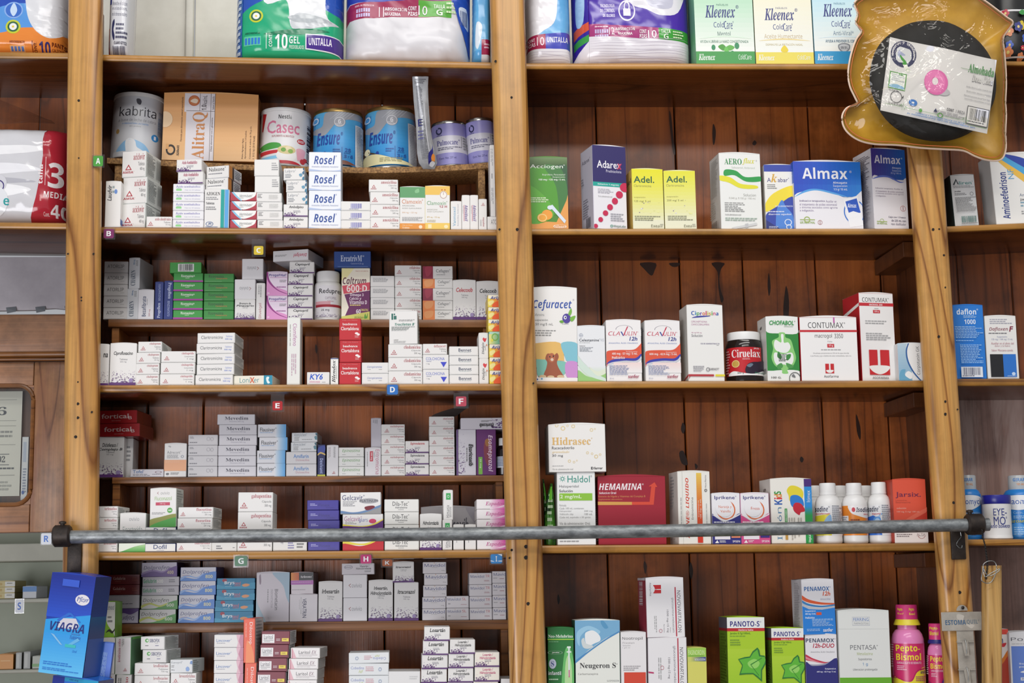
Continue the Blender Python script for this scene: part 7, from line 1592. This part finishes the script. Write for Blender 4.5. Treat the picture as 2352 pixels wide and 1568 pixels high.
# crumpled film standing above it
bp0 = [P(x, y, 0.05) for x, y in ((-60, 282), (10, 283), (70, 283), (128, 284))]
bp1 = [P(x, y, 0.09) for x, y in ((-80, 205), (4, 230), (64, 256), (118, 277))]
mb = MB()
vs_ = []
for i in range(4):
    for t in range(5):
        p = bp0[i].lerp(bp1[i], t / 4)
        vs_.append(p + Vector((0, 0.006 * sin(i * 2.1 + t * 1.7), 0)))
fs = [[i * 5 + t, (i + 1) * 5 + t, (i + 1) * 5 + t + 1, i * 5 + t + 1] for i in range(3) for t in range(4)]
mb.add(vs_, fs, plastic_film('cloudy_film', 0.25, 0.25, (0.86, 0.84, 0.84, 1)), True)
tag(mb.build('film_flap'), 'crumpled clear film rising above the bag of white diapers', 'film')


def sachet(name, label, rows, Y, th, m, ops, group=None, Y2=None):
    """flat pouch: rows of (pixel row, pixel left, pixel right)"""
    n = 10
    mb = MB()
    pts = []
    Y1 = Y
    for j, (y, xl, xr) in enumerate(rows):
        Y = Y1 + ((Y2 or Y1) - Y1) * j / (len(rows) - 1)
        e = 0.15 + 0.85 * sin(pi * min(1, max(0, j / (len(rows) - 1)))) ** 0.6
        for i in range(2 * n):
            t = i / n
            u = t if t <= 1 else 2 - t
            p = P(xl + (xr - xl) * u, y, Y)
            s_ = -1 if t <= 1 else 1
            q = th * e * sin(pi * u) ** 0.7 * s_ + 0.0025 * noise.noise(Vector((u * 3, j * 0.9, Y * 50))) if 0 < u < 1 else 0
            pts.append((p.x, Y + q, p.z))
    k = 2 * n
    fs = [[j * k + i, j * k + (i + 1) % k, (j + 1) * k + (i + 1) % k, (j + 1) * k + i] for j in range(len(rows) - 1) for i in range(k)]
    fs += [list(range(k)), [(len(rows) - 1) * k + i for i in range(k)][::-1]]
    mb.add(pts, [f[::-1] for f in fs], m, True)
    R = len(rows) - 1

    def fn(u, v, q):
        j = min(R - 1, int(v * R))
        f = v * R - j
        i = min(n - 1, int(u * n))
        g_ = u * n - i
        a, b, c, d_ = (Vector(pts[j * k + i]), Vector(pts[j * k + i + 1]), Vector(pts[(j + 1) * k + i]), Vector(pts[(j + 1) * k + i + 1]))
        p = a.lerp(b, g_).lerp(c.lerp(d_, g_), f)
        return (p.x, p.y - 0.0008 - q, p.z)
    stamp(mb, ops, 1, 4, fn, cuts=(n, R * 2), rough=0.3)
    return tag(mb.build(name), label, 'sachet', group)


sachet('foil_sachet', 'crumpled silver sachet leaning between the blue tin and small lilac tins', [(176, 947, 984), (196, 948, 983), (230, 950, 984), (262, 953, 986), (296, 956, 989), (326, 957, 994), (352, 958, 1000), (374, 962, 1004), (388, 972, 998)], 0.040, 0.009,
       noisy('silver_foil', 'b4b6ba', 'd8dadd', 30, rough=0.3, metal=0.35), 'l 12 4 84 12 3 77777c;l 20 14 60 86 60 6a6a72;r 64 30 68 84 d8d8dc;w 2f2f7a 50 92 60 78 84 72 92 66 84 78 70 84 60 96;w e08a3a 70 84 84 78 92 82 78 92;w f0f0f2 54 96 72 88 92 92 80 99;t E 14 44 40 50 3a3a7a b;l 10 54 46 64 3 6a6a9a', Y2=0.114)
for i, (rw, Y) in enumerate((([(1100, 1246, 1249), (1140, 1248, 1256), (1190, 1249, 1260), (1230, 1250, 1262), (1251, 1250, 1264)], 0.05), ([(1110, 1264, 1269), (1140, 1256, 1272), (1180, 1252, 1274), (1225, 1252, 1278), (1251, 1256, 1276)], 0.03))):
    sachet('foil_sachet', ('dark green foil sachet squeezed against the middle post', 'green striped foil sachet leaning on the lime barred carton')[i], rw, Y, 0.004,
           noisy(('dark_green_foil', 'green_foil')[i], '14301a', ('2f6a2a', '5fae3a')[i], 40, rough=0.25, metal=0.2), 'l 20 20 80 90 8 c8e0b8;r 30 6 70 30 6fc83a')

# ------------------------------------------------------------------ letter tags on the shelf edges
def letter(ch, col, x0, y0, x1, y1, Y, lab, hx=3, top=None, fg='eef0f0', torn=False):
    a, b = P(x0, y1, Y), P(x1, y0, Y)
    w, h = b.x - a.x, b.z - a.z
    e = hx / 1228
    zt = P(x0, top + 5, Y).z - a.z if top else h + e
    root = empty('letter_tag', (a.x, Y, a.z), lab, 'letter tag', 'letter tags on the shelves')
    MB().box(-e, w + e, 0.0, 0.0008, -e, zt, HOLDER).build('clear_holder', root)
    mb = MB()
    r = w * 0.14
    ring = [(r + r * cos(t), r + r * sin(t)) for t in [pi + pi / 2 * i / 4 for i in range(5)]] + [(w - r + r * cos(t), r + r * sin(t)) for t in [-pi / 2 + pi / 2 * i / 4 for i in range(5)]] + \
           [(w - r + r * cos(t), h - r + r * sin(t)) for t in [pi / 2 * i / 4 for i in range(5)]] + [(r + r * cos(t), h - r + r * sin(t)) for t in [pi / 2 + pi / 2 * i / 4 for i in range(5)]]
    n = len(ring)
    mb.add([(x, -0.0008, z) for x, z in ring] + [(x, -0.0002, z) for x, z in ring], [list(range(n)), list(range(n, 2 * n))[::-1]] + [[i, i + n, (i + 1) % n + n, (i + 1) % n] for i in range(n)], mat(col, 0.3))
    wd = 44 if ch != 'I' else 12
    ops = f't {ch} {50 - wd / 2} 22 {50 + wd / 2} 78 {fg} b'
    if torn:
        ops += ';w d8e4f0 64 0 100 0 100 22 86 14;w e8eef4 0 66 26 74 30 80 0 74;w e8eef4 66 72 100 70 100 78 70 78'
    stamp(mb, ops, w, h, lambda u, v, q: (u * w, -0.0009 - q, (1 - v) * h))
    mb.build('sticker', root)
    return root


letter('A', '4a9a3c', 214, 358, 237, 382, -0.0425, 'green letter A sticker on the first post')
letter('B', '7c2a62', 238, 526, 262, 547, -0.003, 'purple letter B sticker on the shelf edge at the first post')
letter('C', 'd2b82e', 583, 565, 605, 585, 0.012, 'yellow letter C sticker hanging in a clear holder above the pale boxes', 5, 545)
letter('D', '2f72c0', 889, 883, 914, 906, -0.003, 'blue letter D sticker on the shelf edge below red triangle cartons')
letter('E', 'b01c22', 626, 921, 649, 942, 0.012, 'red letter E sticker hanging in a clear holder', 4, 900)
letter('F', 'b8485a', 1047, 910, 1071, 933, 0.012, 'faded red letter F sticker hanging in a crumpled clear holder', 5, 897)
letter('G', '4a7a5a', 539, 1276, 568, 1300, -0.003, 'green letter G sticker on the lower shelf edge')
letter('H', 'b82a6c', 828, 1273, 853, 1294, -0.003, 'magenta letter H sticker on the lower shelf edge')
letter('K', 'b05a2a', 878, 1284, 901, 1300, 0.02, 'dark orange letter K sticker in shade beside the magenta letter H')
letter('I', '3a86c8', 1127, 1272, 1153, 1294, -0.003, 'light blue torn letter I sticker near the middle post', torn=True)

# ------------------------------------------------------------------ the pipe in front and its brackets
Yp = -0.072
pa, pb_ = P(150, 1233, Yp), P(2271, 1204, Yp)
rail = empty('metal_rail', (0, Yp, (pa.z + pb_.z) / 2), 'galvanised pipe held by dark iron brackets across the front of the shelves', 'rail')
inv = Matrix.Translation(-rail.location)


def rp(mb, nm, par=rail):
    o = mb.build(nm, par)
    o.matrix_parent_inverse = inv
    return o


rp(MB().tube([pa.lerp(pb_, i / 24) + Vector((0, 0, -0.004 * sin(pi * i / 24))) for i in range(25)], 0.0119, GALV, 24), 'pipe')
for x0, x1, yc, bx, xs, yt, yb in ((123, 163, 1231, 143, (153, 188), 1240, 1318), (2219, 2257, 1204, 2229, (2187, 2216), 1214, 1285)):
    a, b = P(x0, yc, Yp), P(x1, yc, Yp)
    mb = MB()
    R1 = 0.0195
    prof = [(R1 - 0.003, 0.0), (R1, 0.003), (R1, b.x - a.x - 0.003), (R1 - 0.003, b.x - a.x)]
    seg = 28
    vs_ = [(a.x + z, Yp + r * cos(2 * pi * k / seg), a.z + r * sin(2 * pi * k / seg)) for r, z in prof for k in range(seg)]
    fs = [[i * seg + k, i * seg + (k + 1) % seg, (i + 1) * seg + (k + 1) % seg, (i + 1) * seg + k] for i in range(3) for k in range(seg)]
    fs += [list(range(seg))[::-1], [3 * seg + k for k in range(seg)]]
    mb.add(vs_, fs, IRON, True)
    rp(mb, 'collar')
    c = P(bx, yc, Yp)
    rp(MB().lathe([(0.004, 0), (0.004, 0.004), (0.0065, 0.0045), (0.0065, 0.008), (0.003, 0.0095)], IRON, 14, (c.x, Yp, c.z + R1 - 0.002)), 'bolt')
    q0, q1 = P(xs[0], yb, -0.0462), P(xs[1], yt, -0.0462)
    mb = MB().box(q0.x, q1.x, -0.0462, -0.0404, q0.z, q1.z, IRON, 0.002, 2)
    xm = min(max((q0.x + q1.x) / 2, a.x + 0.005), b.x - 0.005)
    mb.box(min(xm, (q0.x + q1.x) / 2) - 0.009, max(xm, (q0.x + q1.x) / 2) + 0.009, Yp + R1 - 0.004, -0.0404, c.z - 0.012, c.z + 0.004, IRON, 0.002, 2)
    plate = rp(mb, 'bracket_plate')
    for f in (0.22, 0.62):
        zc = q0.z + (q1.z - q0.z) * f
        sc = MB().lathe([(0.0045, 0), (0.004, 0.0012), (0.001, 0.0016)], IRON, 14)
        sc.v = [((q0.x + q1.x) / 2 + x, -0.0462 - z, zc + y) for x, y, z in sc.v]
        o = sc.build('screw', plate)
        o.matrix_parent_inverse = inv

BLACKW = mat('1c1a1a', 0.5, tag='black_wire')
STEELW = mat('8f9190', 0.35, 0.7, tag='steel_wire')


def wire(name, lab, px, Y, r, m, close=False, cat='wire', twist=0):
    pts = [P(x, y, Y) for x, y in px]
    fine = []
    for i in range(len(pts) - 1):
        for t in range(6):
            p = pts[i].lerp(pts[i + 1], t / 6)
            w = (i * 6 + t) * 1.5
            fine.append(p + Vector((twist * cos(w), twist * sin(w), 0)))
    fine.append(pts[-1])
    mb = MB().tube(fine, r, m, 6)
    if twist:
        mb.tube([Vector(p) - Vector((2 * twist * cos(i * 1.5), 2 * twist * sin(i * 1.5), 0)) for i, p in enumerate(fine)], r, m, 6)
    return tag(mb.build(name), lab, cat)


wire('twisted_wire', 'black twisted wire hanging from the pipe end down to the wooden stick', [(2256, 1216), (2257, 1232), (2262, 1250), (2265, 1270), (2268, 1290), (2267, 1310), (2264, 1330)], Yp - 0.021, 0.0009, BLACKW, twist=0.0012)
wire('wire_loop', 'loose silver wire loop round the top of the wooden stick', smooth_poly([(2258, 1300), (2266, 1290), (2280, 1288), (2288, 1296), (2288, 1312), (2282, 1328), (2274, 1338), (2262, 1338), (2254, 1330), (2257, 1312), (2258, 1300), (2262, 1324), (2276, 1316), (2296, 1306), (2290, 1314), (2270, 1322)], 4), Yp - 0.023, 0.0008, STEELW)
wire('wire_scrap', 'thin silver wire twisted over the far iron bracket', [(2206, 1222), (2208, 1232), (2200, 1242), (2196, 1250), (2203, 1258), (2209, 1258), (2210, 1252)], -0.0485, 0.0007, STEELW)
bl, br, tl, tr_ = P(2258, 1690, Yp), P(2297, 1690, Yp), P(2257, 1299, Yp), P(2296, 1298, Yp)
mb = MB().hexa([(bl.x, Yp - 0.016, bl.z), (br.x, Yp - 0.016, bl.z), (br.x, Yp + 0.012, bl.z), (bl.x, Yp + 0.012, bl.z), (tl.x, Yp - 0.016, tl.z), (tr_.x, Yp - 0.016, tr_.z), (tr_.x, Yp + 0.012, tr_.z), (tl.x, Yp + 0.012, tl.z)], WSTICK, 0.007, 4, 'z')
st = mb.build('wooden_stick')
tag(st, 'raw wooden stick hanging by wire beside the far post', 'stick')

# display strip with hooks hanging on the far post
Yh = -0.0455
hd = empty('display_strip', (P(2210, 1500, Yh).x, Yh, P(2210, 1500, Yh).z), 'grey plastic display strip with empty hooks hung on a nail in the far post', 'display strip')
inv2 = Matrix.Translation(-hd.location)


def hp_(mb, nm, par=hd):
    o = mb.build(nm, par)
    o.matrix_parent_inverse = inv2
    return o


GREYP = noisy('worn_grey_plastic', '9c968c', 'b4aea4', 30, rough=0.4)
a, b = P(2164, 1449, Yh - 0.002), P(2254, 1404, Yh - 0.002)
mb = MB().box(a.x, b.x, Yh - 0.002, Yh - 0.0008, a.z, b.z, GREYP, 0.0006, 1)
tc_ = P(2209, 1402, Yh)
tw = 13 / 1228
tab = [(tc_.x + tw * cos(pi * i / 10), tc_.z + tw * sin(pi * i / 10)) for i in range(11)]
mb.add([(x, Yh - 0.002, z) for x, z in tab] + [(x, Yh - 0.0008, z) for x, z in tab], [list(range(11))[::-1], list(range(11, 22))] + [[i, i + 11, i + 12, i + 1] for i in range(10)], GREYP)
stamp(mb, 'w c4beb4 40 12 56 20 54 40 60 44 40 40;w c8c2b8 60 66 80 70 74 88 66 80;t ESTOMA 9 42 60 68 3f6284 b;t QUIL® 62 42 93 68 6f7c86 b', b.x - a.x, b.z - a.z, lambda u, v, q: (a.x + u * (b.x - a.x), Yh - 0.002 - q, b.z - v * (b.z - a.z)))
hp_(mb, 'header')
a2, b2 = Vector((P(2197, 1449, Yh).x, 0, P(2197, 1690, Yh).z)), P(2236, 1449, Yh)
hp_(MB().box(a2.x, b2.x, Yh, Yh + 0.0012, a2.z, b2.z + 0.008, GREYP, 0.0005, 1), 'strip')
nl = P(2209, 1395, Yh)
nb = MB().lathe([(0.0018, 0), (0.0018, 0.004), (0.0032, 0.0045), (0.001, 0.006)], IRON, 10)
nb.v = [(nl.x + x, Yh - 0.0008 - z, nl.z + y) for x, y, z in nb.v]
hp_(nb, 'nail')
for yy in (1472, 1536, 1600):
    c = Vector((P(2216, 1472, Yh).x, Yh, P(2214, yy, Yh).z))
    mb = MB()
    for sx in (-0.011, 0.011):
        mb.box(c.x + sx - 0.005, c.x + sx + 0.005, Yh - 0.004, Yh, c.z - 0.002, c.z, GREYP)
    mb.add([(c.x - 0.006, Yh - 0.001, c.z), (c.x + 0.006, Yh - 0.001, c.z), (c.x + 0.004, Yh - 0.008, c.z - 0.026), (c.x - 0.004, Yh - 0.008, c.z - 0.026), (c.x - 0.006, Yh, c.z), (c.x + 0.006, Yh, c.z), (c.x + 0.004, Yh - 0.007, c.z - 0.026), (c.x - 0.004, Yh - 0.007, c.z - 0.026)],
           [[0, 3, 2, 1], [4, 5, 6, 7], [0, 4, 7, 3], [1, 2, 6, 5], [3, 7, 6, 2]], GREYP)
    mb.tube([(c.x, Yh - 0.001, c.z + 0.004), (c.x - 0.001, Yh - 0.010, c.z - 0.008), (c.x - 0.002, Yh - 0.011, c.z - 0.022)], 0.0008, STEELW, 6)
    hp_(mb, 'hook')

# ------------------------------------------------------------------ ring cushion in its clear bag, hanging over the far post
ZP = [(875, 25), (902, 120), (885, 200), (938, 265), (890, 345), (852, 450), (828, 560), (820, 660), (838, 760), (880, 850), (897, 905), (810, 940), (768, 1010), (780, 1100), (835, 1172), (930, 1228), (1060, 1256), (1250, 1264), (1450, 1288), (1650, 1300), (1820, 1312), (1920, 1358), (2010, 1390), (2110, 1400), (2168, 1372), (2194, 1285), (2190, 1150), (2196, 1000), (2190, 880), (2196, 740), (2192, 600), (2180, 450), (2170, 335), (2212, 262), (2256, 195), (2200, 150), (2110, 80), (2000, 0), (1880, -70), (1500, -130), (1100, -90), (960, -40)]
OUT = [(1732 + x / 3.7935, y / 3.7935) for x, y in ZP]
OUT = smooth_poly(OUT, 4)
Yb = -0.084
cx_, cy_ = 2132, 165
bag = empty('cushion_bag', (P(cx_, cy_, Yb).x, Yb, P(cx_, cy_, Yb).z), 'black ring cushion in a clear yellow backed bag, hanging over the far post', 'cushion')
inv3 = Matrix.Translation(-bag.location)


def bg_(mb, nm, par=bag):
    o = mb.build(nm, par)
    o.matrix_parent_inverse = inv3
    return o


def shell(amount, wr, seed, m, sign):
    mb = MB()
    ks = [1.0, 0.97, 0.92, 0.84, 0.72, 0.56, 0.38, 0.2, 0.06]
    n = len(OUT)
    vs_ = []
    for k in ks:
        for x, y in OUT:
            p = P(cx_ + (x - cx_) * k, cy_ + (y - cy_) * k, Yb)
            e = min(1.0, (1 - k) / 0.24) ** 0.6
            q = Vector((p.x * 14, p.z * 14, seed))
            c = (noise.noise(q) + 0.6 * abs(noise.noise(q * 2.1))) * wr * min(1.0, (1 - k) * 12)
            vs_.append((p.x, Yb + sign * (amount * e + c), p.z))
    fs = [[j * n + i, j * n + (i + 1) % n, (j + 1) * n + (i + 1) % n, (j + 1) * n + i] for j in range(len(ks) - 1) for i in range(n)]
    fs.append([(len(ks) - 1) * n + i for i in range(n)])
    if sign > 0:
        fs = [f[::-1] for f in fs]
    mb.add(vs_, fs, m, True)
    return mb


GOLDF = noisy('yellow_cushion_cloth', 'b5862a', 'd6a83c', 8, rough=0.35, bump=0.2)
bg_(shell(0.026, 0.004, 3.0, GOLDF, 1), 'back_cloth')
bg_(shell(0.034, 0.006, 7.0, plastic_film('bag_film', 0.02, 0.03, (0.99, 0.97, 0.9, 1), 0.45, 16), -1), 'front_film')
bg_(MB().tube([P(x, y, Yb) for x, y in OUT], 0.0019, mat('e8cdb8', 0.7, tag='overlock_seam'), 8, True), 'seam')
bg_(MB().tube([P(cx_ + (x - cx_) * 0.968, cy_ + (y - cy_) * 0.962, Yb - 0.009) for x, y in OUT], 0.0008, mat('d2703c', 0.6, tag='orange_stitch'), 6, True), 'stitching')
fc = P(2143, 185, Yb - 0.004)
mb = MB()
n1, n2 = 64, 16
vs_ = []
for i in range(n1):
    for j in range(n2):
        a, b = 2 * pi * i / n1, 2 * pi * j / n2
        rr_ = 0.076 + 0.045 * cos(b)
        wob = 1 + 0.02 * noise.noise(Vector((cos(a) * 2, sin(a) * 2, 3)))
        vs_.append((fc.x + 1.03 * rr_ * wob * cos(a), fc.y + 0.024 * sin(b), fc.z + rr_ * wob * sin(a)))
mb.add(vs_, [[i * n2 + j, ((i + 1) % n1) * n2 + j, ((i + 1) % n1) * n2 + (j + 1) % n2, i * n2 + (j + 1) % n2] for i in range(n1) for j in range(n2)], FOAM, True)
bg_(mb, 'ring_cushion')
Yq = Yb - 0.031
C4 = [P(1732 + x / 3.7935, y / 3.7935, Yq) for x, y in ((1185, 322), (2115, 522), (2030, 1165), (1100, 960))]
pf = lambda u, v, q: tuple(C4[0].lerp(C4[1], u).lerp(C4[3].lerp(C4[2], u), v) + Vector((0, -q + 0.0014 * sin(u * 9) * (1 - v), 0)))
pw, ph = (C4[1] - C4[0]).length, (C4[3] - C4[0]).length
mb = MB()
n = 10
vs_ = [pf(i / n, j / n, 0) for j in range(n + 1) for i in range(n + 1)]
fs = [[j * (n + 1) + i, (j + 1) * (n + 1) + i, (j + 1) * (n + 1) + i + 1, j * (n + 1) + i + 1] for j in range(n) for i in range(n)]
mb.add(vs_, fs, mat('dcdce4', 0.5), True)
mb.add([(x, y + 0.0004, z) for x, y, z in vs_], [f[::-1] for f in fs], mat('dcdce4', 0.5), True)
arc = []
for i, c in enumerate('FARMACIA_Y_DROGUERIA'.replace('_', ' ')):
    if c == ' ':
        continue
    t = pi * (1.08 - 1.16 * i / 19)
    u, v = 14.4 + 10 * cos(t), 19 - 15.6 * sin(t)
    arc.append(f't {c} {u - 0.8:.1f} {v - 1.7:.1f} {u + 0.8:.1f} {v + 1.7:.1f} e8e8f2 b')
ecg = lambda u, v: f'p 5aa04a {u} {v} {u + 1} {v - 4} {u + 2} {v + 4} {u + 3} {v - 6} {u + 4} {v + 3} {u + 5} {v - 2} {u + 6} {v} {u + 6} {v + .6} {u + 5} {v - 1} {u + 4} {v + 4} {u + 3} {v - 4.6} {u + 2} {v + 5} {u + 1} {v - 2.6} {u} {v + .6}'
ops = ('c 14.4 19 12 18 2a2f5c;c 14.4 20 8 12 d4d8e2;c 14 19 5 7 a0a8d0;p 3f9a3a 11 21 15 20 19 32 15 33;p e8ece8 15 33 19 32 22 39 18.6 41;o 20.4 39.6 2 2.6 .5 a8b8a8;' + ';'.join(arc) +
       ';r 4 45 20 68 5f9a5a;r 5 46.4 19 66.6 e4e8ec;w 8ab8e0 6 63 12 61 18 63 18 66 6 66;l 6 48 18 58 4 b8c0cc;l 5 69.6 17 71.4 1 888;o 12.6 78 5.4 8 .5 3a3a42;p 3a3a42 18 77 19.4 74 19 79;t Relleno_de_1A_calidad 6 86 20 89 4a4a52 r;c 28.6 81 4 4.4 3a78c8;c 28.6 81 1.3 1.4 dfe4f0;'
       'c 54 58 7 5 b8b8c4;c 47 47.6 11 17 d868b0;c 46 47 9.4 14.6 e07cbc;c 46 46 3.2 5.6 c85aa0;c 46 46.6 2.8 5 e4e2ea;t Almohada 75 12.4 99 24.4 3a8a44 s;t Dona_Chica 79.6 26.4 99 36 4a4a52 j;t Dona_Chica 79.9 26.8 98.7 35.4 e4e4ea j;r 68 21 76 21.4 4a8a4a;'
       't Ayuda_a_liberar_presión_a_nivel_de_coxis 75 43 99 45.4 8a8a94 r;t Brinda_confort,_descanso_y_estabilidad 76 49 99 51.4 8a8a94 r;t Ideal_para_personas_que_padecen_llagas, 74 55 99 57.4 8a8a94 r;t hemorroides_o_escurrimientos_en_la_piel 75 59.4 99 61.8 8a8a94 r;'
       't CONT. 60 78 67 82 4a4a54 b;t 1_PIEZA 68.6 78 77 82 6a6a74 r;l 50 84 78 90 3 9a9aa4;p 2a2f5c 48 87 49.8 82 51.6 87;r 78.6 69 99 93 4a4a52;r 79.2 70 98.4 92 e0e0e6;b 81 71.6 97 87 1c1c20;l 81 88.6 96 90.6 1 55555c;r 3 90 17 90.4 5aa04a;' + ecg(17, 90) + ';r 23 90 34 90.4 5aa04a;c 36 89.6 1.6 2.4 5aa04a;r 38 90 52 90.4 5aa04a;o 54.4 90.4 2.6 3.4 .8 5aa04a;r 57 90 75 90.4 5aa04a;' + ecg(75, 90) + ';r 81 94.4 98 94.8 5aa04a;'
       't FARMACIA_Y_DROGUERIA_TOLUCA,_S.A._DE_C.V. 32 93.4 78 95.6 4a86d0 b;t AV._INDEPENDENCIA_PTE._134_A_COL._CENTRO_TOLUCA,_MEX. 24 96 88 98.2 4a86d0 b')
stamp(mb, ops, pw, ph, pf, cuts=(n, n), rough=0.5)
bg_(mb, 'paper_insert')

# ------------------------------------------------------------------ blue cartons hanging on the first post
SURF['sv'] = [(-2, P(150, 1712, -0.085).z), (2, P(150, 1712, -0.085).z)]
K('viagra lower', 100, 212, 1556, 'sv', 'lower of two glossy blue cartons before the first post, cut off by the frame', Y=-0.107, d=58, r=16, lean=-7)
K('viagra', 88, 196, 1318, '^', 'upper of two glossy blue cartons tilted before the first post', Y=-0.109, d=58, r=16, lean=-7)
K('viagra back', 208, 236, 1474, 'sv', 'lighter blue carton edge showing behind the two glossy ones', Y=-0.058, d=11, lean=-6, r=0)

# ------------------------------------------------------------------ white cabinet seen through the gap below the door
Yw = 1.05
a, b = P(-140, 1700, Yw), P(190, 1160, Yw)
tag(MB().box(a.x, b.x, Yw, Yw + 0.03, a.z, b.z, SHOPWALL).build('wall_left'), kind='structure')
cab = empty('wall_cabinet', (P(40, 1380, Yw).x, Yw - 0.1, P(40, 1560, Yw).z), 'pale open cabinet far behind the gap under the cupboard door', 'cabinet')
inv4 = Matrix.Translation(-cab.location)
CABW = noisy('cream_cabinet', 'b8b8a8', 'c8c8b8', 5, rough=0.5)
for s_, yt, yb in (('c1', 1372, 1388), ('c2', 1534, 1550), ('c0', 1246, 1292)):
    p, q = P(-140, yb, Yw - 0.2), P(190, yt, Yw - 0.2)
    SURF[s_] = [(p.x, q.z), (q.x, q.z)]
    o = MB().box(p.x, q.x, Yw - 0.2, Yw - 0.001, p.z, q.z, CABW, 0.002, 1).build('shelf', cab)
    o.matrix_parent_inverse = inv4
for s_, des, x0, x1, yt, n_, lab in (('c1', 'far yellow', -8, 34, 1334, 3, '{} yellow and white carton far behind, stack of three on the cabinet shelf'), ('c1', 'far blue', 52, 84, 1346, 1, 'blue and white carton far behind on the cabinet shelf'),
                                     ('c2', 'far orange', -6, 31, 1502, 1, 'orange carton far behind on the lower cabinet shelf'), ('c2', 'far grey', 36, 50, 1498, 1, 'slim grey carton far behind beside the orange one'),
                                     ('c2', 'far grey', 54, 70, 1496, 1, 'slim grey carton far behind, next from the orange one'), ('c2', 'far green', 74, 98, 1506, 1, 'low green and white carton far behind the blue cartons')):
    K(des, x0, x1, yt, s_, lab, n_, Y=Yw - 0.19, d=110)
letter('R', 'dde2ea', 94, 1224, 119, 1250, 0.2, 'white letter R sticker with blue letter under the cupboard door', 2, fg='2f6fd0')
letter('S', 'dde2ea', 35, 1376, 54, 1407, Yw - 0.202, 'white letter S sticker with blue letter far behind on the cabinet', 2, fg='2f6fd0')

# ------------------------------------------------------------------ floor of the shop
tag(MB().box(-4, 4, -6, 1.6, -0.05, 0.0, noisy('worn_shop_floor', '4a3a30', '5c4a3c', 3, rough=0.5)).build('floor'), kind='structure')
